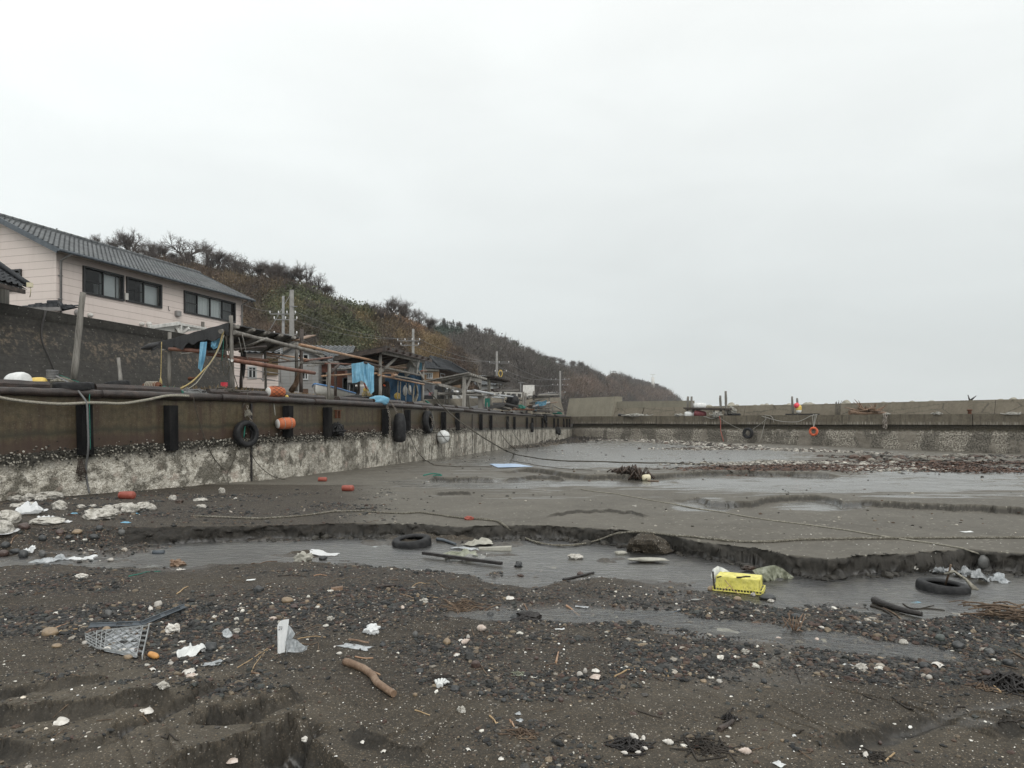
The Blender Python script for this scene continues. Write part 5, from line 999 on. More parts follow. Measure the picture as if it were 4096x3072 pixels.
def gable_box(name,label,cat,o,e,L,D,z0,ez,rise,wall,roofmat,holes=(),over=.35):
 """house whose gable faces n (away from e x up): o = left corner of the gable, e along the gable, D its depth"""
 e=Vector(e).normalized();dpt=Vector((-e.y,e.x,0));h=thing(name,label,cat,Vector(o)+e*L/2+UPV*z0);f=Face(o,e,-dpt);m=MB();hs=[f.rect(*q[:5]) for q in holes];wall_panel(m,f,0,L,z0,ez,hs)
 for ff,LL in ((Face(f.pt(L,0),dpt,e),D),(Face(f.pt(0,0)+dpt*D,-dpt,-e),D),(Face(f.pt(L,0)+dpt*D,-e,dpt),L)):wall_panel(m,ff,.142 if LL==D else 0,LL-(.142 if LL==D else 0),z0,ez)
 a,b,c=f.pt(0,ez),f.pt(L,ez),f.pt(L/2,ez+rise);t_=dpt*.14;m.add([a,b,c,a+t_,b+t_,c+t_],[(0,1,2),(5,4,3),(0,3,4,1),(1,4,5,2),(2,5,3,0)]);m.build('wall',M[wall],h)
 sl=Vector((L/2,rise,0)).normalized();SLn=(L/2+over)/sl.x
 for q,base in ((1,f.pt(-over,ez-over*rise/(L/2)+.06)),(-1,f.pt(L+over,ez-over*rise/(L/2)+.06))):
  tile_roof(base-dpt*.3,dpt,D+.5,e*q*sl.x+UPV*sl.y,SLn,.27,.27,.028).build('roof',M[roofmat],h)
  m=MB();m.beam(base-dpt*.28-UPV*.10,f.pt(L/2,ez+rise-.02)-dpt*.28,.05,.18);m.build('barge_board',M['grey_wood'],h)
 for q,r_ in zip(holes,hs):window(h,f,r_,q[5],frame=q[6],glass='screen_glass',room='room')
 return h,f
gdir=Vector((1,.12,0)).normalized()
gs,gf=gable_box('grey_shed','weathered grey clapboard shed with a pointed gable behind the timber shelter','shed',P(UV('i',300,0)[0],1500,39),gdir,2.25*(40/40),5.,.9,P(0,UV('i',0,690)[1],39.1).z,.55,'grey_clapboard','tile',[('i',735,720,955,815,2,'frame_pale'),('i',825,1065,940,1225,2,'frame_pale')])
m=MB();a,b=gf.rect('i',820,1290,950,1420)[:2];m.box(gf.pt((a+b)/2,1.35,.02),(b-a,.05,.9),(gf.e,gf.n,UPV));m.build('door',M['brown_board'],gs)
rb=thing('red_barn','red brown clapboard barn with an open doorway beside the grey shed','barn',P(1300,1575,41));rfc=Face(P(UV('i',985,0)[0],1500,40.4),(1,.1,0),(.1,-1,0))
dr=rfc.rect('i',1168,1085,1340,1400);m=MB();Lr=rfc.hit(UV('i',1705,0)[0],1500)[0];zt=rfc.hit(*UV('i',1400,900))[1];wall_panel(m,rfc,0,Lr,.9,zt,[dr]);bf=Vector((-.1,1,0)).normalized()
for ff in (Face(rfc.pt(Lr,0),bf,rfc.e),Face(rfc.pt(0,0)+bf*4,-bf,-rfc.e)):wall_panel(m,ff,.142,4,.9,zt)
m.build('wall',M['red_clapboard'],rb)
m=MB();m.box(rfc.pt((dr[0]+dr[1])/2,(dr[2]+dr[3])/2,-1.5),(dr[1]-dr[0]+1.5,.05,3),(rfc.e,rfc.n,UPV));m.build('inner_wall',M['room'],rb)
m=MB()
for x in (dr[0],dr[1]):m.box(rfc.pt(x,(dr[2]+dr[3])/2,.02),(.09,.1,dr[3]-dr[2]),(rfc.e,rfc.n,UPV))
m.box(rfc.pt((dr[0]+dr[1])/2,dr[2]+(dr[3]-dr[2])*.48,.01),(dr[1]-dr[0]-.1,.06,.06),(rfc.e,rfc.n,UPV));m.beam(rfc.pt(dr[0]+.05,dr[2]+.6*(dr[3]-dr[2]),-.02),rfc.pt(dr[1]-.3,dr[2],-.02),.05,.06);m.build('door_frame',M['pale_wood'],rb)
tile_roof(rfc.pt(-.3,zt+.06,.45),rfc.e,Lr+.6,Vector((-.1,1,0)).normalized()*.92+UPV*.38,3.2,.27,.27,.03).build('roof',M['tile'],rb)
m=MB();m.bar(rfc.pt(Lr*.73,.9,.1),rfc.pt(Lr*.73,1.6,.1),.05);m.build('vent_pipe',M['white_paint'],rb)
lg=thing('grey_cottage','low grey boarded cottage with sliding glass doors, right of the red barn','house',P(1500,1575,40));lf=Face(P(UV('j',195,0)[0],1500,38.5),(1,.15,0),(.15,-1,0));dr=lf.rect('j',215,905,420,1105)
m=MB();Ll=lf.hit(UV('j',700,0)[0],1500)[0];zt=lf.hit(*UV('j',400,640))[1];wall_panel(m,lf,0,Ll,.8,zt,[dr]);wall_panel(m,Face(lf.pt(0,0)+Vector((-.15,1,0))*4,Vector((.15,-1,0)),-lf.e),0,4,.8,zt);m.build('wall',M['grey_clapboard'],lg)
window(lg,lf,dr,2,frame='rust_pole' if False else 'frame_dark',glass='screen_glass',room='room')
tile_roof(lf.pt(-.5,zt-.02,.45),lf.e,Ll+.6,Vector((-.15,1,0)).normalized()*.92+UPV*.40,2.6,.27,.27,.03).build('roof',M['tile'],lg)
m=MB();m.box(lf.pt(lf.hit(*UV('j',462,945))[0],lf.hit(*UV('j',462,945))[1],.01),(.62,.02,.10),(lf.e,lf.n,UPV));m.build('wall_plate',M['white_paint'],lg)
an=thing('pale_annexe','pale single storey annexe with a white framed window and a reed blind','house',P(1010,1560,33.5));af=Face(PZ('h',1500,1000,33.9),(1,.35,0),(.35,-1,0));wr=af.rect('h',1740,970,1880,1155)
m=MB();La=af.hit(UV('i',330,0)[0],1500)[0];zt=af.hit(*UV('i',120,700))[1];wall_panel(m,af,0,La,.9,zt,[wr]);m.build('wall',M['pink_siding'],an);window(an,af,wr,2,frame='frame_pale',glass='screen_glass')
bx=af.rect('i',20,790,325,1150);m=MB();m.box(af.pt((bx[0]+bx[1])/2,(bx[2]+bx[3])/2,.12),(bx[1]-bx[0],.03,bx[3]-bx[2]),(af.e,af.n,UPV));m.build('reed_blind',simple('reed_blind',(.085,.062,.036),(.13,.10,.062),None,5,(1,1,9),.9,.5,.01,.1),an)
tile_roof(af.pt(-.4,zt,.4),af.e,La+.6,Vector((-.35,1,0)).normalized()*.92+UPV*.40,2.,.27,.27,.03).build('roof',M['tile'],an)
th=thing('hip_roofed_house','traditional timber house with a broad dark hipped tile roof behind the net shed','house',P(1790,1590,62))
e0,e1=PZ(3,385,545,57),PZ(3,722,590,68);ed=(e1-e0).normalized();ed=Vector((ed.x,ed.y,0)).normalized();bd=Vector((-ed.y,ed.x,0));ez=e0.z;e1=e0+ed*(e1-e0).length;Lh=(e1-e0).length
r0=PZ(3,300,440,57.8);sv_=r0-e0;rl_=(PZ(3,548,492,63.5)-r0).length
tile_roof(e0,ed,Lh,sv_,sv_.length,.27,.20,.024,0,Lh-rl_).build('roof',M['dark_tile'],th)
r1=r0+ed*rl_
ridge_tiles(r0+UPV*.06,r1+UPV*.06,.13).build('ridge_tiles',M['dark_tile'],th);m=MB();m.bar(r1+UPV*.06,e0+ed*Lh+UPV*.10,.11,.10,8);m.bar(r0+UPV*.06,e0+UPV*.10,.11,.10,8);m.build('hip_tiles',M['dark_tile'],th)
s0=e0-bd*.2-ed*.1;tile_roof(PZ(3,236,545,55.5),(s0-PZ(3,236,545,55.5))*Vector((1,1,0)),3.1,bd*.86+UPV*.5,1.4,.27,.27,.028).build('roof',M['dark_tile'],th)
tf=Face(e0+bd*1.0,ed,-bd);ws=[tf.rect(3,392,600,435,640)];m=MB();wall_panel(m,tf,-3.2,Lh-1,.8,ez-.55,ws);m.build('wall',M['tan_board'],th);m=MB();m.box(tf.pt(Lh/2,ez-.2,.0),(Lh-1,.1,.7),(tf.e,tf.n,UPV));m.build('upper_wall',M['brown_board'],th)
tg=Face(PZ(3,236,600,57),(1,.1,0),(.1,-1,0));m=MB();wz=tg.rect(3,246,598,318,645);wall_panel(m,tg,-.5,tg.hit(UV(3,385,0)[0],1500)[0],.8,tg.hit(*UV(3,300,580))[1],[wz]);m.build('wall',M['tan_board'],th);window(th,tg,wz,4,frame='frame_pale',curtains=(0,3));window(th,tf,ws[0],2,frame='frame_pale',curtains=(0,))
m=MB();pz=tg.rect(3,236,545,385,578);m.box(tg.pt((pz[0]+pz[1])/2,(pz[2]+pz[3])/2,.04),(pz[1]-pz[0],.1,pz[3]-pz[2]),(tg.e,tg.n,UPV));m.build('plaster_band',M['plaster'],th)
wh=thing('distant_cottage','small pale cottage with a tiled roof half hidden by the far shelters','house',P(1960,1600,80));wf=Face(P(UV(3,770,0)[0],1500,78),(1,.3,0),(.3,-1,0));m=MB();Lw=wf.hit(UV(3,960,0)[0],1500)[0];zt=wf.hit(*UV(3,860,712))[1];wq=wf.rect(3,890,715,915,750)
wall_panel(m,wf,0,Lw,.8,zt,[]);m.build('wall',M['grey_clapboard'],wh);tile_roof(wf.pt(-.5,zt,.5),wf.e,Lw+1,Vector((-.3,1,0)).normalized()*.92+UPV*.4,3.,.3,.3,.03).build('roof',M['tile'],wh)
m=MB();m.box(wf.pt((wq[0]+wq[1])/2,(wq[2]+wq[3])/2,.03),(wq[1]-wq[0],.05,wq[3]-wq[2]),(wf.e,wf.n,UPV));m.build('window',M['frame_pale'],wh)
rw=thing('road_seawall','tan sloping concrete seawall with a row of guard posts along the road behind the shelters','seawall',P(1900,1640,60))
RWp=[(1660,1606,40.5),(1730,1597,45),(1850,1594,55),(2000,1590,74),(2120,1590,92),(2240,1590,112)]
m=MB()
for (u0,v0,d0),(u1,v1,d1) in zip(RWp[:-1],RWp[1:]):
 a,b=P(u0,v0,d0),P(u1,v1,d1);dd=(b-a);nn=Vector((dd.y,-dd.x,0)).normalized();m.add([a,b,b-nn*.5,a-nn*.5,a+nn*.9+UPV*(.4-a.z),b+nn*.9+UPV*(.4-b.z)],[(0,1,2,3)[::-1],(4,5,1,0)])
m.build('wall_face',M['bw_parapet'],rw)
for i in range(16):
 t_=i/15;u=1740+(2130-1740)*t_**.8;d=np.interp(u,[q[0] for q in RWp],[q[2] for q in RWp])+.4;v=np.interp(u,[q[0] for q in RWp],[q[1] for q in RWp]);m=MB();p=P(u,v,d);m.beam(p-UPV*.05,p+UPV*.62+Vector((.06,0,0)),.16,.22,(1,0,0));m.build('guard_post',M['plaster'],rw)
m=MB();pts=[P(u,np.interp(u,[q[0] for q in RWp],[q[1] for q in RWp]),np.interp(u,[q[0] for q in RWp],[q[2] for q in RWp])+.5)+UPV*.55 for u in range(1960,2140,20)]
for a,b in zip(pts[:-1],pts[1:]):m.beam(a,b,.06,.16)
m.build('guard_rail',M['plaster'],rw)
def car(loc,rz,paint,label,tall=1.45):
 c=thing('parked_car',label,'car',loc,'cars parked behind the shelters');Rm=Matrix.Translation(loc)@Matrix.Rotation(rz,4,'Z')
 prof=[(-2.1,.35),(-2.12,.75),(-1.95,.95),(-1.75,1.0),(-1.35,tall-.05),(-.9,tall),(.45,tall),(1.15,1.02),(1.95,.88),(2.1,.7),(2.1,.35)];W=[.80,.83,.84,.84,.68,.66,.66,.82,.80,.78,.78];m=MB();k=len(prof)
 vs=[Rm@Vector((x,s*w_,z)) for s in (-1,1) for (x,z),w_ in zip(prof,W)];m.add(vs,[(i,(i+1)%k,k+(i+1)%k,k+i) for i in range(k)]+[tuple(range(k))[::-1],tuple(range(k,2*k))],False);m.build('body',paint,c)
 for s in (-1,1):
  g=MB();q=[(-1.32,1.04),(-1.08,tall-.10),(.38,tall-.09),(.98,1.05)];g.add([Rm@Vector((x,s*(.845-.17*(z-1)/(tall-1)),z)) for x,z in q],[(0,1,2,3)]);g.build('side_window',M['frame_dark'],c)
 g=MB();g.add([Rm@Vector(q) for q in ((-1.73,-.66,1.05),(-1.73,.66,1.05),(-1.40,.56,tall-.09),(-1.40,-.56,tall-.09))],[(0,1,2,3)]);g.build('rear_window',M['frame_dark'],c)
 for s in (-1,1):
  g=MB();g.add([Rm@Vector(q) for q in ((-2.13,s*.80,.72),(-2.13,s*.55,.72),(-1.99,s*.55,.94),(-1.99,s*.80,.94))],[(0,1,2,3)]);g.build('tail_light',M['maroon'],c)
  for x in (-1.3,1.3):
   w_=MB();w_.lathe([(.17,-.09),(.30,-.1),(.32,-.05),(.32,.05),(.30,.1),(.17,.09)],Rm@Matrix.Translation((x,s*.74,.32))@Matrix.Rotation(R(90),4,'X'),18);w_=w_.build('wheel',M['rubber'],c);h_=MB();h_.lathe([(.001,.0),(.17,.05),(.17,-.05),(.001,0)],Rm@Matrix.Translation((x,s*.76,.32))@Matrix.Rotation(R(90),4,'X'),12);h_.build('rim',M['grey_pipe'],w_)
 return c
def paint(n,c):return simple(n,tuple(q*.9 for q in c),c,None,3,(1,1,1),.25,.02,.001,.6)
for x,d,pc,lb,tl in ((318,50,(.03,.032,.035),'dark van parked nearest behind the shelters',1.8),(420,54,(.55,.56,.56),'white car parked next to the dark van',1.45),(545,58,(.60,.61,.61),'white car parked right of the first shelter posts',1.5),(650,61,(.28,.29,.30),'silver car parked below the slatted shelter',1.5),(725,67,(.18,.19,.20),'grey estate car with red tail light parked farthest along the wall',1.55)):
 p=P(UV(3,x,0)[0],0,d);car(Vector((p.x,p.y,np.interp(d,[45,70],[.95,1.25]))),R(75),paint('car_paint',pc),lb,tl)
def pole(parent,name,mat,z,x0,y0,d0,x1,y1,d1,r,r1=None,wob=.008,n=9,label=None):
 m=MB();m.bar(PZ(z,x0,y0,d0),PZ(z,x1,y1,d1),r,r1,n,wob);return m.build(name,M[mat],parent,label=label)
def beamz(parent,name,mat,z,x0,y0,d0,x1,y1,d1,w,h,up=(0,0,1)):
 m=MB();m.beam(PZ(z,x0,y0,d0),PZ(z,x1,y1,d1),w,h,up);return m.build(name,M[mat],parent)
def sag(p,q,s,n=14):return [p.lerp(q,i/n)-UPV*(s*4*(i/n)*(1-i/n)) for i in range(n+1)]
def ropez(name,mat,z,pts,r,label,cat='rope',group=None,sm=3,parent=None):
 """rope through (x, y, depth) points, smoothed"""
 P_=[PZ(z,*q) for q in pts];P_=smooth_pts(P_,sm);m=MB();m.tube(P_,r,6,twist=.35);o=m.build(name,M[mat],parent)
 return o if parent else tag(o,label,cat,group)
def smooth_pts(P_,k=4):
 if len(P_)<3:return P_
 out=[]
 for i in range(len(P_)-1):
  p0,p1,p2,p3=P_[max(i-1,0)],P_[i],P_[i+1],P_[min(i+2,len(P_)-1)]
  for j in range(k):
   t=j/k;out.append(.5*((2*p1)+(p2-p0)*t+(2*p0-5*p1+4*p2-p3)*t*t+(3*p1-p0-3*p2+p3)*t*t*t))
 return out+[P_[-1]]
def sheet_cols(z,cols,d,rows=12,k=6,amp=.05,seed=0,dd=0.):
 """hanging cloth: columns of (x top, y top, x bottom, y bottom), folded in depth"""
 C=np.array(cols,float);n=(len(C)-1)*k+1;t=np.linspace(0,len(C)-1,n);C=np.stack([np.interp(t,np.arange(len(C)),C[:,i]) for i in range(4)],1);A=np.zeros((rows,n,3))
 for i in range(rows):
  f=i/(rows-1)
  for j in range(n):
   x=C[j,0]*(1-f)+C[j,2]*f;y=C[j,1]*(1-f)+C[j,3]*f;A[i,j]=PZ(z,x,y,d+dd*j/n+amp*float(fbm(j*.28+seed,f*1.7+seed,3))*(.4+f)+amp*.18*math.sin(j*.55+f*1.3))
 m=MB();m.sheet(A);return m
def roof_slab(parent,A,B,C,t=.04,mat='roof_board',name='roof',rafters=6,rmat='grey_wood',rr=.045,battens=False,wav=.02,D4=None):
 A,B,C=Vector(A),Vector(B),Vector(C);Q4=Vector(D4)-B-(C-A) if D4 is not None else Vector();m=MB();nx,ny=18,10;D=C-A;E=B-A;N=E.cross(D).normalized();N=N if N.z>0 else -N
 def g(off):return np.array([[np.array(A+E*(i/nx)+D*(j/ny)+Q4*(i/nx*j/ny)+N*(off+wav*float(fbm(i*.7,j*.7,3,seed=int(A.y))))) for i in range(nx+1)] for j in range(ny+1)])
 T_,Bo=g(t),g(0);m.sheet(T_,False);m.sheet(Bo,False)
 for a in (0,-1):m.sheet(np.stack([T_[a],Bo[a]]),False);m.sheet(np.stack([T_[:,a],Bo[:,a]]),False)
 ro=m.build(name,M[mat],parent)
 for k in range(rafters):
  f=(k+.25)/rafters;m=MB();a=A+E*f-D*.05-N*rr*1.1;m.bar(a,a+(D+Q4*f)*1.03,rr,rr*.85,8,.006) if not battens else m.beam(a,a+D*1.03,rr*1.4,rr*2);m.build('rafter',M[rmat],parent)
 return ro
s1=thing('tarp_shelter','grey pole shelter with black tarp roof and rusty bamboo poles, nearest on the quay','shelter',PZ('h',1445,1400,20.5))
A_,C_,B_=PZ('h',1405,215,19.4),PZ('h',40,590,20.9),PZ('i',770,375,23.8)
roof_slab(s1,A_,B_,C_,.03,'black_tarp','roof',5,'grey_wood',.055,wav=.05,D4=PZ('h',2190,700,26.2))
m=MB();nA=26
A=np.array([[np.array(A_.lerp(C_,j/nA))+np.array((0,-.05-.03*math.sin(j*1.3),.05-f*(.34+.16*float(fbm(j*.6,3,3)))*(1 if j<nA-3 else .7))) for j in range(nA+1)] for f in np.linspace(0,1,5)]);m.sheet(A);m.build('tarp_flap',M['black_tarp'],s1)
m=MB();m.tube([C_+Vector((-.28,-.1,-.10)),C_+Vector((-.05,-.05,-.03)),C_+Vector((.35,-.12,.05))],[.03,.10,.07],8);m.build('tarp_roll',M['black_tarp'],s1)
pole(s1,'post','grey_wood','h',1432,55,19.5,1466,1400,19.5,.054,.060);pole(s1,'post','grey_wood','h',348,350,20.7,345,1330,20.7,.05,.062);pole(s1,'post','dark_wood','h',1625,830,22.6,1605,1370,22.6,.045)
pole(s1,'post','grey_wood','h',2040,690,24,2050,1450,24,.04);pole(s1,'post','dark_wood','i',812,190,23.6,800,1500,23.4,.058);pole(s1,'post','grey_wood','i',712,560,24.8,700,1480,24.8,.06)
pole(s1,'post','grey_wood','i',1385,915,25.4,1375,1650,25.2,.062);m=MB();m.tube([PZ('i',790,960,23.6),PZ('i',750,1150,23.7),PZ('i',690,1330,23.8),PZ('i',590,1480,23.9)],[.05,.075,.09,.10],9);m.build('driftwood_prop',M['log'],s1)
pole(s1,'front_beam','grey_wood','h',1490,352,19.45,3040,730,23.5,.064,.055,.012);pole(s1,'beam_end','grey_wood','h',1250,335,19.2,1340,318,19.8,.06)
pole(s1,'side_pole','rust_pole','h',345,645,20.5,1000,690,20.1,.06);pole(s1,'side_pole','grey_wood','h',560,735,20.2,1580,645,20.3,.03);pole(s1,'side_pole','grey_wood','h',190,665,20.6,430,650,20.6,.03);pole(s1,'side_pole','dark_wood','h',1500,660,19.8,2050,600,21.5,.035)
pole(s1,'brace','pale_wood','h',2075,458,19.9,1645,622,20.6,.032);pole(s1,'long_pole','rust_pole','h',1460,842,19.2,2912,1072,22.6,.064,.062,.006,12)
m=MB();c=PZ('h',1455,842,19.17);d_=(PZ('h',2912,1072,22.6)-c).normalized();m.lathe([(.001,0),(.05,.0),(.05,-.004)],Matrix.Translation(c)@d_.to_track_quat('Z','Y').to_matrix().to_4x4(),14);m.build('pole_cap',M['white_paint'],s1)
pole(s1,'long_pole','rust_pole','h',980,735,20.8,2090,855,22.8,.05)
for q in ((70,680,24.2,970,822,26.2,.030,'bamboo'),(80,722,24.1,560,842,25.6,.024,'bamboo'),(870,845,23.5,1440,772,26.4,.036,'rust_pole'),(795,882,23.4,1570,882,26.8,.042,'grey_wood'),(930,952,23.9,1305,908,25.6,.026,'pale_wood'),(1300,905,25.2,1850,915,28.4,.03,'rust_pole'),(1230,1162,24.9,1860,1125,27.8,.034,'bamboo'),(200,878,22.8,870,838,24.1,.026,'dark_wood'),(1430,1020,25.6,1850,1010,28,.035,'grey_wood')):
 pole(s1,'rail',q[7],'i',*q[:6],q[6])
pole(s1,'long_pole','bamboo','i',770,512,23.2,2490,885,28.8,.054,.046,.006,12,label='long pale bamboo pole running on to the next shelter');beamz(s1,'plank','log','i',670,422,23.5,1025,318,24.6,.30,.035);pole(s1,'brace','dark_wood','i',1420,1090,25.5,1590,925,25.9,.05)
for cols,lb in (([(890,525,850,985),(930,520,880,1010),(970,520,905,1060),(1010,515,980,800)],'torn strip of blue tarp hanging from the left side of the black shelter roof'),([(1080,520,1075,600),(1160,480,1125,655),(1230,455,1190,620),(1290,450,1240,520)],'short torn blue tarp scrap hanging beside the front shelter post')):
 o=sheet_cols('h',cols,19.75,12,6,.10,len(cols[0])).build('blue_rag',M['blue_tarp']);tag(o,lb,'tarp','torn blue tarps on the first shelter')
for i,q in enumerate(([(1300,330,19.3),(1210,640,19.3),(1080,880,19.1),(960,1010,19.0),(740,1230,18.7),(510,1360,18.4)],[(1310,400,19.3),(1230,620,19.2),(1120,830,19.1),(1010,980,19),(820,1250,18.7),(590,1395,18.4)])):
 ropez('hanging_rope',('yellow_rope','rope')[i],'h',q,(.022,.014)[i],('thick yellowish rope slung from the shelter corner down to the quay','thin pale rope slung beside the thick yellowish one')[i])
ropez('yellow_rope','yellow_rope','h',[(205,520,20.4),(200,800,20.4),(195,1000,20.4),(185,1290,20.3)],.012,'frayed yellow rope end hanging at the left shelter post');m=MB()
for k in range(9):m.tube([PZ('h',188,1150,20.3),PZ('h',170+k*5,1220,20.3),PZ('h',150+k*8,1300,20.3)],[.012,.012,.004],4)
m.build('frayed_end',M['yellow_rope'],bpy.context.scene.objects['yellow_rope'])
for i,q in enumerate(([(1330,420,19.4),(1370,600,19.4),(1410,780,19.4),(1500,1150,19.2),(1570,1370,19.2)],[(1360,380,19.4),(1340,800,19.3),(1335,960,19.3),(1380,1000,19.3),(1400,900,19.3),(1350,770,19.3)],[(1260,560,20.),(1270,850,20),(1310,1080,20),(1370,1085,20),(1410,940,20)])):
 ropez('dark_rope','old_rope','h',q,.012,('long dark rope hanging along the front post to the kerb','dark rope with a looped end hanging left of the front post','slack dark loop of rope hanging under the shelter roof')[i])
for x0,y0,x1,y1 in ((1630,380,1740,860),(1570,440,1640,760)):ropez('string','pale_rope','h',[(x0,y0,19.6),(x1,y1,19.8)],.007,'thin pale cord tied between the beam and the red brown pole','cord','thin cords on the first shelter')
ropez('green_string','green_rope','h',[(1300,470,19.5),(1290,700,19.5),(1272,850,19.6)],.010,'thin green cord hanging from the shelter corner','cord');ropez('black_cable','wire','i',[(150,862,23.6),(420,720,23.4),(680,560,23.3)],.012,'black cable running up to the right shelter post','cable')
def coil(name,mat,c,R_,r,turns,label,flat=True,cat='rope coil',tiltx=0.,sq=1.):
 m=MB();rg_=random.Random(int(c[0]*100));n=turns*18;pts=[]
 for i in range(n+1):
  a=i/18*6.283;rr=R_*(.72+.28*math.sin(i*.07+1))+rg_.uniform(-.02,.02)*R_;p=Vector((math.cos(a)*rr,math.sin(a)*rr*sq,r+i/n*r*turns*.5+rg_.uniform(0,r)))
  if tiltx:p=Matrix.Rotation(tiltx,3,'X')@p
  pts.append(Vector(c)+p)
 m.tube(pts,r,5);return tag(m.build(name,M[mat]),label,cat)
def heap_net(name,mat,c,R_,H,n,label,seed,r=.012,cat='net'):
 m=MB();rg_=random.Random(seed)
 for k in range(n):
  a=rg_.uniform(0,6.28);q=[];p=Vector((rg_.gauss(0,.5)*R_,rg_.gauss(0,.4)*R_,rg_.uniform(.1,1)*H*.7));d=Vector((math.cos(a),math.sin(a),0))
  for i in range(9):
   q.append(Vector(c)+p);d=(d+Vector((rg_.uniform(-1,1),rg_.uniform(-1,1),rg_.uniform(-.3,.3)))*.8).normalized();p=p+d*R_*.22;rad=math.hypot(p.x,p.y);p.z=max(.01,min(p.z,H*(1-.75*min(1,rad/R_))));
   if rad>R_:p.x*=.8;p.y*=.8
  m.tube(smooth_pts(q,3),r,4,False)
 return tag(m.build(name,M[mat]),label,cat)
def QD(u,v,back):p,t_,n=QP(u,-back);return Vector((p.x,p.y,-(v-V0)/F*p.y))
def QDz(u,back,z=.58):p,t_,n=QP(u,-back);return Vector((p.x,p.y,z))
m=MB();c=QDz(UV('h',365,0)[0],.75,QT+.20);m.lathe([(.05,-.22),(.12,-.20),(.13,-.1),(.13,.12),(.11,.2),(.04,.22)],Matrix.Translation(c)@Matrix.Rotation(R(85),4,'Y')@Matrix.Rotation(R(10),4,'X'),14);tag(m.build('mooring_drum',M['rust']),'rusty drum wound with old rope at the foot of the left shelter post','drum')
m=MB()
for k in range(7):m.tube([c+Vector((-.12+k*.04,math.cos(a)*.14,math.sin(a)*.14)) for a in np.linspace(0,6.283,16)],.013,5)
tag(m.build('rope_winding',M['rope']),'old rope wound round the rusty drum','rope')
heap_net('green_net','green_rope',QDz(UV('h',510,0)[0],.85,QT+.02),.32,.34,60,'heap of green and grey netting behind the timber kerb',3,.008);heap_net('grey_net','old_rope',QDz(UV('h',640,0)[0],.7,QT),.34,.22,60,'dull grey netting heap right of the green one',4,.010);heap_net('green_net','green_rope',QDz(UV('h',670,0)[0],.35,QT+.05),.13,.14,30,'small tuft of dark green net by the kerb',6,.007)
heap_net('black_rope_heap','wire',QDz(UV('h',1010,0)[0],.6,QT+.02),.42,.26,80,'heap of thin black ropes on an old tyre by the first shelter',5,.010,'rope coil');heap_net('dark_rope_heap','old_rope',QDz(UV('h',1510,0)[0],.55,QT+.14),.5,.15,60,'dark ropes lying over the timber kerb at the front shelter post',8,.010,'rope coil')
coil('rope_coil','rope',QDz(UV('i',790,0)[0],.6,QT+.1),.20,.022,5,'coil of greenish rope at the foot of the dark shelter post');heap_net('grey_net','pale_rope',QDz(UV('i',625,0)[0],.6,QT),.18,.20,30,'pale knotted rope beside the orange float in a net',9,.010,'rope coil');heap_net('grey_net','old_rope',QDz(UV('i',900,0)[0],.5,QT+.02),.35,.14,40,'grey ropes trailing over the kerb right of the rope coil',10,.012,'rope coil')
for i,(x,y,s) in enumerate(((800,1455,.30),(950,1480,.24),(1075,1495,.10))):
 bv,bf=ICO[3];c=QDz(UV('h',x,0)[0],.32,QT+.06);v_=bv*np.array([s*.8,s*.5,s*.22])*(1+.12*fbm(bv[:,:1]*2+i,bv[:,1:2]*2+bv[:,2:]))+np.array(c);tag(link_mesh('flat_stone',np_mesh('flat_stone',v_,tris=bf),M['stone_grey']),('broad flat stone lying by the black rope heap','second flat stone on the quay lip','small stone next to the timber kerb end')[i],'stone')
rng=np.random.RandomState(21)
def grass(name,us,backs,cnt,hh,tints,label,zb=.56):
 u=rng.uniform(*us,cnt);b=rng.uniform(*backs,cnt);p=np.array([list(QP(q,-w_)[0][:2]) for q,w_ in zip(u,b)]);h=rng.uniform(*hh,cnt);a=rng.uniform(0,6.28,cnt);w_=.012+.006*rng.rand(cnt);l=h*rng.uniform(.1,.6,cnt)
 dx,dy=np.cos(a),np.sin(a);z0=np.full(cnt,zb);q=np.stack([np.c_[p[:,0]-dy*w_,p[:,1]+dx*w_,z0],np.c_[p[:,0]+dy*w_,p[:,1]-dx*w_,z0],np.c_[p[:,0]+dx*l*.4,p[:,1]+dy*l*.4,z0+h*.65],np.c_[p[:,0]+dx*l,p[:,1]+dy*l,z0+h]],1)
 tn=np.repeat(np.array(tints)[rng.randint(0,len(tints),cnt)]*rng.uniform(.7,1.3,(cnt,1)),4,0);o=link_mesh(name,np_mesh(name,q,np.arange(cnt*4).reshape(-1,4),smooth=False,attrs={'tint':tn}),M['leaves'],keep=True);return tag(o,label,'grass',kind='stuff')
GT=[(.24,.17,.085),(.30,.22,.12),(.18,.12,.06),(.10,.075,.04)]
grass('dry_grass',(1130,1400),(2.2,12),8000,(.12,.55),GT,'dry straw coloured grass behind the timber kerb');grass('dry_grass',(900,1130),(3.5,9),2600,(.08,.32),[(.10,.09,.04),(.16,.13,.06),(.22,.17,.08)],'rough grass tufts under the first shelter')
grass('dry_grass',(1300,1420),(1.4,3),3000,(.15,.42),GT[:3],'reddish dry grass by the upturned boat')
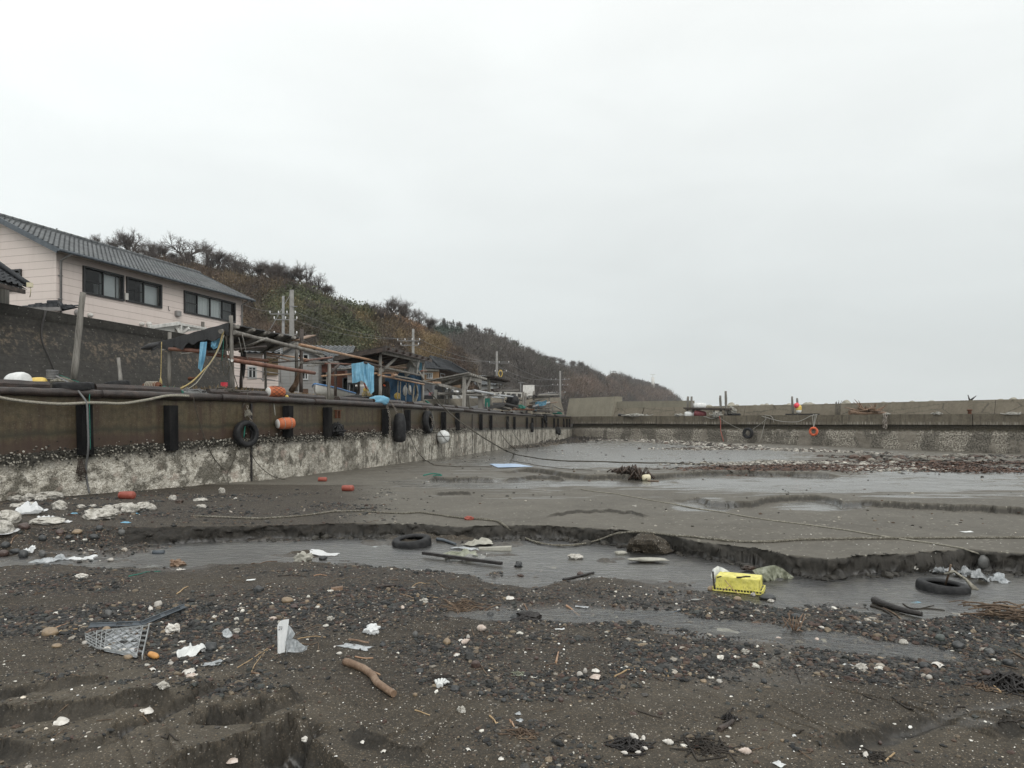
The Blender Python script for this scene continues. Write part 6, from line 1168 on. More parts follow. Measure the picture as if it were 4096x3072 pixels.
def hull(name,label,z,x0,y0,x1,y1,d0,d1,w_,h,top,low,lift=0.):
 a,b=PZ(z,x0,y0,d0),PZ(z,x1,y1,d1);e=(b-a);L_=e.length;e.normalize();n=Vector((e.y,-e.x,0)).normalized();t_=thing(name,label,'boat',(a+b)/2-UPV*h);N_=14
 def ring(f):ww=w_*(1-(1-min(1,f*2.2))**2.2)*.5+.02;s=.22*h*(1-f)**3;return [a+e*L_*f+n*ww+UPV*s,a+e*L_*f+n*ww*.8-UPV*h*.6+UPV*s,a+e*L_*f-UPV*h+UPV*s*1.4,a+e*L_*f-n*ww*.8-UPV*h*.6+UPV*s,a+e*L_*f-n*ww+UPV*s]
 Rg=[ring(i/N_) for i in range(N_+1)];m=MB();m.sheet(np.array([[list(q) for q in r_] for r_ in Rg]));m.add(Rg[-1],[(0,1,2,3,4)]);m.build('hull',M[low],t_)
 m=MB();m.tube([r_[0] for r_ in Rg]+[r_[4] for r_ in Rg[::-1]],.035,6);m.build('gunwale',M[top],t_);m=MB();m.sheet(np.array([[list(r_[0]-UPV*.06),list(r_[4]-UPV*.06)] for r_ in Rg]));m.build('deck',M[top],t_);return t_
M['boat_blue']=simple('boat_blue',(.06,.16,.36),(.11,.25,.48),None,5,(1,1,1),.5,.2,.005,.4,grime=.25)
hull('small_boat','small white boat with blue gunwale lying in the dry grass','i',1090,1375,1700,1520,33,36.5,1.2,.55,'boat_blue','white_paint');hull('upturned_boat','dark hull lying on the quay edge before the blue tarp','j',160,1195,480,1150,25.4,27.2,.8,.16,'charred','charred')
s2=thing('net_shed','grey timber net shed with dark plank roof and blue tarpaulin inside','shelter',PZ('j',845,1200,28.5))
A_,B_,C_=PZ('j',950,190,27.2),PZ('j',1845,425,34.4),PZ('j',-60,385,29.2)
roof_slab(s2,A_,B_,C_,.05,'roof_board','roof',7,'dark_wood',.05,True,.012)
m=MB();m.beam(A_+Vector((-.02,-.03,-.07)),B_+Vector((0,0,-.07)),.05,.15);m.build('fascia',M['dark_wood'],s2);m=MB();m.beam(A_-UPV*.08,C_-UPV*.08,.05,.16);m.build('fascia',M['dark_wood'],s2)
beamz(s2,'front_beam','pale_wood','j',890,275,27.5,1700,462,33.6,.08,.20);pole(s2,'post','pale_wood','j',848,280,27.8,836,1200,27.8,.06,.066);pole(s2,'post','pale_wood','j',1690,470,33.6,1672,1250,33.6,.065,.068)
for q in ((-40,430,29.6,-40,1150,29.6),(700,440,33.5,700,1150,33.5),(420,560,31,420,1100,31)):pole(s2,'post','dark_wood','j',*q,.06)
beamz(s2,'brace','pale_wood','j',1192,365,30.2,876,655,27.9,.05,.11);beamz(s2,'brace','pale_wood','j',1418,418,31.8,1700,810,33.5,.05,.11)
for q in ((805,738,27.6,1700,922,33.2,.042,'bamboo'),(1090,742,28.5,1982,935,36.5,.044,'grey_wood'),(930,600,28.,1610,742,32.8,.05,'grey_wood'),(530,492,26.4,935,590,28.2,.045,'dark_wood'),(-20,742,26.4,275,718,27.2,.03,'bamboo'),(700,708,27.5,1190,695,30,.04,'bamboo'),(720,560,27.9,1350,600,31.5,.05,'log'),(1630,660,33,1752,655,34.2,.035,'rust_pole')):pole(s2,'rail',q[7],'j',*q[:6],q[6])
pole(s2,'rail_end','bamboo','j',1080,742,28.3,1160,740,29.2,.06);beamz(s2,'plank','bamboo','j',1810,882,35.2,1985,888,36.5,.3,.09)
o=sheet_cols('j',[(930,690,950,1225),(1050,680,1040,1240),(1200,690,1190,1250),(1400,690,1380,1260),(1560,700,1560,1260),(1670,690,1690,1240)],35.2,10,6,.25,3).build('blue_tarpaulin',M['dark_blue_tarp']);tag(o,'dark blue tarpaulin wall hanging inside the net shed','tarp')
o=sheet_cols('j',[(1595,480,1600,680),(1640,480,1650,680),(1660,490,1662,660)],34.6,5,4,.05,1).build('blue_tarpaulin',M['blue_tarp']);tag(o,'narrow blue tarpaulin strip high beside the right net shed post','tarp')
o=sheet_cols('j',[(1430,430,1300,650),(1470,435,1335,790),(1530,440,1470,700),(1575,445,1560,765),(1620,450,1605,600)],32.4,10,6,.12,5).build('grey_sheet',M['grey_cloth']);tag(o,'limp grey cloth draped over the right brace of the net shed','cloth')
o=sheet_cols('j',[(275,515,290,895),(350,506,372,888),(460,490,470,845),(520,472,540,890),(600,502,602,985),(660,542,652,1122),(716,568,719,1060)],26.6,16,8,.09,2).build('blue_tarp',M['blue_tarp']);tag(o,'large light blue tarp hanging over the poles left of the net shed','tarp')
o=sheet_cols('j',[(-90,395,-90,520),(150,360,150,560),(400,320,400,500),(650,290,650,505),(820,285,820,455)],29.4,8,6,.08,7).build('black_tarp',M['black_tarp']);tag(o,'black tarp hung under the left slope of the net shed roof','tarp')
o=sheet_cols('h',[(1600,700,1630,1080),(1650,690,1660,1200),(1700,700,1690,1010)],22.4,8,5,.08,9).build('black_net',M['charred']);tag(o,'ragged black net hanging from the red brown pole of the first shelter','net')
o=sheet_cols('h',[(400,470,410,640),(700,440,690,690),(1000,400,1010,720),(1300,380,1290,660)],21.6,8,6,.10,10).build('dark_tarp',M['black_tarp']);tag(o,'dark tarp sagging under the roof of the first shelter','tarp')
m=MB();rg_=random.Random(3)
for k in range(26):
 x=705+rg_.uniform(0,95);m.tube([PZ('j',x,670+rg_.uniform(-20,40),28.6),PZ('j',x+rg_.uniform(-15,15),900,28.6),PZ('j',x+rg_.uniform(-25,25),1160,28.5)],rg_.uniform(.012,.04),5)
tag(m.build('black_net',M['charred']),'bundle of black nets hanging behind the left net shed post','net')
m=MB()
for k in range(18):
 x=890+rg_.uniform(0,90);m.tube([PZ('j',x+20,880+rg_.uniform(-20,40),30.5),PZ('j',x+rg_.uniform(-15,35),1000,30.4),PZ('j',x+rg_.uniform(-10,60),1200,30.3)],rg_.uniform(.02,.07),6)
tag(m.build('black_net',M['charred']),'dark bundled net standing inside the net shed','net');m=MB();m.bar(PZ('j',900,930,30.),PZ('j',940,955,30.),.035);tag(m.build('orange_float',M['life_orange']),'small bright orange float on the dark bundled net','float')
for i,(x0,y0,y1) in enumerate(((1190,850,1240),(1240,870,1245),(1350,890,1250),(1405,900,1150))):ropez('hanging_rope','rope','j',[(x0,y0,30+i*.8),(x0-4,(y0+y1)/2,30+i*.8),(x0-8 if i<3 else x0+70,y1,30+i*.8)],.020,'grey rope hanging straight down from the bamboo rail of the net shed','rope','ropes hanging in the net shed')
m=MB()
for k in range(5):
 cx,w_,y0,y1=1535,46-k*5,920+k*8,1300-k*22;m.tube([PZ('j',cx+w_*math.cos(a)+(-30 if math.sin(a)<-.3 else 0)*(-math.sin(a)),(y0+y1)/2-(y1-y0)/2*math.sin(a),32.2+k*.05) for a in np.linspace(0,6.283,26)],.026,6)
tag(m.build('rope_coil',M['rope']),'long coil of pale rope hanging in loops at the net shed','rope coil')
for i,(x,y,w_,h_) in enumerate(((1330,1040,70,190),(1420,1030,55,170))):
 bv,bf=ICO[3];c=PZ('j',x,y,33-.3*i);v_=bv*np.array([w_/4.9*33/2805*.62,.2,h_/4.9*33/2805*.55]);v_[:,0]*=1-.35*(v_[:,2]>0)*v_[:,2]/.3;tag(link_mesh('white_sack',np_mesh('white_sack',v_*(1+.15*fbm(bv[:,:1]*3+i,bv[:,2:]*3))+np.array(c),tris=bf),M['white_float']),('white net sack hanging left in the net shed','white plastic canister hanging beside the net sack')[i],('sack','canister')[i])
def ball(name,mat,c,r,label,cat='float',sx=1.):
 m=MB();m.lathe([(.001,-r*1.02),(r*.18,-r*1.08),(r*.2,-r*.98)]+[(r*math.cos(a),r*math.sin(a)) for a in np.linspace(-1.35,1.35,11)]+[(r*.2,r*.98),(r*.16,r*1.1),(.001,r*1.1)],Matrix.Translation(c)@Matrix.Rotation(R(20),4,'X')@Matrix.Scale(sx,4,(0,0,1)),18);return tag(m.build(name,M[mat]),label,cat)
ball('yellow_float','yellow_float',PZ('j',1178,1150,33),.16,'round yellow float on the floor of the net shed');ball('yellow_float','yellow_float',PZ('j',547,1028,26.8),.085,'small yellow float on a cord beside the blue tarp')
m=MB()
for k in range(6):m.bar(PZ('j',515+k*8,915+k*18,26.7),PZ('j',540+k*8,905+k*18,26.7),.035,.035)
tag(m.build('float_string',M['red_can']),'string of small red floats under the edge of the blue tarp','float string');heap_net('yellow_net','yellow_rope',PZ('j',565,1200,26.8),.17,.55,40,'yellowish netting heap below the string of red floats',12,.009)
o=link_mesh('blue_cloth',np_mesh('blue_cloth',ICO[3][0]*np.array([.34,.22,.20])*(1+.45*fbm(ICO[3][0][:,:1]*2.2,ICO[3][0][:,2:]*2.2+ICO[3][0][:,1:2],4))+np.array(QD(UV('j',850,0)[0],UV('j',0,1250)[1],.05)),tris=ICO[3][1]),M['blue_tarp']);tag(o,'crumpled light blue cloth bundled on the quay edge','cloth')
s3=thing('slatted_shelter','pale timber shelter with a slatted lean roof and open braced frame','shelter',PZ('k',395,660,41))
A_,B_,C_=PZ('k',455,158,40.4),PZ('k',712,238,49),PZ('k',-190,280,42.5);roof_slab(s3,A_,B_,C_,.06,'pale_wood','roof',9,'pale_wood',.06,True,.01)
beamz(s3,'front_beam','pale_wood','k',380,200,41,640,280,47,.1,.28)
for q in ((395,200,41,392,660,41),(625,262,47,620,690,47),(660,490,48.5,657,690,48.5)):beamz(s3,'post','pale_wood','k',*q,.20,.20,(1,0,0))
for q in ((370,210,41.2,95,330,42.2),(490,225,42.5,420,400,41.3),(560,250,45,618,380,46.8),(0,320,39.5,430,425,43)):beamz(s3,'brace','pale_wood','k',*q,.08,.16)
for q in ((0,455,41.5,560,445,45.5,.06),(15,468,41,640,470,47,.06),(380,478,41,870,490,52,.06),(410,440,42,700,445,48,.05)):pole(s3,'rail','grey_wood','k',*q[:6],q[6])
for q in ((100,400,43,118,640,43),(60,350,43,118,520,43.4),(170,370,43,170,640,43),(435,490,44,432,660,44),(452,490,44,480,690,44),(205,380,42.5,150,480,42.5)):pole(s3,'post','grey_wood','k',*q,.055)
for q,lb in (((530,412,44,820,468,50,.085),'pale steel pipe resting on the slatted shelter rail'),((905,482,54,1122,506,60,.075),'second pale steel pipe reaching out beyond the dark roofed shelter'),((820,508,52,980,525,56,.06),'short pale pole beneath the second steel pipe')):tag(pole(None,'steel_pipe','steel_pipe','k',*q[:6],q[6],wob=0.),lb,'pipe')
s4=thing('plank_shelter','dark plank roofed shelter on thin posts behind the slatted one','shelter',PZ('k',750,690,53))
A_,B_,C_=PZ('k',835,205,51.5),PZ('k',1087,275,60),PZ('k',560,225,54);roof_slab(s4,A_,B_,C_,.10,'roof_board','roof',8,'dark_wood',.06,True,.02)
for q in ((752,240,53,750,690,53),(968,300,58,962,700,58),(780,480,53.5,776,680,53.5)):beamz(s4,'post','grey_wood','k',*q,.17,.17,(1,0,0))
beamz(s4,'front_beam','dark_wood','k',740,235,53,990,310,58.5,.1,.2)
for q in ((875,310,56,920,370,57),(910,305,56.5,940,420,57),(780,260,53.5,765,380,53.2)):beamz(s4,'brace','grey_wood','k',*q,.07,.12)
ropez('hanging_rope','rope','k',[(765,250,52.8),(785,460,52.8),(815,695,52.5)],.03,'rope slanting down from the plank shelter to the quay');ropez('hanging_rope','pale_rope','k',[(735,590,50),(730,640,50),(742,690,50)],.04,'pale knotted rope at the foot of the plank shelter posts');m=MB();m.box(PZ('k',735,590,50.2),(.35,.1,.6));tag(m.build('green_cloth',M['green_rope']),'green cloth scrap hanging between the two open shelters','cloth')
def lumber(name,label,qs,mat='dark_wood',d0=0):
 t_=thing(name,label,'lumber',PZ('k',*qs[0][:3]))
 for q in qs:beamz(t_,'board',q[8] if len(q)>8 else mat,'k',*q[:6],q[6],q[7])
 return t_
lumber('lumber_pile','dark boards stacked on rails below the plank shelter',[(780,405,54,1000,380,60,.5,.10),(800,420,54,1080,380,61,.4,.10),(850,415,55,1180,405,63,.3,.10,'grey_wood'),(860,430,55,1060,395,61,.4,.1),(640,420,52,800,400,55,.4,.1)])
lumber('board_stack','low black stack of sloping boards on the quay beyond the slatted shelter',[(545,680,50.5,885,605,56,1.6,.10),(880,605,56,1075,650,60,1.5,.14),(560,690,50,880,625,55,1.2,.2),(870,640,55,1060,690,58,.5,.1,'grey_wood'),(860,660,55,1000,690,57,.3,.1)],'charred')
ball('black_float','rubber',PZ('k',1110,565,60),.55,'big round black float lying on the rubble of poles');s5=thing('pole_rack','crowded rack of dark poles and boards at the far end of the quay','rack',PZ('k',1480,740,78));rg_=random.Random(17)
for x,y0,y1,d in ((1265,430,700,68),(1298,447,705,70),(1420,422,740,74),(1650,440,745,84),(1605,620,745,82),(1638,600,740,83),(1698,620,745,86)):pole(s5,'post','grey_wood','k',x,y0,d,x-3,y1,d,.11)
for k in range(22):
 x0=rg_.uniform(1195,1500);y=545-(x0-1195)*.2+rg_.uniform(-14,14);pole(s5,'roof_pole','charred' if k%3 else 'grey_wood','k',x0,y,68+k*.4,x0+rg_.uniform(180,300),y-rg_.uniform(5,45),75+k*.4,rg_.uniform(.06,.13))
for k in range(22):y=rg_.uniform(590,735);x0=rg_.uniform(1290,1560);pole(s5,'rack_pole',('grey_wood','dark_wood','log')[k%3],'k',x0,y,72+k*.4,x0+rg_.uniform(120,260),y+rg_.uniform(-20,20),80+k*.4,rg_.uniform(.04,.10))
for q in ((1480,560,76,1765,475,88),(1700,625,85,1825,695,88),(1375,585,72,1480,555,76)):pole(s5,'rack_pole','pale_wood','k',*q,.08)
o=sheet_cols('k',[(1440,590,1435,715),(1470,575,1465,712),(1475,572,1480,640),(1540,578,1535,645),(1615,552,1600,625)],74.5,6,5,.3,6).build('blue_tarp',M['blue_tarp']);tag(o,'blue tarp caught in the far pole rack','tarp');tag(pole(None,'steel_pipe','steel_pipe','k',1415,645,72.5,1650,588,80,.11,wob=0.),'pale pipe slanting in front of the blue tarp on the far rack','pipe')
lumber('pole_pile','tangle of grey poles piled on the quay before the far rack',[(1005,560,60,1200,610,66,.12,.12,'grey_wood'),(1020,580,60,1190,615,66,.12,.12),(1040,600,60,1210,590,67,.1,.1,'grey_wood'),(975,590,59,1180,690,64,.1,.1,'log'),(1050,700,61,1330,680,69,.12,.12,'log'),(1060,715,61,1300,715,68,.1,.1,'pale_wood'),(1100,690,62,1420,695,71,.12,.12,'rust'),(1500,712,77,1900,722,88,.12,.12,'dark_wood'),(1640,715,82,1760,735,86,.2,.2,'pale_wood')])
def tyre(name,Mx,Ro,w_,label,cat='tyre',group=None,tread=True,mat='rubber',ri=.60):
 q=[(Ro*ri,-w_*.30),(Ro*(ri+.03),-w_*.44),(Ro*.80,-w_*.5),(Ro*.93,-w_*.46),(Ro*.985,-w_*.36),(Ro,-w_*.15),(Ro,w_*.15),(Ro*.985,w_*.36),(Ro*.93,w_*.46),(Ro*.80,w_*.5),(Ro*(ri+.03),w_*.44),(Ro*ri,w_*.30),(Ro*(ri+.04),w_*.20),(Ro*.88,w_*.40),(Ro*.93,0),(Ro*.88,-w_*.40),(Ro*(ri+.04),-w_*.20)]
 m=MB();n=64;m.lathe(q,Mx,n,True);k=len(q)
 if tread:
  for j in (3,4,5,6,7,8):
   for a in range(n):
    if (a+j)%4==0:i=j*n+a;c=Mx@Vector((0,0,q[j][1]));p=Vector(m.v[i]);m.v[i]=tuple(c+(p-c)*.955)
 return tag(m.build(name,M[mat]),label,cat,group)
def facing(n,spin=0.):return n.to_track_quat('Z','Y').to_matrix().to_4x4()
for i,x in enumerate((1220,1360)):p,t_,n=QP(UV('k',x,0)[0],-.6);c=Vector((p.x,p.y,-(UV('k',0,703+i*14)[1]-V0)/F*p.y));tyre('cartwheel',Matrix.Translation(c)@facing((n+t_*-.9).normalized()),.46,.18,('left','right')[i] and ('cart wheel left of the blue tarp rack on the quay edge','cart wheel nearer the blue tarp on the quay edge')[i],'wheel',ri=.45)
heap_net('green_net','green_rope',PZ('k',1770,760,86),.6,.4,40,'green net heap at the far end of the quay',21,.03);heap_net('green_net','green_rope',PZ('k',1215,680,66),.5,.5,30,'blue green net heap under the two thin far posts',22,.03)
sg=thing('sign_board','blank white board in a dark frame standing by the road','sign',PZ('k',1345,520,100));m=MB();m.box(PZ('k',1345,410,100),(1.65,.08,1.5));m.build('board',M['white_paint'],sg)
for x in (1312,1380):m=MB();m.bar(PZ('k',x,375,100.1),PZ('k',x,540,100.1),.05);m.build('post',M['frame_dark'],sg)
m=MB();m.bar(PZ('k',1312,440,100.1),PZ('k',1380,438,100.1),.05);m.build('frame',M['frame_dark'],sg)
lp=thing('street_lamp','thin grey street lamp with a short arm by the road','street lamp',PZ('k',1228,520,108));m=MB();m.bar(PZ('k',1228,300,108),PZ('k',1226,530,108),.08,.10);m.build('pole',M['pole_metal'],lp);m=MB();m.box(PZ('k',1238,298,108),(.95,.3,.12));m.build('lamp_head',M['pole_metal'],lp)
def upole(name,label,u,v,d,r,arms,base=.8,mat='pole_concrete',tr=False):
 p=P(u,v,d);t_=thing(name,label,'utility pole',(p.x,p.y,base));m=MB();m.bar((p.x,p.y,base-.2),p,r*1.25,r*.8,12);m.build('pole',M[mat],t_)
 for zz_,w_,n,off in arms:
  c=p-UPV*zz_;m=MB();m.beam(c+Vector((-w_+off,-.12,0)),c+Vector((w_+off,-.12,0)),.055,.06);m.build('crossarm',M['pole_metal'],t_)
  for k in range(n):m=MB();q=c+Vector((-w_+off+2*w_*k/max(1,n-1),-.12,.05));m.lathe([(.02,0),(.05,.04),(.035,.08),(.05,.11),(.03,.17),(.001,.18)],Matrix.Translation(q),8);m.build('insulator',M['insulator'],t_)
 if tr:m=MB();m.lathe([(.001,-.35),(.22,-.33),(.22,.33),(.16,.38),(.001,.40)],Matrix.Translation(p-UPV*2.6+Vector((-.42,-.1,0))),12);m.build('transformer',M['pole_metal'],t_)
 return t_,p
p0,t0=upole('utility_pole','plain concrete pole standing alone in front of the green slope',1167,1160,46,.17,[(1.1,.25,0,.15)],.9)
pA,tA=upole('utility_pole','thin metal pole full of white insulators beside the plain concrete pole',1133,1184,50,.11,[(1.3,.9,4,0),(1.7,.8,3,.2),(2.75,.8,2,.2),(6.2,.55,1,.3)],.9,'pole_metal')
pB,tB=upole('utility_pole','grey pole with a transformer in front of the tan grassy slope',UV(2,1850,0)[0],UV(2,0,530)[1],64,.14,[(1.1,1.0,4,-.4),(1.5,.8,2,-.3),(5.0,.9,3,-.6)],.9,'pole_concrete',True)
pC,tC=upole('utility_pole','grey pole with a yellow ring behind the plank shelter',UV(3,952,0)[0],UV(3,0,380)[1],88,.16,[(1.5,1.2,3,.3),(2.6,.7,3,.5),(4.6,1.0,0,.2),(6.,1.,0,.6),(8.,.8,0,.7)],1.0,'pole_concrete')
m=MB();c=PZ(3,988,600,87.8);m.tube([c+Vector((math.cos(a)*.22,0,math.sin(a)*.42)) for a in np.linspace(0,6.283,20)],.05,6);m.build('cable_ring',M['yellow_float'],pC)
pD,tD=upole('utility_pole','far pole crowded with insulators at the end of the road',UV('k',1808,0)[0],UV('k',0,125)[1],128,.2,[(1.6,1.6,5,0),(2.6,1.4,4,0),(4.,1.5,3,-.6),(6.3,1.5,2,-1.8)],1.2,'pole_concrete')
def wires(label,a,b,offs,s,r=.014):
 t_=thing('power_line',label,'power line',a)
 for o1,o2 in offs:m=MB();m.tube(sag(a+Vector(o1),b+Vector(o2),s,12),r,4,False);m.build('wire',M['wire'],t_)
wires('slack wires between the insulator pole and the transformer pole',tA,tB,[((-.8,0,-1.1),(-1.2,0,-.9)),((.8,0,-1.1),(.5,0,-.9)),((.6,0,-2.6),(-.6,0,-4.8))],.6);wires('wires from the transformer pole to the pole with the yellow ring',tB,tC,[((-1.2,0,-.9),(-.8,0,-1.3)),((.5,0,-.9),(1.2,0,-1.3)),((-.6,0,-4.8),(.4,0,-4.4))],.7,.018)
wires('wires from the yellow ring pole to the far pole',tC,tD,[((-.8,0,-1.3),(-1.5,0,-1.4)),((1.2,0,-1.3),(1.5,0,-1.4)),((.4,0,-2.4),(-1.,0,-2.4)),((.4,0,-4.4),(-2,0,-6.1)),((.6,0,-5.8),(-1,0,-3.8))],1.0,.022);wires('wires leaving the insulator pole past the pink house',tA,PZ(1,1880,760,40)+Vector((-2,0,0)),[((-.8,0,-1.1),(0,0,1.2)),((-.6,0,-2.6),(0,0,-.6))],.5)
m=MB();m.bar(PZ(2,645,185,46),PZ(2,440,540,43),.018,None,5);tag(m.build('stay_wire',M['pole_metal']),'pale stay wire slanting down from the plain concrete pole','wire')
p=QP(UV(1,595,0)[0],-.9)[0];d=p.y;po=pole(None,'mooring_post','grey_wood',1,592,1445,d,668,745,d+.15,.072,.062,.006,10);tag(po,'tall weathered mooring post leaning right on the near quay','post')
d2=QP(UV(1,970,0)[0],-1.0)[0].y;tag(pole(None,'mooring_post','pale_wood',1,972,1480,d2,952,1268,d2,.045,.035,.006),'short pale post stub standing behind an old tyre','post')
c=Vector((p.x,p.y,QT+.11));tyre('tyre',Matrix.Translation(PZ(6,590,195,d-.25))@Matrix.Rotation(R(3),4,'X'),.39,.20,'black tyre lying flat round the foot of the tall mooring post');tyre('tyre',Matrix.Translation(PZ(6,942,178,d2-.15))@Matrix.Rotation(R(-9),4,'Y'),.27,.13,'smaller tyre lying tilted at the foot of the short post')
m=MB()
for k in range(6):zc_=.02+k*.035;m.tube([Vector((c.x,c.y,QT+.28+zc_))+Vector((math.cos(a)*.10,math.sin(a)*.10,0)) for a in np.linspace(0,6.283,14)],.02,5)
tag(m.build('rope_lashing',M['wire']),'black rope wound round the tall mooring post','rope');heap_net('old_net','rope',PZ(6,500,165,d-.2),.22,.14,40,'tangle of frayed rope on the tyre under the tall post',31,.007)
def float_barrel(name,mat,Mx,r,L_,label,end=None,net=False,bands=True,cat='float'):
 t_=thing(name,label,cat,Mx.translation);m=MB();m.lathe([(.001,-L_/2),(r*.62,-L_/2+.004),(r*.80,-L_/2+.02),(r*.95,-L_*.30),(r,0),(r*.95,L_*.30),(r*.80,L_/2-.02),(r*.62,L_/2-.004),(.001,L_/2)],Mx,22);m.build('body',M[mat],t_)
 if end:m=MB();m.lathe([(.001,L_/2+.012),(r*.70,L_/2+.010),(r*.78,L_/2-.015)],Mx,22);m.build('end_cap',M[end],t_)
 if bands:
  for f in (-.22,.18):m=MB();m.tube([Mx@Vector((math.cos(a)*r*1.0,math.sin(a)*r*1.0,L_*f)) for a in np.linspace(0,6.283,24)],.008,5);m.build('strap',M['pale_rope'],t_)
 if net:
  m=MB()
  for k in range(9):
   for s_ in (-1,1):m.tube([Mx@Vector((math.cos(a)*rr,math.sin(a)*rr,L_*(f-.5))) for f in np.linspace(.02,.98,12) for a in [k/9*6.283+s_*f*2.2] for rr in [r*(1.02-.35*abs(2*f-1)**3)]],.006,4,False)
  m.build('net',M['charred'],t_)
 return t_
def axisM(c,d):return Matrix.Translation(c)@Vector(d).to_track_quat('Z','Y').to_matrix().to_4x4()
_,tq,nq=QP(1111,0);c=QV(1113,UV(2,0,1458)[1],.24);d_=Vector((-.70,-.70,-.06)).normalized();float_barrel('orange_barrel_float','orange',axisM(c,d_),.165,.50,'orange barrel float with a white end hanging on the quay wall','white_paint')
c=QD(1118,1568,.12);d_=Vector((-.62,-.78,0)).normalized();float_barrel('orange_barrel_float','orange',axisM(c,d_),.165,.50,'orange float wrapped in black netting lying on the quay edge','white_paint',True,False)
c=QD(157,UV(6,0,150)[1],.9);float_barrel('white_float','white_float',axisM(c,(.95,-.3,.08)),.19,.48,'fat white float lying behind the near timber kerb',None,False,False);c=QD(UV(6,450,0)[0],UV(6,0,175)[1],.8);float_barrel('yellow_float','yellow_float',axisM(c,(.9,.3,.1)),.15,.38,'dull yellow float between the white float and the tyre',None,False,False)
ball('yellow_float','yellow_float',QD(UV('i',535,0)[0],UV('i',0,1590)[1],.05),.05,'little yellow float peeping out beside the netted orange float')
def hang_tyre(u,v,R_,w_,label,off=.16,group=None,**k):c=QV(u,v,off);_,t_,n=QP(u);return tyre('tyre',Matrix.Translation(c)@facing((n+UPV*.06).normalized()),R_,w_,label,'tyre',group,**k)
hang_tyre(968,1735,.355,.20,'big black tyre hung by chain on the near quay wall',.17);hang_tyre(UV(3,232,0)[0],UV(3,0,1078)[1],.50,.26,'largest black tyre hung beside the white buoy bag on the wall',.2)
for x,y,R_,lb in ((1415,1042,.55,'tyre hung high between the far fenders of the quay'),(1280,1130,.50,'low tyre hung below two far fenders of the quay'),(1530,1158,.48,'left tyre of the low hanging pair near the quay corner'),(1552,1170,.46,'right tyre of the low hanging pair near the quay corner')):hang_tyre(UV(3,x,0)[0],UV(3,0,y)[1],R_,.24,lb,.2)
def chain(name,pts,r,label,mat='chain',parent=None):
 m=MB();P_=pts;L_=sum((b-a).length for a,b in zip(P_[:-1],P_[1:]));n=max(3,int(L_/(r*4.6)));seg=[0]
 for a,b in zip(P_[:-1],P_[1:]):seg.append(seg[-1]+(b-a).length)
 def at(s):i=max(0,min(len(P_)-2,int(np.searchsorted(seg,s))-1));return P_[i].lerp(P_[i+1],(s-seg[i])/max(1e-6,seg[i+1]-seg[i])),(P_[i+1]-P_[i]).normalized()
 for k in range(n):
  c,d=at(L_*(k+.5)/n);a_=d.orthogonal().normalized();a_.rotate(Matrix.Rotation((k%2)*1.57+.6,3,d));m.tube([c+d*math.sin(q)*r*3.1+a_*math.cos(q)*r*1.8 for q in np.linspace(0,6.283,11)],r*.62,5,False)
 return tag(m.build(name,M[mat],parent),label,'chain')
chain('chain',[QV(u,v,o_) for u,v,o_ in ((UV(2,185,0)[0],UV(2,0,1285)[1],.14),(UV(2,190,0)[0],UV(2,0,1360)[1],.16),(UV(2,205,0)[0],UV(2,0,1440)[1],.22))],.013,'pale chain holding the big near tyre');heap_net('rope_knot','rope',QV(UV(2,190,0)[0],UV(2,0,1400)[1],.16),.10,.30,30,'frayed rope knotted round the pale chain above the near tyre',41,.007,'rope')
ropez('green_rope','green_rope',2,[(205,1440,QV(980,1700,.3).y),(195,1500,QV(980,1700,.36).y),(185,1598,QV(978,1700,.36).y)],.018,'green rope end hanging inside the near tyre')
ropez('dark_rope','old_rope',2,[(210,1130,18.9),(220,1180,18.6),(200,1240,18.45),(170,1300,18.4)],.016,'dark rope running over the kerb to the near tyre');ropez('pale_string','pale_rope',2,[(470,1200,19.7),(480,1270,19.5),(495,1380,19.4)],.012,'pale cord holding the orange barrel float','cord');ropez('pale_string','pale_rope',2,[(435,1500,19.4),(430,1540,19.4),(425,1580,19.4)],.014,'frayed cord end under the orange barrel float','cord')
c=QV(UV(2,1645,0)[0],UV(2,0,1500)[1],.30);m=MB();h_=.56;m.lathe([(.001,h_),(.12,h_*.97),(.19,h_*.8),(.235,h_*.3),(.245,-h_*.6),(.22,-h_*.9),(.10,-h_),(.001,-h_)],Matrix.Translation(c),20);tag(m.build('bullet_fender',M['rubber']),'black bullet shaped fender hanging on chains under the blue cloth','fender');yb_=c.y
chain('chain',[QV(UV(2,1590,0)[0],UV(2,0,1250)[1],.16),QV(UV(2,1620,0)[0],UV(2,0,1310)[1],.2),QV(UV(2,1637,0)[0],UV(2,0,1385)[1],.28)],.018,'rusty chain holding the black bullet fender');chain('chain',[QV(UV(2,1552,0)[0],UV(2,0,1255)[1],.14),QV(UV(2,1545,0)[0],UV(2,0,1400)[1],.31),QV(UV(2,1545,0)[0],UV(2,0,1610)[1],.31)],.016,'pale chain hanging straight down beside the bullet fender')
heap_net('rubber_bundle','rubber',QV(UV(2,1045,0)[0],UV(2,0,1580)[1],.22),.20,.60,70,'lumpy bundle of black rubber hung beside a fender',43,.035,'fender');ropez('dark_rope','old_rope',2,[(990,1210,QV(1300,1600,.1).y),(1005,1300,QV(1302,1600,.17).y),(1022,1390,QV(1310,1600,.2).y),(1030,1470,QV(1315,1600,.22).y)],.014,'thin dark rope holding the lumpy rubber bundle')
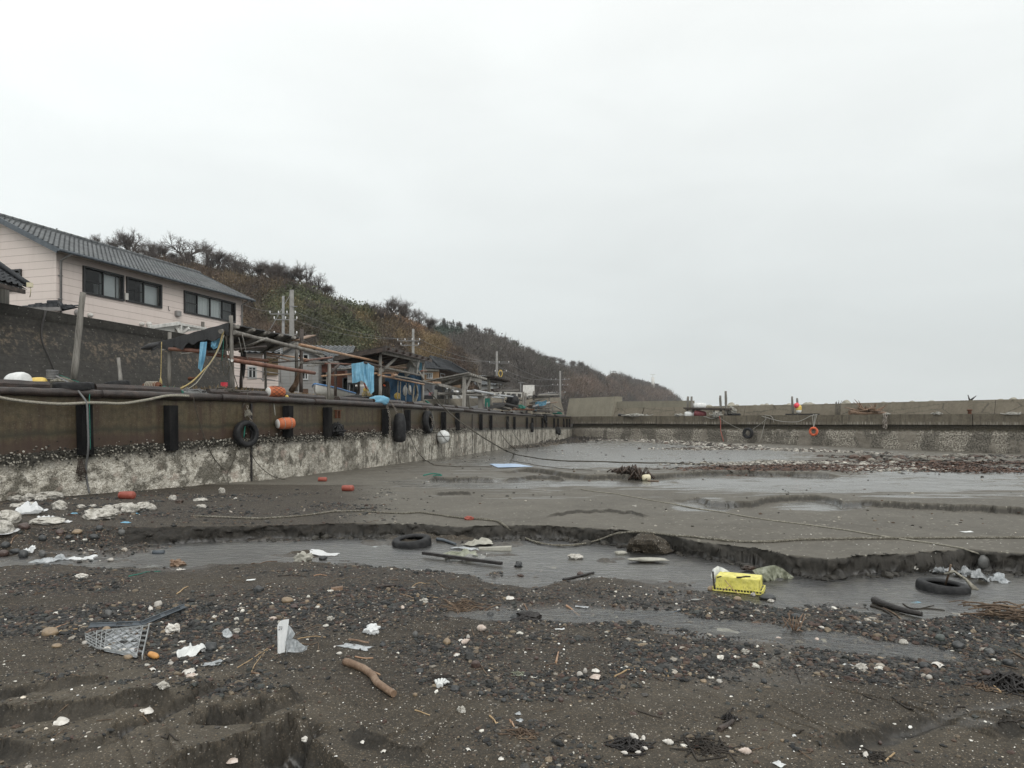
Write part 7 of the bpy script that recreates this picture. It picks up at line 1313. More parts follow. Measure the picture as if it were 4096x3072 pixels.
c=QV(UV(3,358,0)[0],UV(3,0,1225)[1],.32);bv,bf=ICO[3];v_=bv*np.array([.30,.30,.32])*(1+.14*fbm(bv[:,:1]*2.4+bv[:,1:2],bv[:,2:]*2.4,4)+.05*np.sin(np.arctan2(bv[:,1:2],bv[:,:1])*7));bg=thing('white_buoy_bag','white wrapped buoy tied with cord hanging low on the quay wall','buoy',c);link_mesh('bag',np_mesh('bag',v_+np.array(c),tris=bf),M['white_float'],bg)
m=MB()
for a0 in (0,.9):m.tube([c+Matrix.Rotation(a0,3,'Y')@Vector((math.cos(a)*.325,math.sin(a)*.325,.05)) for a in np.linspace(0,6.283,24)],.012,5)
m.build('cord',M['old_rope'],bg);ropez('pale_rope','pale_rope',3,[(315,960,QV(1728,1600,.15).y),(330,1060,QV(1734,1600,.26).y),(348,1150,QV(1742,1600,.32).y)],.018,'pale rope holding the white buoy bag');ropez('green_rope','green_rope',3,[(255,870,34.5),(290,900,33.4),(315,950,33.2),(325,965,33.2)],.05,'thick green rope lashed over the quay edge above the white buoy bag');chain('chain',[QV(UV(3,240,0)[0],UV(3,0,y)[1],o_) for y,o_ in ((945,.12),(1000,.2),(1060,.36),(1120,.36))],.018,'chain and rope tangle holding the largest tyre');ropez('pale_rope','pale_rope',2,[(1740,1250,QV(1608,1600,.14).y),(1755,1400,QV(1614,1650,.3).y),(1775,1440,QV(1622,1650,.32).y),(1800,1500,QV(1632,1650,.3).y)],.016,'thin knotted rope hanging over a fender near the largest tyre')
def wall_rope(name,mat,z,pts,r,label,off=.12,**k):
 P_=[QV(*UV(z,*q[:2]),q[2] if len(q)>2 else off) for q in pts];m=MB();m.tube(smooth_pts(P_,8),r,7,twist=.5);return tag(m.build(name,M[mat]),label,'rope')
wall_rope('thick_rope','rope',6,[(-200,240,.2),(0,290,.2),(200,318,.2),(450,334,.2),(640,325,.32),(760,326,.32),(950,330,.2),(1150,300,.18),(1320,268,.16),(1490,270,.14)],.034,'thick twisted rope slung along the near quay wall');wall_rope('black_rope','wire',6,[(570,110,-.6),(600,180,-.1),(612,250,.17),(628,330,.34),(632,450,.36),(638,640,.36),(645,735,.30),(660,850,.16),(675,950,.12),(695,1050,.12)],.022,'black rope hanging from the tall mooring post to the stones');wall_rope('green_string','green_rope',6,[(630,100,-.8),(725,190,-.1),(690,260,.15),(650,320,.34),(655,700,.36)],.007,'thin green cord hanging over the near fender')
heap_net('weed_clump','seaweed',QV(UV(6,635,0)[0],UV(6,0,960)[1],.10),.10,.75,60,'hanging clump of dry weed on the black rope',51,.006,'seaweed')
for q,lb in (([(1885,680,.12),(1850,800,.12),(1800,900,.14),(1740,985,.5)],'thin slack rope trailing from the near tyre to the left'),([(1980,690,.12),(2040,810,.14),(2110,910,.3),(2160,960,.8)],'rope trailing from the near tyre down to the right'),([(1525,280,.14),(1600,520,.08),(1700,760,.08),(1800,880,.1)],'fine line crossing the wall left of the near tyre')):wall_rope('slack_rope','old_rope',6,q,.010,lb)
def line_to_ground(name,mat,air,ground,r,label):
 P_=smooth_pts([PZ(z,x,y,d) for z,x,y,d in air],6) if air else [];g=[G(z,x,y) for z,x,y in ground];g2=[]
 for a,b in zip(g[:-1],g[1:]):
  n=max(2,int((b-a).length/.12));g2+=[drop(a.lerp(b,i/n),r*.7) for i in range(n)]
 g2.append(drop(g[-1],r*.7));m=MB();m.tube(P_+g2,r,6,twist=.4);return tag(m.build(name,M[mat]),label,'rope')
line_to_ground('mooring_line','old_rope',[(3,265,750,34.5),(3,480,980,31),(3,700,1150,28),(3,900,1278,25.5),(3,1050,1362,23.6)],[(3,1120,1392),(3,1200,1412),(3,1400,1445),(3,1650,1465),(3,2212,1478),(4,900,893),(4,1500,903),(4,1900,893),(4,2212,884),(5,250,880)],.026,'long mooring line running from the third shelter down across the far mud')
line_to_ground('mooring_line','old_rope',[(3,95,1200,QV(1640,1700,.1).y),(3,150,1330,24),(3,215,1420,21.5)],[(3,240,1450),(3,330,1502),(3,560,1520),(3,900,1520)],.016,'dark line from the wall curling onto the mud left of the blue sheet');line_to_ground('mooring_line','old_rope',[(3,925,975,QV(1977,1660,.15).y),(3,1000,1195,42),(3,1110,1330,34)],[(3,1130,1345),(3,1165,1365)],.02,'rope slanting from the quay to a weed lump on the mud');line_to_ground('mooring_line','old_rope',[(3,1040,1030,QV(2022,1660,.2).y),(3,1130,1210,48),(3,1230,1312,42)],[(3,1260,1325)],.02,'thin line slanting down right of the weed lump rope')
def deckP(u,v,back):p=BP(u,-back)[0];return Vector((p.x,p.y,-(v-V0)/F*p.y))
fr4=thing('mooring_rack','rack of four tall poles carrying a long dark shelf on the breakwater','rack',deckP(2790,1664,2))
for x0,y0,x1,y1,lb in ((1222,300,1214,468,None),(1253,300,1257,468,None),(1507,292,1510,468,None),(1554,252,1559,470,'tallest pole of the rack')):
 b=BP(UV(4,x1,0)[0],-2.)[0].y;o=pole(fr4,'pole','grey_wood',4,x0,y0,b,x1,y1,b,.13,.16,.02,9,lb)
b0,b1=BP(UV(4,1195,0)[0],-2.1)[0].y,BP(UV(4,1602,0)[0],-2.1)[0].y;beamz(fr4,'shelf','dark_wood',4,1197,404,b0,1602,412,b1,.9,.18);beamz(fr4,'shelf_pole','charred',4,1200,412,b0,1600,418,b1,.2,.12);beamz(fr4,'leg','grey_wood',4,1298,410,b0-.9,1297,470,b0-.9,.1,.1,(1,0,0));beamz(fr4,'leg','grey_wood',4,1452,410,b1+2,1450,470,b1+2,.1,.1,(1,0,0))
for x,lb in ((1212,'tyre under the left pair of rack poles'),(1258,'second tyre under the left pair of rack poles'),(1512,'dark tyre at the foot of the third rack pole'),(1560,'dark tyre at the foot of the tallest rack pole')):q=BP(UV(4,x,0)[0],-2.)[0];tyre('tyre',Matrix.Translation((q.x,q.y,QT+.14)),.62,.26,lb)
q=deckP(*UV(4,1188,461),1.2);float_barrel('white_float','white_float',axisM(q,(.98,-.1,0)),.40,1.2,'white barrel float standing on the breakwater left of the rack',None,False);q=deckP(*UV(4,1243,385),2.);float_barrel('white_float','white_float',axisM(q,(.95,-.2,0)),.38,1.5,'white barrel float lying up on the dark shelf',None,False);q=deckP(*UV(4,1272,456),1.4);float_barrel('maroon_float','maroon',axisM(q,(.9,-.3,-.1)),.42,1.4,'maroon barrel float under the left end of the shelf',None,False,False)
ball('yellow_float','yellow_float',deckP(*UV(4,1246,399),1.9),.16,'tiny yellow float on the shelf beside the white barrel');heap_net('rope_pile','pale_rope',deckP(*UV(4,720,476),.8),1.6,.4,50,'flat pile of pale rope and nets on the breakwater deck',61,.05,'rope');m=MB();a,b=deckP(*UV(4,568,464),1.),deckP(*UV(4,622,470),1.);m.bar(a,b,.22,.18,9,.03);tag(m.build('driftwood_log',M['charred']),'black log lying on the breakwater deck left of the rope pile','log');heap_net('rope_pile','pale_rope',deckP(*UV(4,1125,476),.5),.6,.45,40,'grey rope heap left of the white barrel on the breakwater',62,.05,'rope');heap_net('rope_pile','pale_rope',deckP(*UV(4,1475,482),.1),.55,.9,50,'pale rope knotted at the breakwater edge near the third pole',63,.05,'rope');heap_net('rope_pile','pale_rope',deckP(*UV(4,1232,460),1.8),.5,1.2,40,'rope tangle tied between the left pair of rack poles',64,.04,'rope');heap_net('rope_pile','pale_rope',deckP(*UV(4,1530,450),1.9),.6,1.2,40,'rope tangle tied between the right pair of rack poles',65,.04,'rope')
pp={}
for x0,y0,x1,y1,lb in ((2142,300,2150,462,'left and taller pole of the separate pair on the breakwater'),(2186,315,2193,466,'right pole of the separate pair carrying small floats')):b=BP(UV(4,x1,0)[0],-1.6)[0].y;tag(pole(None,'mooring_pole','grey_wood',4,x0,y0,b,x1,y1,b,.11,.13,.02),lb,'pole')
q=BP(UV(4,2175,0)[0],-1.6)[0];m=MB();m.box(Vector((q.x,q.y,QT+.09)),(3.2,1.2,.16),(BP(3180)[1],BP(3180)[2],UPV));tag(m.build('pallet',M['charred']),'dark flat base under the separate pole pair','pallet');d_=q.y-.3
ball('red_float','red_float',PZ(4,2184,381,d_),.30,'bright red ball float hanging on the right pole of the pair');ball('yellow_float','yellow_float',PZ(5,219,398,d_),.30,'upper yellow float below the red ball float');ball('yellow_float','yellow_float',PZ(5,219,412,d_),.30,'lower yellow float below the red ball float');ball('white_ball_float','white_float',PZ(5,219,428,d_),.28,'white float under the two yellow floats')
def bw_rope(name,mat,z,pts,r,label,cat='rope',off=.25):m=MB();m.tube(smooth_pts([BV(*UV(z,*q[:2]),q[2] if len(q)>2 else off) for q in pts],6),r,6);return tag(m.build(name,M[mat]),label,cat)
bw_rope('pale_rope','pale_rope',4,[(1290,475,-.5),(1380,480,.1),(1430,495),(1470,490),(1500,470,-.2)],0.039,'pale slack rope hung over the cap below the dark shelf');bw_rope('pale_rope','pale_rope',4,[(1510,490),(1600,545),(1680,580,.45),(1755,605,.5)],0.022,'rope slanting down to the tyre on the breakwater wall');bw_rope('pale_rope','pale_rope',4,[(1940,485),(1870,545),(1810,590,.45)],0.022,'rope slanting left to the tyre on the breakwater wall');bw_rope('red_rope','red_can',4,[(1508,475),(1520,530),(1530,600,.5),(1560,700,.6)],.045,'reddish rope hanging down the breakwater beside the third pole');bw_rope('pale_rope','pale_rope',4,[(1918,475),(1908,540),(1890,650,.5),(1870,705,.6)],0.028,'dark and pale rope hanging to the rubble right of the wall tyre');bw_rope('pale_rope','pale_rope',4,[(1900,465,.1),(1970,478),(1990,530)],0.033,'rope end hanging over the cap near the separate poles');bw_rope('pale_rope','pale_rope',5,[(-100,475),(60,518),(200,527),(270,505),(330,475),(380,460,.1)],0.041,'long pale rope sagging along the cap toward the life ring')
c=BV(*UV(4,1772,625),.55);n=BP(3001)[2];tyre('tyre',Matrix.Translation(c)@facing(n),.62,.35,'worn tyre hung by two ropes on the breakwater wall',ri=.5);c=BV(*UV(5,370,610),.55);n=BP(3263)[2];lr=thing('life_ring','orange life ring hanging on the breakwater wall','life ring',c);m=MB();m.lathe([(.36+.13*math.cos(a)*.95,.11*math.sin(a)) for a in np.linspace(0,6.283,13)[:-1]],Matrix.Translation(c)@facing(n),32,True);m.build('ring',M['life_orange'],lr)
m=MB()
for a0 in (.78,2.36,3.93,5.5):m.tube([c+facing(n).to_3x3()@Vector((math.cos(a0)*(.36+.145*math.cos(a)),math.sin(a0)*(.36+.145*math.cos(a)),.13*math.sin(a))) for a in np.linspace(0,6.283,12)],.02,4)
m.build('band',M['red_can'],lr)
for x in (352,372,384):bw_rope('pale_string','pale_rope',5,[(x,460,.05),(x-1,480),(370,580,.55)],.03,'pale cord holding the orange life ring','cord')['group']='cords of the life ring'
chain('chain',[BV(*UV(5,983,455),.1),BV(*UV(5,984,500),.28),BV(*UV(5,985,575),.4)],.07,'rusty chain loop hanging over the breakwater cap, left strand');chain('chain',[BV(*UV(5,996,455),.1),BV(*UV(5,998,500),.28),BV(*UV(5,1003,585),.4)],.07,'rusty chain loop hanging over the breakwater cap, right strand');heap_net('rope_pile','pale_rope',deckP(*UV(5,990,462),.2),.35,.2,20,'pale knot at the top of the chain loop',66,.05,'rope')
rg_=random.Random(9);m=MB();c=deckP(*UV(5,785,460),1.5)
m.bar(c+Vector((-1.9,0,.2)),c+Vector((2.,.3,.1)),.26,.12,8,.08)
for k in range(26):a=rg_.uniform(0,3.14);L_=rg_.uniform(.6,1.7);b=c+Vector((rg_.uniform(-1,.6),0,.35));m.tube([b,b+Vector((math.cos(a)*L_*.6,rg_.uniform(-.4,.4),math.sin(a)*L_*.4)),b+Vector((math.cos(a+.3)*L_,rg_.uniform(-.5,.5),math.sin(a)*L_*.75))],[.12,.07,.02],5)
tag(m.build('tree_stump',M['log']),'brown driftwood root stump lying on the breakwater deck','driftwood');m=MB();c=deckP(*UV(5,450,440),3.4)
for k in range(14):m.bar(c+Vector((rg_.uniform(-.4,.3),0,-.9)),c+Vector((rg_.uniform(-.2,.5),.2,1.1+rg_.uniform(-.3,.2))),.03,.02,5)
tag(m.build('net_bundle',M['old_rope']),'grey bundle of sticks and net leaning on the parapet','bundle');heap_net('mooring_ring','pale_rope',deckP(*UV(5,1435,460),.3),.5,.3,16,'pale rope on a mooring ring right of the chain loop',67,.05,'rope');heap_net('mooring_ring','pale_rope',deckP(*UV(5,2115,460),.3),.6,.3,16,'pale rope on the mooring ring at the far right',68,.05,'rope');m=MB();c=deckP(*UV(5,1600,332),5.5);m.bar(c-UPV*.4,c+Vector((-.3,0,.5)),.12,.03);m.bar(c,c+Vector((.5,0,.4)),.1,.03);tag(m.build('driftwood_branch',M['charred']),'black branch sticking up behind the parapet top','branch');q=BP(UV(5,1715,0)[0],-.6)[0];m=MB();m.lathe([(.16,0),(.14,.28),(.22,.32),(.22,.42),(.001,.44)],Matrix.Translation((q.x,q.y,QT)),12);tag(m.build('bollard',M['rust']),'small rusty bollard on the right part of the breakwater','bollard')
p=P(UV(4,910,0)[0],UV(4,0,196)[1],600);lt=thing('white_beacon','tiny white beacon tower on the headland crest','beacon',p-UPV*2);m=MB();m.bar(p-UPV*3,p+UPV*6.2,1.5,1.3,10);m.build('tower',M['white_paint'],lt);m=MB();m.bar(p+UPV*6.2,p+UPV*8.2,.3);m.beam(p+Vector((-2,0,8.6)),p+Vector((2,0,8.6)),.4,.5);m.build('antenna',M['white_paint'],lt)
ZO['l']=(2800,2150,4.424);ZO['m']=(350,2380,4.9156);ZO['n']=(1080,2450,8.73)
def px(z,n,d):return n/ZO[z][2]*d/F
def rgx(seed):return random.Random(seed)
def crumple(w_,h_,seed,amp,n=22,curl=0.):
 X,Y=np.meshgrid(np.linspace(-.5,.5,n),np.linspace(-.5,.5,n));r1=fbm(X*2.2+seed,Y*2.2,2,.5,seed);r2=1-np.abs(fbm(X*3.4+seed,Y*3.4,2,.5,seed+5))*2;r3=fbm(X*9,Y*9+seed,2,.5,seed+3)
 an=np.arctan2(Y,X);ed=1+.22*fbm(np.cos(an)*1.3+seed,np.sin(an)*1.3,3);rim=1-np.clip(np.maximum(np.abs(X),np.abs(Y))*2,0,1)**3
 Z=amp*(.9*r1+.35*r2+.12*r3)*(.35+.65*rim);Z=Z-np.percentile(Z,12);Z=np.where(Z<0,Z*.2,Z)+curl*(X**2)
 return np.stack([X*w_*ed+amp*.35*fbm(X*3,Y*3,2,.5,seed+8),Y*h_*ed+amp*.35*fbm(X*3,Y*3,2,.5,seed+9),Z],-1)
def rest(A,p,yaw=0.,tilt=0.,lift=.0):
 """lay a local grid on the ground at p"""
 c,s=math.cos(yaw),math.sin(yaw);x,y,z=A[...,0],A[...,1],A[...,2];ct,st_=math.cos(tilt),math.sin(tilt);y,z=y*ct-z*st_,y*st_+z*ct;X,Y=x*c-y*s+p[0],x*s+y*c+p[1]
 g=parts_of_ground(X.ravel(),Y.ravel())[0].reshape(X.shape);g=np.minimum(g,p[2]+.10);return np.stack([X,Y,np.maximum(g,p[2]-.02)*.6+.4*p[2]+z-z.min()*(tilt!=0)+.004+lift],-1)
def sheet(name,z,x,y,w_,h_,mat,label,cat,seed,amp=.03,yaw=0.,curl=0.,n=22,lift=0.,group=None,tilt=0.):
 p=G(z,x,y);p.z=max(p.z,WATER-.015) if p.y<12 else p.z;m=MB();m.sheet(rest(crumple(px(z,w_,p.y),h_,seed,amp,n,curl),p,yaw,tilt,lift));return tag(m.build(name,M[mat]),label,cat,group)
def lump(name,z,x,y,w_,h_,mat,label,cat,seed,amp=.35,freq=2.,sub=3,ratio=.8,sink=.2,group=None,dz=0.):
 p=G(z,x,y);p.z=max(p.z,WATER-.01) if p.y<12 and dz else p.z;rx,rz_=px(z,w_,p.y)/2,px(z,h_,p.y)/2;bv,bf=ICO[sub];d=1+amp*fbm(bv[:,:1]*freq+seed*1.7,bv[:,2:]*freq+bv[:,1:2]*freq*.8,4,.6,seed);v=bv*d*np.array([rx,rx*ratio,rz_])
 c,s=math.cos(seed),math.sin(seed);v=np.stack([v[:,0]*1.,v[:,1],v[:,2]],1);v[:,2]=np.maximum(v[:,2],-rz_*.8);v=v+np.array([p.x,p.y,p.z+rz_*(1-2*sink)+dz])
 return tag(link_mesh(name,np_mesh(name,v,tris=bf,smooth=amp<.5),M[mat]),label,cat,group)
def gpath(z,pts,lift,step=.06):
 g=smooth_pts([G(z,*q[:2]) for q in pts],5);out=[]
 for a,b in zip(g[:-1],g[1:]):
  n=max(1,int((b-a).length/step));out+=[a.lerp(b,i/n) for i in range(n)]
 out.append(g[-1]);return [Vector((p.x,p.y,max(hz(p.x,p.y),WATER+.0 if p.y<11 else -9)+lift)) for p in out]
def stick(name,z,pts,r,mat,label,cat='stick',r1=None,lift=None,n=7,group=None):
 P_=gpath(z,pts,r*.8 if lift is None else lift);k=len(P_);m=MB();r1=r*.7 if r1 is None else r1;m.tube(P_,[(r+(r1-r)*i/max(1,k-1)) for i in range(k)],n);return tag(m.build(name,M[mat]),label,cat,group)
M['silver_film']=simple('silver_film',(.06,.065,.068),(.19,.20,.205),(.38,.39,.40),14,(1,1,1),.3,.6,.008,.5)
def bank_rope(pts,r,mat,label,rough=.3,dip=()):
 q=[UV(*w_) for w_ in pts];uv=[];g=[]
 for (u0,v0),(u1,v1) in zip(q[:-1],q[1:]):n=max(2,int(math.hypot(u1-u0,v1-v0)/14));uv+=[(u0+(u1-u0)*i/n,v0+(v1-v0)*i/n) for i in range(n)]
 ZO['_']=(0,0,1.)
 for u,v in uv+[q[-1]]:
  a_=(u-U0)/F;yb_=float(np.interp(a_,*BANK))
  if v<V0+1.52*F/(yb_+.10):p=G('_',u,v);p=Vector((p.x,p.y,max(p.z,hz(p.x,p.y))+r*.9))
  else:p=P(u,v,min(yb_-.03,-(WATER+.02)*F/(v-V0)))
  g.append(p)
 g=[g[0]]+[(g[i-1]+g[i]*2+g[i+1])/4 for i in range(1,len(g)-1)]+[g[-1]];rg_=rgx(4);m=MB();m.tube(g,[r*(1+rough*rg_.uniform(-1,1)) for _ in g],7);return tag(m.build('mooring_rope',M[mat]),label,'rope')
bank_rope([('b',x,y) for x,y in ((-250,215),(0,226),(250,236),(480,222),(640,206),(800,182),(1000,180),(1200,192),(1340,197),(1430,187),(1560,205),(1720,228),(1900,240),(2020,255),(2060,278),(2110,315),(2180,355))]+[('c',x,y) for x,y in ((780,668),(860,690),(960,703),(1080,703),(1180,690),(1290,660),(1400,617),(1500,605),(1600,602),(1750,620),(1950,645),(2180,671))]+[('d',x,y) for x,y in ((330,424),(450,430),(600,430),(800,415),(1000,412),(1200,408),(1450,407),(1800,405),(2212,403),(2400,400))],.0155,'crusted_rope','long shell crusted rope sagging over the mud bank above the stream')
bank_rope([('c',x,y) for x,y in ((1150,293),(1260,310),(1400,325),(1550,352),(1700,380),(1850,405),(2000,435),(2212,465))]+[('d',x,y) for x,y in ((330,245),(460,268),(600,290),(850,320),(1100,355),(1300,390),(1450,412),(1650,440),(1850,475),(2040,535),(2212,590),(2350,640))],.010,'rope','thin rope running diagonally over the mud to the right edge of the bank',.15)
bank_rope([('D',x,y) for x,y in ((690,1001),(800,996),(900,995))],.012,'old_rope','faint dark line half sunk in the mud left of the blue sheet',.1);o=lump('red_rope_tuft','b',1800,238,70,34,'red_can','frayed reddish net tuft tied on the crusted rope','net',3,.6,4,3,.5)
stick('stranded_line','c',[(630,80),(860,120),(1060,142),(1230,150)],.012,'old_rope','thin dark line on the mud right of the blue sheet','rope');stick('green_hose','c',[(-10,192),(40,180),(100,182),(120,192),(60,196)],.02,'green_rope','loop of pale green hose on the mud','hose')
bp=[G(3,*q) for q in ((878,1493),(1130,1490),(1312,1520),(962,1531))];m=MB();A=np.array([[np.array(bp[0].lerp(bp[1],i/12).lerp(bp[3].lerp(bp[2],i/12),j/6))+np.array((0,0,.02+.012*float(fbm(i*.6,j*.6,2)))) for i in range(13)] for j in range(7)]);m.sheet(A);tag(m.build('blue_sheet',simple('pale_blue',(.30,.42,.60),(.38,.50,.66),None,3,(1,1,1),.35,.2,.004,.5)),'flat pale blue plastic sheet lying on the wet mud','sheet')
for x,y,w_,h_,yaw,lb in ((275,1078,34,18,.05,'nearest and largest red brown can, by the white stones under the quay'),(752,1061,25,14,-.1,'middle red brown can standing free on the gravelly mud'),(697,1040,18,10,.2,'smallest and farthest red brown can below the near tyre')):
 p=G('D',x,y);L_,r_=px('D',w_,p.y),px('D',h_,p.y)/2;Mx=axisM(Vector((p.x,p.y,p.z+r_*.9)),(math.cos(yaw),math.sin(yaw)*.6-.25,.02));t_=thing('octopus_pot',lb,'pot',p,'red brown pots lying on the harbour bed');m=MB();m.lathe([(r_*.8,-L_*.40),(r_*.94,-L_*.36),(r_,-L_*.28),(r_*.97,0),(r_,L_*.3),(r_*.95,L_*.42),(r_*.7,L_*.5),(r_*.001,L_*.5)],Mx,20);m.build('body',M['red_can'],t_);m=MB();m.lathe([(r_*.80,-L_*.40),(r_*.92,-L_*.44),(r_*.92,-L_*.50),(r_*.74,-L_*.50),(r_*.72,-L_*.2),(.001,-L_*.19)],Mx,20);m.build('rim',M['red_can'],t_)
for i,(z,x,y,w_,h_,lb) in enumerate(((6,130,1112,105,55,'round pale rock at the left foot of the quay wall'),(6,232,1108,95,62,'second round pale rock under the quay wall'),(6,322,1112,90,50,'pinkish pale rock third along the foot of the quay wall'),(6,400,1090,190,60,'long flat pale rock under the quay wall'),(6,60,1290,190,110,'biggest shell crusted rock at the left edge'),(6,30,1360,150,100,'shell crusted rock below the biggest one at the left edge'),(6,480,1180,110,80,'crusted rock with dark patches behind the white bags'),(6,810,1255,240,90,'wide low crusted rock right of the white bags'),(6,895,1222,130,60,'crusted rock touching the wide low one'),(6,990,1172,130,50,'flat crusted rock behind the fat round one'),(6,1045,1205,120,80,'fat round crusted rock in the middle of the white rock heap'),(6,1150,1168,120,55,'crusted rock near the right end of the white rock heap'),(6,1215,1185,80,55,'last crusted rock at the right end of the white rock heap'),(6,870,1175,90,30,'small pale rock behind the wide low crusted rock'),(6,230,1150,130,36,'thin pale slab in front of the round pale rocks'),(6,130,1160,90,30,'small pale slab at the left under the round pale rocks'),(6,650,1168,66,26,'small pale rock by the end of the black rope'),(6,750,1160,50,24,'little pale rock beside the rope end'),(6,1390,1105,60,44,'lone pale rock with a flat top right of the red can'),(6,1440,1130,75,40,'grey rock half buried right of the white rocks'),(6,1620,1170,70,40,'pale lump of shells far right of the white rock heap'),(6,1785,1050,50,50,'dark rock with white crust standing on the mud'),(6,1610,1115,110,30,'low pale rock ridge right of the red can'),(6,380,1290,260,50,'low heap of crusted stones in front of the white bags'),(4,1560,935,130,42,'dark weedy log shaped rock left of the red weed'))):
 p_=0;lump('crusted_rock',z,x,y,w_,h_*1.15,'crusted_rock' if i not in (19,24) else 'seaweed',lb,'rock',i+1,.55,1.8,3,.85,.25,'shell crusted rocks by the near quay wall')
sheet('white_bag','a',270,130,190,.28,'white_plastic','crumpled white plastic bag among the crusted rocks, larger of the two','plastic bag',1,.17,.2);sheet('white_bag','a',415,170,120,.2,'white_plastic','smaller crumpled white bag touching the larger one','plastic bag',2,.13,.5);sheet('white_board','a',40,290,190,.32,'white_plastic','flat white foam board at the left edge','board',3,.02,.1);sheet('white_rag','a',580,198,90,.12,'white_plastic','small folded white scrap right of the white bags','scrap',4,.03,.3)
sheet('floating_bag','a',390,545,230,.16,'film','translucent bag floating at the left end of the stream','plastic bag',5,.07,.05,lift=.01);sheet('floating_bag','a',570,530,130,.12,'film','second translucent bag floating beside the first','plastic bag',6,.08,.4,lift=.01);sheet('torn_bag','a',730,530,210,.12,'white_plastic','torn white bag at the edge of the stream with twisted ends','plastic bag',7,.075,.15,lift=.01);sheet('submerged_film','a',1340,590,110,.10,'film','pale film under the stream surface','film',8,.015,0)
sheet('white_scrap','a',275,470,70,.08,'white_plastic','white shredded scrap standing between two dark stones','scrap',9,.12,1.2);lump('white_coral','a',720,690,95,50,'shell','toothed white shell piece on the gravel mound edge','shell',4,.7,5,3,.5);sheet('white_scrap','a',1600,625,66,.05,'shell','curled white scrap under the brown weed tuft','scrap',11,.035,.3)
for i,(x,y,w_,h_,mt,lb) in enumerate(((205,478,90,80,'stone_dark','large dark upright stone at the left end of the stream'),(375,476,62,62,'stone_grey','pale grey upright stone beside the large dark one'),(215,232,105,56,'stone_red','dark reddish boulder below the white bags'),(880,250,66,44,'stone_dark','dark stone at the left end of the mud bank'),(830,325,80,44,'stone_dark','flat dark stone on the bank slope'),(610,325,66,36,'stone_dark','dark stone under the reddish brown one'),(530,280,66,44,'stone_red','reddish stone on the left bank slope'),(680,278,90,40,'stone_tan','tan crusted stone on the left bank slope'),(1075,285,66,55,'stone_grey','white flecked stone leaning on the bank'),(140,450,100,40,'stone_dark','flat dark stone left of the large upright one'),(25,470,90,60,'stone_red','brown stone at the left edge above the stream'),(375,335,70,56,'stone_dark','dark stone with a pale scrap at its top'),(50,400,80,50,'stone_dark','dark cobble at the left edge of the slope'),(980,525,60,24,'stone_pale','pale stone just under the stream surface'))):lump('boulder','a',x,y+h_*.4,w_,h_*1.2,mt,lb,'stone',i+31,.4,1.3,2,.8,.25)
for i,(x,y,w_,yaw,lb) in enumerate(((665,122,66,.3,'small blue scrap among the crusted rocks'),(1210,125,30,1.,'tiny blue scrap beside the fat round rock'),(1115,203,80,-.2,'light blue flat scrap above the bank edge'))):sheet('blue_scrap','a',x,y,w_,.07,'blue_tarp',lb,'scrap',40+i,.02,yaw,n=8)
lump('brown_weed','a',1570,580,130,60,'log','tuft of brown weed on the near edge of the stream','weed',8,.8,5,3,.7);m=MB();p=G('a',1400,475);p.z=WATER+.015;m.bar(p+Vector((-px('a',48,p.y),0,0)),p+Vector((px('a',48,p.y),.02,0)),.028,.028,10);tag(m.build('dark_bottle',M['dark_plastic']),'dark round bottle floating against the bank foot','bottle')
def ground_tyre(z,x,y,Ro,w_,label,tx=0.,ty=0.,dz=0.):p=G(z,x,y);zz_=max(p.z,WATER);return tyre('tyre',Matrix.Translation((p.x,p.y,zz_+w_*.5+dz))@Matrix.Rotation(tx,4,'X')@Matrix.Rotation(ty,4,'Y'),Ro,w_,label)
ground_tyre('b',1378,405,.27,.15,'black tyre half sunk at the foot of the bank in the stream',R(5),R(-4),-.085);ground_tyre('d',1697,722,.245,.13,'large black tyre lying flat in the stream at the right',R(1),R(4),-.06)
c=G('d',1790,735);c.z=WATER+.16;m=MB();rg_=rgx(2)
for k in range(5):m.tube([c+Vector((-.10+k*.01,.05,.0)),c+Vector((-.04,-.02+k*.012,.04)),c+Vector((.03,-.08,-.02)),c+Vector((.08+k*.012,-.12,-.12))],.012,5)
tag(m.build('rope_piece',M['rope']),'frayed rope looped over the right stream tyre','rope');m=MB();m.tube([c+Vector((-.06,.1,-.12)),c+Vector((-.05,.06,.0)),c+Vector((-.04,.04,.10))],.010,5);tag(m.build('twig_stub',M['twig']),'twig standing inside the right stream tyre','twig')
sheet('foam_board','b',1860,425,200,.22,'foam','crumpled off white board washed up in the stream','board',21,.09,.15,lift=.02);p=G('b',1995,460);p.z=WATER+.0;m=MB();m.box(p,(px('b',235,p.y),.10,.075),(Vector((1,-.06,.06)).normalized(),Vector((.06,1,0)),UPV));m.box(p+Vector((-.05,.12,.0)),(px('b',200,p.y),.10,.02));tag(m.build('foam_block',M['foam']),'long white foam block with rust stains in the stream','foam block')
m=MB();p=G('b',1460,512);q=G('b',2040,582);p.z,q.z=WATER+.05,WATER+.035;m.beam(p,q,.05,.035);tag(m.build('black_bar',M['charred']),'long straight black bar lying across the stream','bar');sheet('olive_cloth','b',1740,512,250,.22,'olive_film','greyish green plastic heap behind the black bar','sheet',22,.10,.2,lift=.02);sheet('olive_cloth','b',1850,535,150,.10,'grey_cloth','smaller grey green fold right of the plastic heap','sheet',23,.06,.1,lift=.015);stick('grey_tube','b',[(1560,392),(1640,408),(1700,428)],.024,'dark_plastic','grey tube sticking out of the stream behind the olive heap','tube');sheet('clear_bag','b',1770,455,200,.12,'film','clear bluish bag washed against the grey tube','plastic bag',24,.05,-.3,lift=.01)
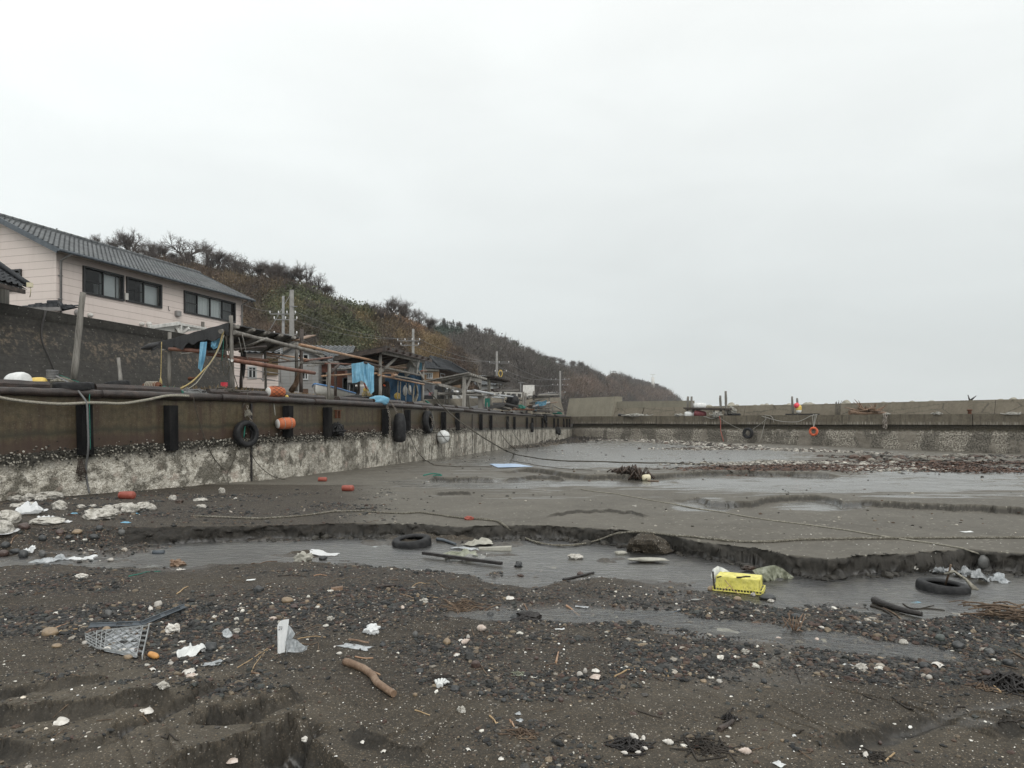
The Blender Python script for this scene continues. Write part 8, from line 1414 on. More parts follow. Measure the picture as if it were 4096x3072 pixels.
sheet('white_sheet','b',730,500,205,.20,'white_plastic','clean white sheet lying flat at the stream edge','sheet',25,.035,-.1,lift=.012);lump('white_lump','b',570,545,130,90,'foam','off white crumpled lump next to the clean white sheet','plastic bag',26,.75,2.6,3,.8,.25);lump('boulder','b',722,532,60,34,'stone_dark','small black stone by the clean white sheet','stone',27,.4,1.5,2);sheet('paper_scrap','b',190,685,66,.05,'white_float','small white paper scrap on the sand','scrap',28,.006,.3,n=8);p=G('b',825,755);m=MB();m.box(p+UPV*.012,(px('b',86,p.y),.06,.03),(Vector((1,.25,.1)).normalized(),Vector((-.25,1,0)).normalized(),UPV));tag(m.build('wood_chip',M['log']),'broken orange brown wood chip on the sand','wood chip')
stick('black_pole','c',[(1020,967),(1130,940),(1245,912)],.016,'charred','thin black stick in the shallow water','stick');lump('boulder','c',1145,922,50,34,'stone_red','brown stone by the thin black stick','stone',29,.4,1.4,2);lump('boulder','c',1110,800,100,40,'crusted_rock','crusted pale stone in the middle of the stream','stone',30,.5,2.,3);lump('boulder','c',690,862,60,50,'stone_dark','dark ragged stone at the tip of the black bar','stone',31,.6,2,2);lump('foam_lump','c',1440,770,90,30,'foam','off white foam edge under the slumped bank','foam block',32,.4,2,3,.5,.3,None,.01)
lump('foam_edge','c',1650,815,300,30,'foam','long dirty white foam edge buried under the slumped mud','foam block',133,.35,2.5,3,.25,.3,None,.0);lump('mud_slump','c',1640,745,330,190,'ground','dark slumped mud clod fallen from the bank','mud clod',33,.6,1.6,3,.7,.3)
stick('bent_pipe','c',[(1395,1205),(1500,1212),(1650,1222),(1780,1212),(1885,1187)],.010,'dark_plastic','thin bent grey pipe lying in the puddle','pipe');sheet('clear_strip','c',1155,1162,95,.03,'film','clear plastic strip on the wet gravel','film',34,.015,-.1,n=10);stick('cane_piece','c',[(1042,1152),(1090,1190),(1135,1228)],.009,'bamboo','pale cane piece on the gravel','stick')
for i,(x0,y0,x1,y1,r_,mt,lb) in enumerate(((140,1105,215,1155,.006,'twig','bent brown twig left of the round grey shell'),(730,1140,765,1195,.006,'log','short brown stick on the dark gravel'),(80,960,150,1018,.005,'twig','thin twig at the near edge of the stream'))):stick('twig','c',[(x0,y0),((x0+x1)/2,(y0+y1)/2+6),(x1,y1)],r_,mt,lb,'twig')
lump('weed_clod','c',770,1245,180,60,'charred','black weed clod on the sand below the stream','weed',35,.8,4,3,.8)
P_=gpath(4,[(520,972),(600,972),(660,985),(720,1010),(790,1040)],.06);m=MB();rg_=rgx(6)
for k in range(110):
 i=rg_.randint(3,len(P_)-1);p=P_[i]+Vector((rg_.gauss(0,.12),rg_.gauss(0,.15),0));L_=rg_.uniform(.1,.35);a=rg_.uniform(-.6,.6);h_=.30*(i/len(P_));m.tube([p-UPV*.05,p+Vector((math.cos(a)*L_*.5,math.sin(a)*L_*.5,rg_.uniform(.02,h_))),p+Vector((math.cos(a)*L_,math.sin(a)*L_,-.03))],rg_.uniform(.012,.03),4)
tag(m.build('seaweed_clump',M['seaweed']),'dark brown seaweed clump trailing across the mud to a small float','seaweed');p=G(4,852,1048);float_barrel('cream_float','cream_float',axisM(p+UPV*.09,(.97,-.2,.12)),.095,.25,'small cream float beside the brown seaweed clump',None,False,False);stick('stick',4,[(870,1052),(915,1055),(962,1056)],.02,'log','straight brown stick pointing right from the cream float')
a,b=G('d',246,757),G('d',553,757);a,b=P(UV('l',232,0)[0],0,7.1),P(UV('l',1098,0)[0],0,6.9);a.z=b.z=WATER+.005;e=(b-a).normalized();L_=(b-a).length;n=Vector((e.y,-e.x,0));n=n if n.y<0 else -n;Hc,Dc,ins=.148,.28,.022
cr=thing('fish_crate','upturned yellow plastic fish crate strewn with twigs at the stream edge','crate',a+e*L_/2-n*Dc/2);ft=Face(a+e*ins-n*ins,e,n);holes=[]
for g0 in (.035,.265):
 for i in range(9):
  for z_ in (.046,.054+.004,.088,.100):holes.append((g0+i*.0175,g0+i*.0175+.0065,a.z+z_,a.z+z_+.006)) if i%3!=2 else None
m=MB();wall_panel(m,ft,0,L_-2*ins,a.z+.034,a.z+Hc-.012,holes,.006)
for f_,l_ in ((Face(ft.pt(L_-2*ins,0),-n,e),Dc-2*ins),(Face(ft.pt(0,0)-n*(Dc-2*ins),n,-e),Dc-2*ins),(Face(ft.pt(L_-2*ins,0)-n*(Dc-2*ins),-e,-n),L_-2*ins)):wall_panel(m,f_,0,l_,a.z+.034,a.z+Hc-.012,[(.04+i*.04,.052+i*.04,a.z+.07,a.z+.078) for i in range(int(l_/.04)-1)],.006)
for f_,l_ in ((ft,L_-2*ins),(Face(ft.pt(L_-2*ins,0),-n,e),Dc-2*ins)):m.tube([f_.pt(.004,a.z+Hc-.012,-.012),f_.pt(l_-.004,a.z+Hc-.012,-.012)],.0125,10)
m.build('side_panels',M['yellow_plastic'],cr);m=MB();cc_=ft.pt((L_-2*ins)/2,a.z+Hc-.004,-(Dc-2*ins)/2);m.box(cc_,(L_-2*ins-.02,Dc-2*ins-.02,.008),(e,n,UPV));m.build('base_panel',M['yellow_plastic'],cr);m=MB()
for z_ in (.006,.036):
 for f_ in (0,1):m.beam(a-n*(Dc*f_)+UPV*z_,b-n*(Dc*f_)+UPV*z_,.012,.010)
 for q in (a,b):m.beam(q+UPV*z_,q-n*Dc+UPV*z_,.012,.010)
for i in range(17):m.box(a+e*(L_*i/16)+UPV*.021,(.008,.010,.03),(e,n,UPV))
for i in range(9):m.box(b-n*(Dc*i/8)+UPV*.021,(.010,.008,.03),(e,n,UPV))
m.build('rim_grid',M['yellow_plastic'],cr);tp=a.z+Hc
for i,(x0,y0,x1,y1,mt,r_,lb) in enumerate(((650,800,890,765,'dark_twig',.009,'dark stick lying on top of the yellow crate'),(310,745,375,765,'dark_twig',.008,'short black scrap on the left of the crate top'))):
 q0,q1=PZ('l',x0,y0,7.0),PZ('l',x1,y1,7.04);q0.z=q1.z=tp+.006;m=MB();m.bar(q0,q1,r_,r_*.7,6,.003);tag(m.build('twig',M[mt]),lb,'twig')
for i,q in enumerate(([(440,750,6.99),(520,850,6.94),(600,940,6.93),(700,1010,6.9)],[(540,850,6.93),(460,900,6.95),(400,950,6.94)])):m=MB();m.tube([PZ('l',*w_) for w_ in q],.004,5);tag(m.build('twig',M['straw']),('long straw stalk hanging down the crate front','short straw stalk on the crate front')[i],'twig')
m=MB();m.bar(PZ('l',262,915,6.95),PZ('l',226,600,7.0),.011,.009,7,.003);tag(m.build('stick',M['dark_twig']),'upright brown stick leaning on the left end of the yellow crate','stick');m=MB();q=[PZ('l',*w_) for w_ in ((320,690,7.28),(340,630,7.5),(880,630,7.45),(1100,820,7.2))];m.add(q+[v_-UPV*.02 for v_ in q],[(0,1,2,3),(7,6,5,4),(0,3,7,4),(1,0,4,5),(2,1,5,6),(3,2,6,7)]);dk=thing('broken_screen','dark grey plastic panel leaning behind the yellow crate','panel',q[0]);m.build('casing',M['dark_plastic'],dk);m=MB();q=[PZ('l',*w_) for w_ in ((470,690,7.27),(450,650,7.40),(840,645,7.36),(930,720,7.20))];m.add([v_+UPV*.004 for v_ in q],[(0,1,2,3)]);m.build('window',simple('panel_window',(.10,.12,.14),(.16,.18,.20),None,6,(1,1,1),.15,.1,.002,.5),dk)
o=sheet_cols('l',[(190,670,200,720),(225,560,230,745),(310,505,320,700),(390,530,390,690),(520,600,480,670)],7.30,10,6,.05,11).build('white_bag',M['white_plastic']);tag(o,'white plastic bag bulging up behind the left end of the yellow crate','plastic bag')
o=sheet_cols('l',[(930,580,1090,800),(1010,545,1160,790),(1130,520,1230,775),(1230,500,1290,780),(1312,488,1298,775),(1400,520,1370,715),(1480,560,1450,720),(1580,640,1520,745),(1665,705,1575,785)],7.5,14,5,.05,13,.15).build('olive_sheet',M['olive_film']);tag(o,'folded olive plastic sheet arching out of the water right of the crate','sheet');lump('weed_clod','l',860,600,240,90,'seaweed','dark green weed between the crate and the olive sheet','weed',41,.6,3,3,.6,.2,None,.02)
lump('boulder','l',660,1110,130,90,'stone_tan','rounded brown stone in front of the yellow crate','stone',42,.25,1.2,3);lump('boulder','l',190,930,120,90,'stone_tan','brown stone at the left corner of the yellow crate','stone',43,.3,1.2,3);lump('boulder','l',1190,1090,300,110,'stone_dark','broad black slab right of the crate front','stone',44,.4,1.2,2);lump('boulder','l',1255,1140,120,60,'crusted_rock','white crusted stone on the broad black slab','stone',45,.5,2,3);lump('boulder','l',940,1030,80,70,'crusted_rock','pale crusted stone at the crate front right','stone',46,.5,2,3)
for i,(x,y,w_,h_,lb) in enumerate(((1690,610,110,.12,'silver grey crumpled film against the right bank, leftmost'),(1850,630,130,.14,'silver grey crumpled film against the right bank, middle'),(1945,660,150,.14,'silver grey crumpled film against the right bank, rightmost'))):sheet('silver_film','d',x,y+15,w_,h_,'silver_film',lb,'film',50+i,.13,.3*i,lift=.02)
sheet('white_bag','d',2055,675,110,.14,'film','translucent bag corner standing in the stream near the right edge','plastic bag',55,.10,.2,lift=.01);lump('boulder','d',1520,610,50,40,'crusted_rock','pale round stone at the foot of the right bank','stone',56,.4,2,3);lump('boulder','d',1960,590,80,100,'stone_grey','grey stone slab leaning on the right bank','stone',57,.3,1,2,.4)
stick('charred_log','d',[(1262,812),(1330,842),(1450,880),(1565,905)],.036,'charred','thick charred log lying by the stream at the right','log',.022,.03);stick('stick','d',[(1240,835),(1340,870),(1450,930),(1595,1000)],.011,'dark_twig','long dark stick running down from the charred log','stick');stick('stick','d',[(1320,850),(1400,890),(1470,930)],.009,'twig','brown stick beside the charred log');stick('branch','d',[(1445,820),(1500,850),(1600,850),(1710,862)],.007,'dark_twig','thin forked black branch in the shallow water','branch');stick('branch','d',[(1540,852),(1600,838),(1640,830)],.005,'dark_twig','side twig of the thin black branch','branch')
sheet('white_bag','d',335,985,135,.06,'white_plastic','torn white bag lying along the puddle edge','plastic bag',58,.03,-.55,n=14);sheet('white_scrap','d',1805,880,80,.05,'shell','cream plastic scrap above the gravel at the right','scrap',59,.02,-.5,n=8);sheet('clear_cup','d',1840,1012,55,.05,'film','clear plastic cup bottom on the gravel','cup',60,.02,0,n=10);lump('boulder','d',770,912,64,42,'stone_dark','smooth black stone above the puddle','stone',61,.25,1.2,3);lump('boulder','d',1445,1075,56,44,'crusted_rock','pale stone with a dark side in the gravel','stone',62,.4,1.8,3)
m=MB();rg_=rgx(8);c=G('d',755,1000)
for k in range(14):a=rg_.uniform(0,6.28);L_=rg_.uniform(.04,.14);m.tube([c,c+Vector((math.cos(a)*L_*.5,math.sin(a)*L_*.4,rg_.uniform(.01,.14))),c+Vector((math.cos(a)*L_,math.sin(a)*L_*.5,rg_.uniform(.0,.16)))],.0035,4)
tag(m.build('dry_plant',M['log']),'upright dry brown plant stem in the puddle','plant');m=MB();c=G('d',2130,900)
for k in range(90):a=rg_.uniform(0,3.14);L_=rg_.uniform(.1,.34);o_=Vector((rg_.gauss(0,.16),rg_.gauss(0,.12),.012+rg_.uniform(0,.06)));m.tube([c+o_-Vector((math.cos(a),math.sin(a)*.6,0))*L_*.5,c+o_+Vector((0,0,rg_.uniform(-.01,.03))),c+o_+Vector((math.cos(a),math.sin(a)*.6,0))*L_*.5],rg_.uniform(.003,.008),4)
tag(m.build('twig_heap',M['twig']),'heap of brown twigs and reeds at the right edge of the gravel','twig heap')
def grille_seg(m,p,q,hh,slots,thick=.018):
 d=(q-p);L_=d.length;d.normalize();n_=Vector((d.y,-d.x,0));n_=n_ if n_.y<0 else -n_;up=(UPV*.75+Vector((-n_.x,-n_.y,0))*.65).normalized();m.beam(p,q,thick*1.6,.008,up);m.beam(p+up*hh,q+up*hh,thick,.007,up)
 for a_,b_ in slots:
  k=int((b_-a_)*L_/.011)
  for i in range(k):c=p+d*(L_*(a_+(b_-a_)*i/k))+up*hh/2;m.box(c,(.0045,.008,hh),(d,n_,up))
 prev=0
 for a_,b_ in list(slots)+[(1,1)]:
  if a_-prev>.01:m.box(p+d*(L_*(prev+a_)/2)+up*hh/2,(L_*(a_-prev),.008,hh),(d,n_,up))
  prev=b_
g0,g1,g2=G('m',30,655),G('m',1080,630),G('m',1930,320);g2.z+=.03;g0.z+=.004;g1.z+=.012;m=MB();grille_seg(m,g0,g1,.034,[(.50,.80)]);grille_seg(m,g1,g2,.034,[(.06,.42),(.52,.88)]);tag(m.build('plastic_grille',M['dark_plastic']),'bent dark grey plastic grille strip lying on the gravel','grille')
tr=[G('m',*q) for q in ((-60,870),(180,770),(1215,650),(1075,1290),(170,1105))];lt_=thing('lattice_tray','broken grey plastic lattice tray half buried in the sand','tray',tr[2]);ctr=lambda s_,t_:(Vector(tr[4]).lerp(tr[1],t_)).lerp(Vector(tr[3]).lerp(tr[2],t_),s_)
m=MB();up=.022
def lb_(s0,t0,s1,t1,w_=.0045,h_=.012):m.beam(ctr(s0,t0)+UPV*up,ctr(s1,t1)+UPV*up,w_,h_)
for s_ in (.0,.10,.18,.88):lb_(s_,0,s_,1)
lb_(1,0,1,1,.006,.03);lb_(.0,1,1,1);lb_(0,.02,.9,.02)
for t_ in (.15,.32,.48,.64,.82):lb_(.88,t_,1,t_)
for k in range(-5,8):
 for sg in (1,-1):
  pts=[(s_,(k*.22+sg*(s_-.18)*1.25)+(0 if sg>0 else .9)) for s_ in np.linspace(-.22,.88,45)];pts=[q for q in pts if 0<=q[1]<=1]
  if len(pts)>2:lb_(*pts[0],*pts[-1],.0035,.009)
m.build('lattice',M['grey_plastic'],lt_);m=MB();A=np.array([[np.array(ctr(.18+.7*i/14,j/8))+np.array((0,0,.012)) for i in range(15)] for j in range(9)]);m.sheet(A);m.build('perforated_base',M['pale_panel'],lt_)
p=G('m',1300,1250);Mx=axisM(p+UPV*.022,(.88,-.40,-.12));t_=thing('caramel_bottle','small caramel coloured plastic bottle on the sand beside the lattice tray','bottle',p);m=MB();m.lathe([(.001,-.04),(.018,-.04),(.021,-.03),(.0215,.015),(.018,.03),(.012,.04),(.011,.045),(.001,.045)],Mx,16);m.build('body',M['caramel'],t_)
sheet('white_bag','e',1210,345,150,.13,'white_float','off white crumpled bag right of the caramel bottle','plastic bag',71,.10,.5);sheet('clear_scrap','e',1345,415,100,.05,'film','clear pointed plastic scrap on the sand','scrap',72,.04,.2,n=12);sheet('white_scrap','e',1435,235,50,.09,'film','white torn leaf of plastic standing in the gravel','scrap',73,.03,1.0,n=10,tilt=.5);lump('boulder','e',1330,320,90,70,'stone_dark','dark round stone behind the off white bag','stone',74,.3,1.2,3)
p=G('e',1790,338);db=p.y;bg=thing('standing_bag','upright white plastic bag with black print standing on the sand','plastic bag',p)
sheet_cols('n',[(258,450,268,1455),(300,370,300,1460),(360,300,370,1425),(430,262,440,1400),(550,240,520,1390),(668,228,520,1300)],db,20,6,.004,4).build('front_panel',M['white_plastic'],bg)
sheet_cols('n',[(640,430,520,1390),(720,500,600,1000),(800,620,700,960),(880,740,780,910)],db+.02,12,6,.012,5).build('mesh_side',M['film'],bg)
sheet_cols('n',[(540,1000,560,1400),(640,960,640,1370),(800,915,760,1390),(950,960,900,1395),(1080,1090,1050,1390),(1200,1160,1160,1365),(1315,1170,1290,1290)],db-.02,14,6,.03,6).build('gauze_bag',M['film'],bg)
m=MB();td=db-.022
def st_(x0,y0,x1,y1,w_=9):m.beam(PZ('n',x0,y0,td),PZ('n',x1,y1,td),px('n',w_,td),.0006,(0,-1,0))
for q in ((270,600,278,608),(292,572,300,592),(318,568,324,588),(345,562,336,600),(336,600,318,618),(318,618,296,625),(362,566,412,560),(412,560,408,588),(408,588,394,604),(394,604,364,610),(416,545,426,548),(426,548,424,558)):st_(*q,15)
for k in range(3):
 x=310+k*44
 for q in ((0,492,34,486),(0,508,34,502),(0,526,34,520),(4,488,2,530),(18,484,16,528),(32,484,30,524)):st_(x+q[0],q[1],x+q[2],q[3],5)
m.build('print',M['text_ink'],bg)
lump('white_bag','f',300,212,95,70,'white_plastic','small crumpled ball of white plastic near the clear film','plastic bag',81,.8,3,3,.8,.2);sheet('clear_film','f',190,300,210,.085,'film','clear folded film strip lying above the driftwood log','film',82,.02,-.42,n=20);stick('stick','f',[(150,270),(210,275),(275,288)],.009,'log','short brown stick lying on the clear film strip','stick',None,.022)
stick('driftwood_log','f',[(128,412),(190,432),(255,462),(295,492),(330,545),(385,585),(435,618)],.026,'log','smooth bent brown driftwood log on the sand','log',.021,.022,12)
p=G('f',728,540);m=MB();gl=[(-.020,.0,.045,.35),(-.008,.012,.052,.15),(.006,.018,.054,-.05),(.018,.016,.046,-.3),(.026,-.006,.035,-1.0)]
bv,bf=ICO[2];m.add((bv*np.array([.028,.030,.013])+np.array(p)+np.array((0,0,.014))).tolist(),bf.tolist(),True)
for x_,y_,l_,a_ in gl:b_=p+Vector((x_,y_-.01,.016));dv=Vector((-math.sin(a_),math.cos(a_)*.8,.0));m.tube([b_,b_+dv*l_*.5+UPV*.012,b_+dv*l_*.9+UPV*.004,b_+dv*l_],[.0085,.0085,.0075,.004],7)
m.tube([p+Vector((0,-.02,.014)),p+Vector((.002,-.045,.010))],[.022,.020],8);tag(m.build('work_glove',M['white_float']),'grey white work glove lying palm down in the gravel','glove')
def clam(name,z,x,y,w_,mat,label,seed,cat='shell'):
 p=G(z,x,y);r_=px(z,w_,p.y)/2;rg_=rgx(seed);m=MB();n_=18;A=np.zeros((8,n_+1,3));yaw=rg_.uniform(0,6.28);tl=rg_.uniform(-.4,.4)
 for i in range(8):
  f=i/7
  for j in range(n_+1):a=(j/n_-.5)*2.7;rr=r_*f*2*(1+.04*math.cos(j*2.5));A[i,j]=(math.sin(a)*rr*.62,math.cos(a)*rr-r_,r_*.75*math.sin(min(1,f*1.02)*3.05)**.8*(1-.25*abs(a)/1.35)+.002)
 c,s=math.cos(yaw),math.sin(yaw);B=A.copy();B[...,0]=A[...,0]*c-A[...,1]*s+p.x;B[...,1]=A[...,0]*s+A[...,1]*c+p.y;B[...,2]=A[...,2]+p.z+tl*A[...,0]*.5;m.sheet(B);return tag(m.build(name,M[mat]),label,cat,'shells on the foreshore')
def whelk(name,z,x,y,w_,mat,label,seed,cat='shell'):
 p=G(z,x,y);L_=px(z,w_,p.y);rg_=rgx(seed);yaw=rg_.uniform(0,6.28);d=Vector((math.cos(yaw),math.sin(yaw)*.7,.15)).normalized();pf_=[]
 for i in range(15):f=i/14;pf_.append((max(.001,L_*.33*math.sin(math.pi*min(1,f*.9+.06))**.8*(1-.55*f)*(1+.13*math.cos(f*26))),(f-.45)*L_))
 m=MB();m.lathe(pf_,axisM(p+UPV*L_*.20,d),14);return tag(m.build(name,M[mat]),label,cat,'shells on the foreshore')
for i,(k,z,x,y,w_,mt,lb) in enumerate((('w','f',990,195,85,'pink_shell','large pinkish shell high on the sand between gravel patches'),('w','f',885,275,64,'pink_shell','round pale whelk in the middle gravel patch, larger of a pair'),('c','f',858,262,40,'shell','smaller shell of the pair in the middle gravel patch'),('c','f',832,355,42,'shell','white shell alone below the middle gravel patch'),('c','f',1710,498,74,'pink_shell','ribbed pink scallop shell beside two tan stones'),('c','f',1715,455,50,'shell','white broken shell above the pink scallop'),('l','f',862,705,56,'crusted_rock','porous white coral lump on the sand'),('w','f',1955,880,75,'shell','big white whelk on the dark weed heap, upper left'),('w','f',2012,882,50,'shell','white whelk on the dark weed heap, right of the big one'),('w','f',1893,975,45,'shell','small whelk at the lower left of the dark weed heap'),('w','f',1980,972,44,'shell','small whelk at the foot of the dark weed heap'),('w','f',2020,945,44,'shell','grey white whelk under the right whelk of the weed heap'),('w','f',2170,910,70,'shell','spired white whelk apart to the right of the weed heap'),('c','f',238,905,32,'shell','white clam in the gritty sand below the driftwood log'),('c','f',370,963,36,'shell','white clam further down from the driftwood log'),('c','f',905,950,34,'shell','open white clam in the near sand, centre'),('c','f',1110,1010,34,'shell','white clam at the bottom edge of the sand'),('w','g',445,815,85,'pink_shell','large ribbed whelk among black twigs'),('w','g',1208,835,62,'shell','round pale whelk by the near sand rill'),('c','g',1875,738,24,'shell','single white clam on the bare sand at the right'),('l','g',445,180,50,'crusted_rock','bright white coral lump in the right gravel'),('l','g',1180,285,75,'crusted_rock','spongy white coral lump at the gravel edge'),('c','g',1665,265,80,'shell','torn white shell in the dark right gravel'),('w','g',655,95,46,'pink_shell','spiral tan whelk below the puddle'),('w','g',900,105,55,'pink_shell','knobbly pale whelk below the dry plant stem'),('w','g',930,22,36,'shell','white whelk in the puddle right of the dry plant stem'),('c','e',390,780,85,'shell','big grey white clam in the hollow of the sand blocks'),('c','e',930,715,78,'shell','broken ring shaped white shell in the sand crack'),('l','e',1030,568,66,'crusted_rock','white coral lump at the upper crack of the sand blocks'),('c','e',1190,465,66,'shell','white and pink shell above the sand crack, left part'),('c','e',1205,485,50,'pink_shell','pinkish shell touching the white one above the sand crack'),('c','e',965,445,40,'shell','small white shell right under the caramel bottle'),('c','e',680,322,70,'shell','pale clam at the lower left of the lattice tray'),('w','e',782,330,55,'shell','open whelk below the lattice tray'),('c','e',835,320,36,'shell','small white shell left of the red stone on the tray'),('l','e',1090,200,85,'shell','ragged white shell piece right of the grille'),('w','e',952,66,52,'shell','white snail shell above the grille'),('l','e',1495,205,44,'crusted_rock','ribbed pale shell beside the white torn plastic leaf'),('w','e',2145,345,40,'shell','round white shell right of the standing bag'),('w','e',2115,300,22,'shell','little cream shell near the round white one'),('l','e',1210,455,40,'shell','white shell chip by the pinkish shell'),('c','e',1465,1030,70,'pink_shell','pale shell in the shadow of the nearest sand block'),('l','e',1925,930,40,'shell','pale shell at the right foot of the nearest sand block'),('w','e',575,195,22,'pink_shell','tiny pink shell above the lattice tray'),('c','b',2095,825,60,'shell','round grey shell with a dark centre on the gravel'),('w','b',1310,895,52,'pink_shell','knobbed pale whelk right of centre on the sand'),('l','b',1470,850,60,'crusted_rock','brown and white coral lump left of a twig tangle'),('l','b',775,978,48,'crusted_rock','white coral lump above the small crumpled plastic ball'),('w','b',355,975,55,'pink_shell','tan whelk above the standing bag'))):
 ({'w':whelk,'c':clam}[k]('shell',z,x,y,w_,mt,lb,i) if k!='l' else lump('shell',z,x,y,w_,w_*.75,mt,lb,'shell',i+90,.75,4,3,.8,.25,'shells on the foreshore'))
for i,(z,x,y,w_,h_,mt,lb) in enumerate((('e',868,328,50,36,'stone_red','red brown stone on the near corner of the lattice tray'),('e',318,205,100,46,'stone_tan','large brown stone left of the lattice tray'),('e',672,190,46,36,'stone_tan','brown stone in front of the grille end'),('e',1000,30,52,36,'stone_pale','glossy tan and white stone above the grille'),('e',685,86,48,40,'stone_grey','rough grey stone left above the grille'),('e',362,290,60,26,'stone_tan','tan stone on the sand left of the lattice tray'),('e',536,272,36,22,'stone_pale','cream stone by the lattice tray'),('e',810,362,56,26,'stone_tan','brownish stone below the lattice tray'),('e',1080,402,36,20,'stone_pale','oval cream stone right of the caramel bottle'),('f',572,225,34,44,'stone_grey','upright blue grey stone left of the middle gravel patch'),('f',950,412,54,50,'stone_red','rough red brown stone right of the driftwood log'),('f',598,448,54,26,'stone_dark','black stone near the driftwood log tip'),('f',822,560,62,34,'stone_dark','flat black stone right of the work glove'),('f',1612,478,40,44,'stone_pale','standing tan stone left of the pink scallop'),('f',1645,452,30,34,'stone_pale','small tan stone above the standing one'),('f',905,238,30,28,'stone_pale','cream stone above the round pale whelk'),('f',770,265,50,36,'stone_tan','brown round stone in the middle gravel patch'),('f',365,285,40,28,'stone_dark','dark angular stone right of the clear film'),('f',1490,632,36,28,'stone_red','red porous stone on the sand'),('f',1265,628,30,24,'stone_grey','grey round stone on the sand, centre'),('f',1130,635,40,26,'stone_dark','dark stone left of the grey round one'),('f',985,592,40,26,'stone_dark','dark blue stone below the flat black one'),('f',570,600,26,22,'stone_tan','tan pebble right of the driftwood log end'),('f',1335,368,30,20,'stone_red','orange brown pebble on the open sand'),('g',180,355,42,18,'stone_tan','flat tan pebble at the left of the sand fan'),('g',280,358,38,24,'stone_pale','cream pebble at the left of the sand fan'),('g',565,358,40,30,'stone_dark','dark rounded stone at the tip of the gravel fan'),('g',680,732,26,18,'stone_tan','peach coloured pebble on the near sand'),('g',1300,747,24,22,'stone_red','round red brown pebble by the rill'),('g',1580,262,66,40,'stone_dark','black stone left of the torn white shell'),('g',1795,130,70,44,'stone_dark','wet black stone in the right puddle end'),('g',1680,85,60,44,'stone_green','green grey stone above the right puddle end'),('g',1975,305,56,34,'stone_red','brick coloured flat stone at the right'),('g',1995,172,56,34,'stone_grey','grey stone in the right gravel'),('g',1610,332,40,28,'stone_pale','pale grey pebble in the right gravel'),('g',2110,240,60,44,'stone_dark','dark block stone near the right edge'),('b',245,755,80,44,'stone_dark','dark boulder on the left gravel ridge'),('b',460,835,90,40,'stone_tan','flat brown stone on the left gravel ridge'),('b',690,875,34,28,'stone_tan','orange pebble at the end of the left gravel ridge'),('b',510,885,50,36,'stone_red','reddish stone on the left gravel ridge'),('b',605,845,36,26,'stone_tan','tan pebble on the left gravel ridge'),('b',2140,960,70,44,'stone_dark','black stone right of the middle gravel patch'),('b',1955,940,56,36,'stone_dark','black stone below the curved twigs'),('b',1850,1310,62,50,'stone_red','rough reddish stone near the twig tangle'))):lump('stone',z,x,y+h_*.3,w_,h_*1.25,mt,lb,'stone',i+140,.35,1.3,3 if w_>45 else 2,.85,.25,'single stones on the foreshore')
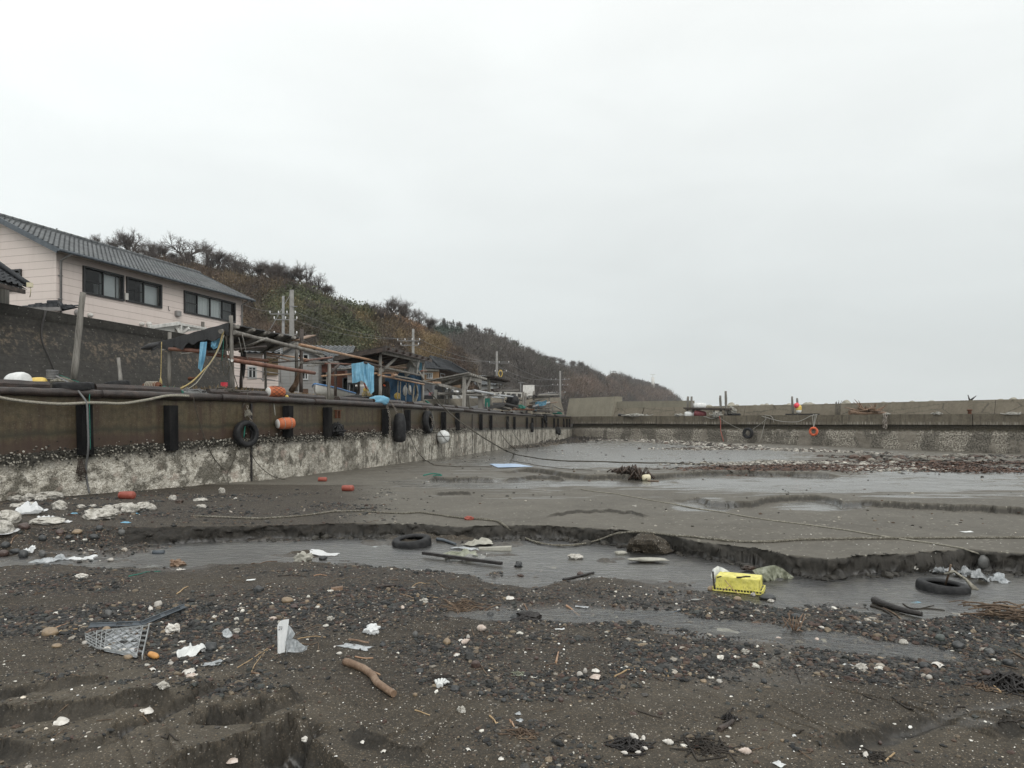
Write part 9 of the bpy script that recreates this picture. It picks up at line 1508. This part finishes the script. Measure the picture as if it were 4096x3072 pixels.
for i,(z,pts,r_,mt,lb) in enumerate((('e',[(350,182),(440,150),(560,142),(648,125)],.007,'bamboo','orange brown strap of kelp stalk left of the grille'),('e',[(375,200),(430,192),(490,186)],.006,'straw','short straw piece below the kelp stalk'),('e',[(400,182),(470,168),(570,162)],.007,'twig','dark brown stick under the kelp stalk'),('e',[(1500,430),(1600,370),(1690,310),(1760,270)],.0035,'straw','long pale straw running to the standing bag'),('e',[(1590,455),(1630,385),(1690,320),(1750,280)],.003,'straw','second long straw crossing the first by the standing bag'),('e',[(1870,225),(1920,195),(1990,165),(2040,160)],.004,'twig','brown stalk behind the standing bag'),('e',[(1880,250),(1960,235),(2060,238)],.004,'straw','straw stalk right of the standing bag'),('e',[(1900,275),(1960,285),(2010,275),(2010,320)],.004,'twig','forked stalk right of the standing bag'),('e',[(1020,868),(1060,882),(1130,893)],.005,'dark_twig','black stick on the nearest sand block'),('e',[(1330,175),(1380,215),(1410,270)],.003,'twig','thin reddish twig left of the torn plastic leaf'),('e',[(1590,465),(1640,472)],.007,'log','brown scrap of bark where the straws cross'),('f',[(190,362),(240,372),(305,372)],.006,'bamboo','orange curl of bark above the driftwood log'),('f',[(310,462),(348,478)],.007,'bamboo','bark strip touching the driftwood log'),('f',[(1524,40),(1570,72),(1612,104)],.007,'bamboo','pale cane stick on the sand below the stream'),('f',[(1460,400),(1468,365),(1475,335)],.008,'bamboo','split cane piece standing out of the gravel'),('f',[(1395,418),(1425,408),(1460,405)],.004,'twig','thin cane across the split piece'),('f',[(1830,490),(1900,450),(1960,442),(2030,440)],.006,'straw','bent pale reed bundle, left arm'),('f',[(1920,445),(1970,455),(2015,450)],.005,'straw','short reed beside the bent pale reed'),('f',[(2140,370),(2155,430),(2170,492)],.005,'straw','straight reed right of the bent pale reed'),('f',[(2090,368),(2140,360),(2212,362)],.004,'straw','horizontal reed above the straight one'),('f',[(568,700),(610,712),(662,732)],.004,'straw','thin pale straw below the driftwood log'),('f',[(1970,702),(2050,728),(2130,748)],.004,'dark_twig','thin dark twig on the bare sand'),('f',[(1040,738),(1065,760),(1090,782)],.006,'straw','split straw in the near gravel clump'),('f',[(1170,765),(1185,785),(1195,805)],.006,'bamboo','bark piece in the near gravel clump'),('f',[(1205,790),(1250,808),(1300,825)],.004,'dark_twig','dark twig across the near gravel clump'),('f',[(1430,890),(1500,845),(1575,868)],.003,'dark_twig','thin forked twig on the near sand'),('f',[(980,410),(1000,440),(1022,472)],.004,'twig','twig under the rough red brown stone'),('f',[(928,185),(935,210),(945,228)],.004,'twig','twig beside the large pinkish shell'),('f',[(750,0),(800,30),(845,70),(850,105)],.005,'twig','long bent twig above the middle gravel patch'),('f',[(1000,80),(1050,45),(1110,30)],.004,'twig','slender twig with a dry leaf'),('f',[(1260,30),(1275,55),(1290,80)],.004,'log','short reddish twig above the black weed'),('f',[(1590,140),(1640,165),(1690,190)],.004,'dark_twig','dark twig below the pale cane stick'),('g',[(715,225),(765,290),(780,330),(798,372)],.004,'dark_twig','curved black twig on the sand fan'),('g',[(1380,460),(1430,505),(1510,548)],.006,'dark_twig','long black twig on the sand fan, right'),('g',[(1190,445),(1230,465),(1280,478)],.004,'dark_twig','short black twig left of the long one'),('g',[(345,575),(350,550),(365,530)],.007,'dark_twig','black twig standing up from the near weed'),('g',[(280,680),(320,655),(370,622)],.016,'dark_wood','thick dark stick on the near weed'),('g',[(1770,555),(1790,520),(1840,525)],.005,'dark_twig','curved black twig over the rill'),('g',[(1840,300),(1900,340),(1960,380)],.005,'dark_twig','dark twig by the black weed heap'),('g',[(1990,375),(2030,400),(2065,432)],.007,'straw','tan reed blade by the black weed heap'),('g',[(2045,630),(2120,615),(2212,605)],.006,'dark_twig','dark twig at the right edge of the sand'),('g',[(2090,150),(2150,185),(2212,220)],.008,'twig','brown stick at the right edge of the gravel'),('g',[(1335,870),(1360,845),(1392,818)],.006,'straw','orange straw by the round pale whelk'),('g',[(1190,780),(1260,815),(1340,855)],.004,'dark_twig','black twig above the round pale whelk'),('g',[(765,690),(800,672),(818,668)],.004,'dark_twig','short black twig on the near sand, centre'),('g',[(60,730),(100,790),(140,860)],.006,'dark_twig','black twig line in the near left weed'),('g',[(280,720),(310,770),(390,880)],.005,'dark_twig','long black twig below the thick dark stick'),('b',[(1720,945),(1700,880),(1640,840),(1610,825)],.006,'twig','curved brown twig right of the coral lump'),('b',[(1290,790),(1340,800),(1400,822)],.006,'log','red brown stick above the knobbed whelk'),('b',[(1115,745),(1180,735),(1265,730)],.016,'dark_wood','dark bark covered stick below the stream'),('b',[(655,655),(700,645),(750,652)],.006,'bamboo','orange reed scrap below the white sheet'),('b',[(390,655),(480,650),(600,660)],.006,'dark_twig','dark stick at the near edge of the stream, left'),('b',[(195,568),(290,555),(385,550)],.008,'twig','straight brown stick in the stream edge'),('b',[(1380,735),(1430,705),(1480,712)],.004,'straw','pale straw below the olive heap'),('b',[(1410,805),(1500,808),(1570,815)],.004,'straw','straw lying flat right of the red brown stick'),('b',[(1890,945),(1950,890),(2000,870)],.005,'twig','twig with a dry leaf at its end'),('a',[(1565,835),(1610,800),(1665,770)],.007,'straw','pale cane chip on the sand below the bank'),('a',[(1140,680),(1250,655),(1330,640),(1420,632)],.006,'green_rope','long green leaf blade by the stream'),('a',[(1030,680),(1080,690),(1095,750)],.005,'twig','hooked brown twig below the stream'),('a',[(95,395),(120,340),(155,310)],.008,'log','brown stick leaning on the left cobbles'),('a',[(940,310),(1000,265),(1030,245)],.006,'dark_twig','forked dark branch on the left bank slope'),('a',[(500,380),(560,390),(610,410)],.006,'dark_twig','dark branch among the cobbles at left'))):stick('twig',z,pts,r_,mt,lb,'twig',None,None,6,'twigs on the foreshore')
def weed_heap(z,x,y,w_,n,label,mat='seaweed',h_=.05,seed=0,r_=.005):
 c=G(z,x,y);R_=px(z,w_,c.y)/2;rg_=rgx(seed);m=MB()
 for k in range(n):
  a=rg_.uniform(0,6.28);L_=R_*rg_.uniform(.25,.7);o_=Vector((rg_.gauss(0,.45)*R_,rg_.gauss(0,.35)*R_,0));b_=drop(c+o_,.004+rg_.uniform(0,h_)*max(0,1-o_.length/R_));dv=Vector((math.cos(a),math.sin(a)*.7,0))*L_;m.tube([drop(b_-dv,.003),b_,drop(b_+dv,.004)],rg_.uniform(.5,1.2)*r_,4)
 return tag(m.build('weed_heap',M[mat]),label,'weed')
weed_heap('f',1930,930,230,90,'dark weed heap carrying several white whelks','charred',.05,1);weed_heap('g',2120,380,330,130,'large black weed heap at the right edge','charred',.10,2,.008);weed_heap('g',340,600,110,40,'tuft of black roots on the near sand','charred',.05,3,.003);weed_heap('g',180,780,330,60,'scattered black weed at the bottom of the picture','dark_twig',.03,4,.004);weed_heap('f',740,500,170,40,'dark weed under the work glove','dark_twig',.015,5,.003);weed_heap('f',1230,470,100,26,'greenish brown leaf tuft on the sand','olive_film',.03,6,.003);weed_heap('f',1240,850,190,40,'brown twig clump in the near sand','twig',.03,7,.003);weed_heap('g',1280,850,200,36,'black twig clump round the pale whelk','dark_twig',.02,8,.003);weed_heap('b',1780,890,260,50,'loose tangle of thin brown twigs on the sand','twig',.03,9,.004);weed_heap('g',1950,400,160,36,'brown reeds in front of the black weed heap','twig',.05,10,.004);weed_heap('f',1280,125,250,50,'black ragged weed on the upper sand','charred',.04,11,.008)
for i,(z,x,y,w_,h_,mt,sd_,lb) in enumerate((('g',665,890,60,.05,'white_plastic',.5,'white pointed plastic shard at the bottom edge'),('g',1085,262,76,.03,'white_float',.1,'white flat shard at the gravel edge'),('g',1733,207,32,.012,'white_float',.0,'small white rectangle in the right gravel'),('f',1485,190,60,.03,'white_plastic',-.1,'small printed wrapper on the upper sand'),('f',1220,725,36,.02,'film',.3,'pale green glass like scrap on the sand'),('f',1230,768,40,.03,'film',.9,'clear scrap in the near gravel clump'),('g',755,710,22,.015,'white_plastic',.2,'tiny white scrap on the near sand'),('d',135,795,64,.05,'grey_cloth',.0,'grey foam scrap left of the brown crate stone'),('d',1530,805,56,.06,'blue_tarp',.1,'pale blue scrap under the stream water'),('d',1170,945,50,.04,'film',.2,'pale film scrap in the gravel'),('d',1300,950,56,.04,'film',-.3,'second pale film scrap in the gravel'),('b',1105,437,40,.04,'film',.2,'clear scrap floating mid stream'),('d',1850,362,66,.09,'white_float',.1,'grey white rag lying on the mud plain at the right'),('c',1545,415,26,.06,'shell',.0,'white scrap on the mud plain, centre'))):sheet('plastic_scrap',z,x,y,w_,h_,mt,lb,'scrap',200+i,.018,sd_,n=9)
rng=np.random.RandomState(31);n_=1500;Y_=np.exp(rng.uniform(math.log(9.8),math.log(60),n_));X_=rng.uniform(-.2,.8,n_)*Y_;zc,cc,tb_=parts_of_ground(X_,Y_);k_=(tb_>.9)&(rng.rand(n_)<np.clip(.25+fbm(X_*.3,Y_*.3,3,seed=77),.03,1));X_,Y_=X_[k_],Y_[k_]
tag(link_mesh('mud_crumbs',pebble_mesh('mud_crumbs',X_,Y_,rng.uniform(.012,.035,len(X_))*(Y_/12)**.5,rng,1,.35,(.3,.7),np.array([(.03,.026,.02),(.06,.035,.02),(.30,.28,.24),(.03,.028,.024)])[rng.randint(0,4,len(X_))]),M['pebbles'],keep=True),'dark crumbs of weed and shell scattered on the mud plain','mud crumbs',kind='stuff')
HAZE=.00022
bpy.context.view_layer.update();lo=np.array([1e9]*3);hi=-lo
for o in sc.objects:
 if o.type=='MESH' and o.name.split('.')[0] not in ('sea',):
  for c in o.bound_box:q=np.array(o.matrix_world@Vector(c));lo=np.minimum(lo,q);hi=np.maximum(hi,q)
t=NT('haze');v=t.n('ShaderNodeVolumePrincipled');v.inputs['Color'].default_value=(.985,.995,1.,1);v.inputs['Density'].default_value=HAZE;v.inputs['Anisotropy'].default_value=.2;t.t.links.new(v.outputs[0],t.out.inputs['Volume'])
m=MB();a,b=Vector((-700,-60,-6.2)),Vector((900,1100,max(110,hi[2]+4)));m.box((a+b)/2,b-a);o=m.build('haze',t.m);tag(o,'thin damp haze over the harbour and hills','haze',kind='stuff')
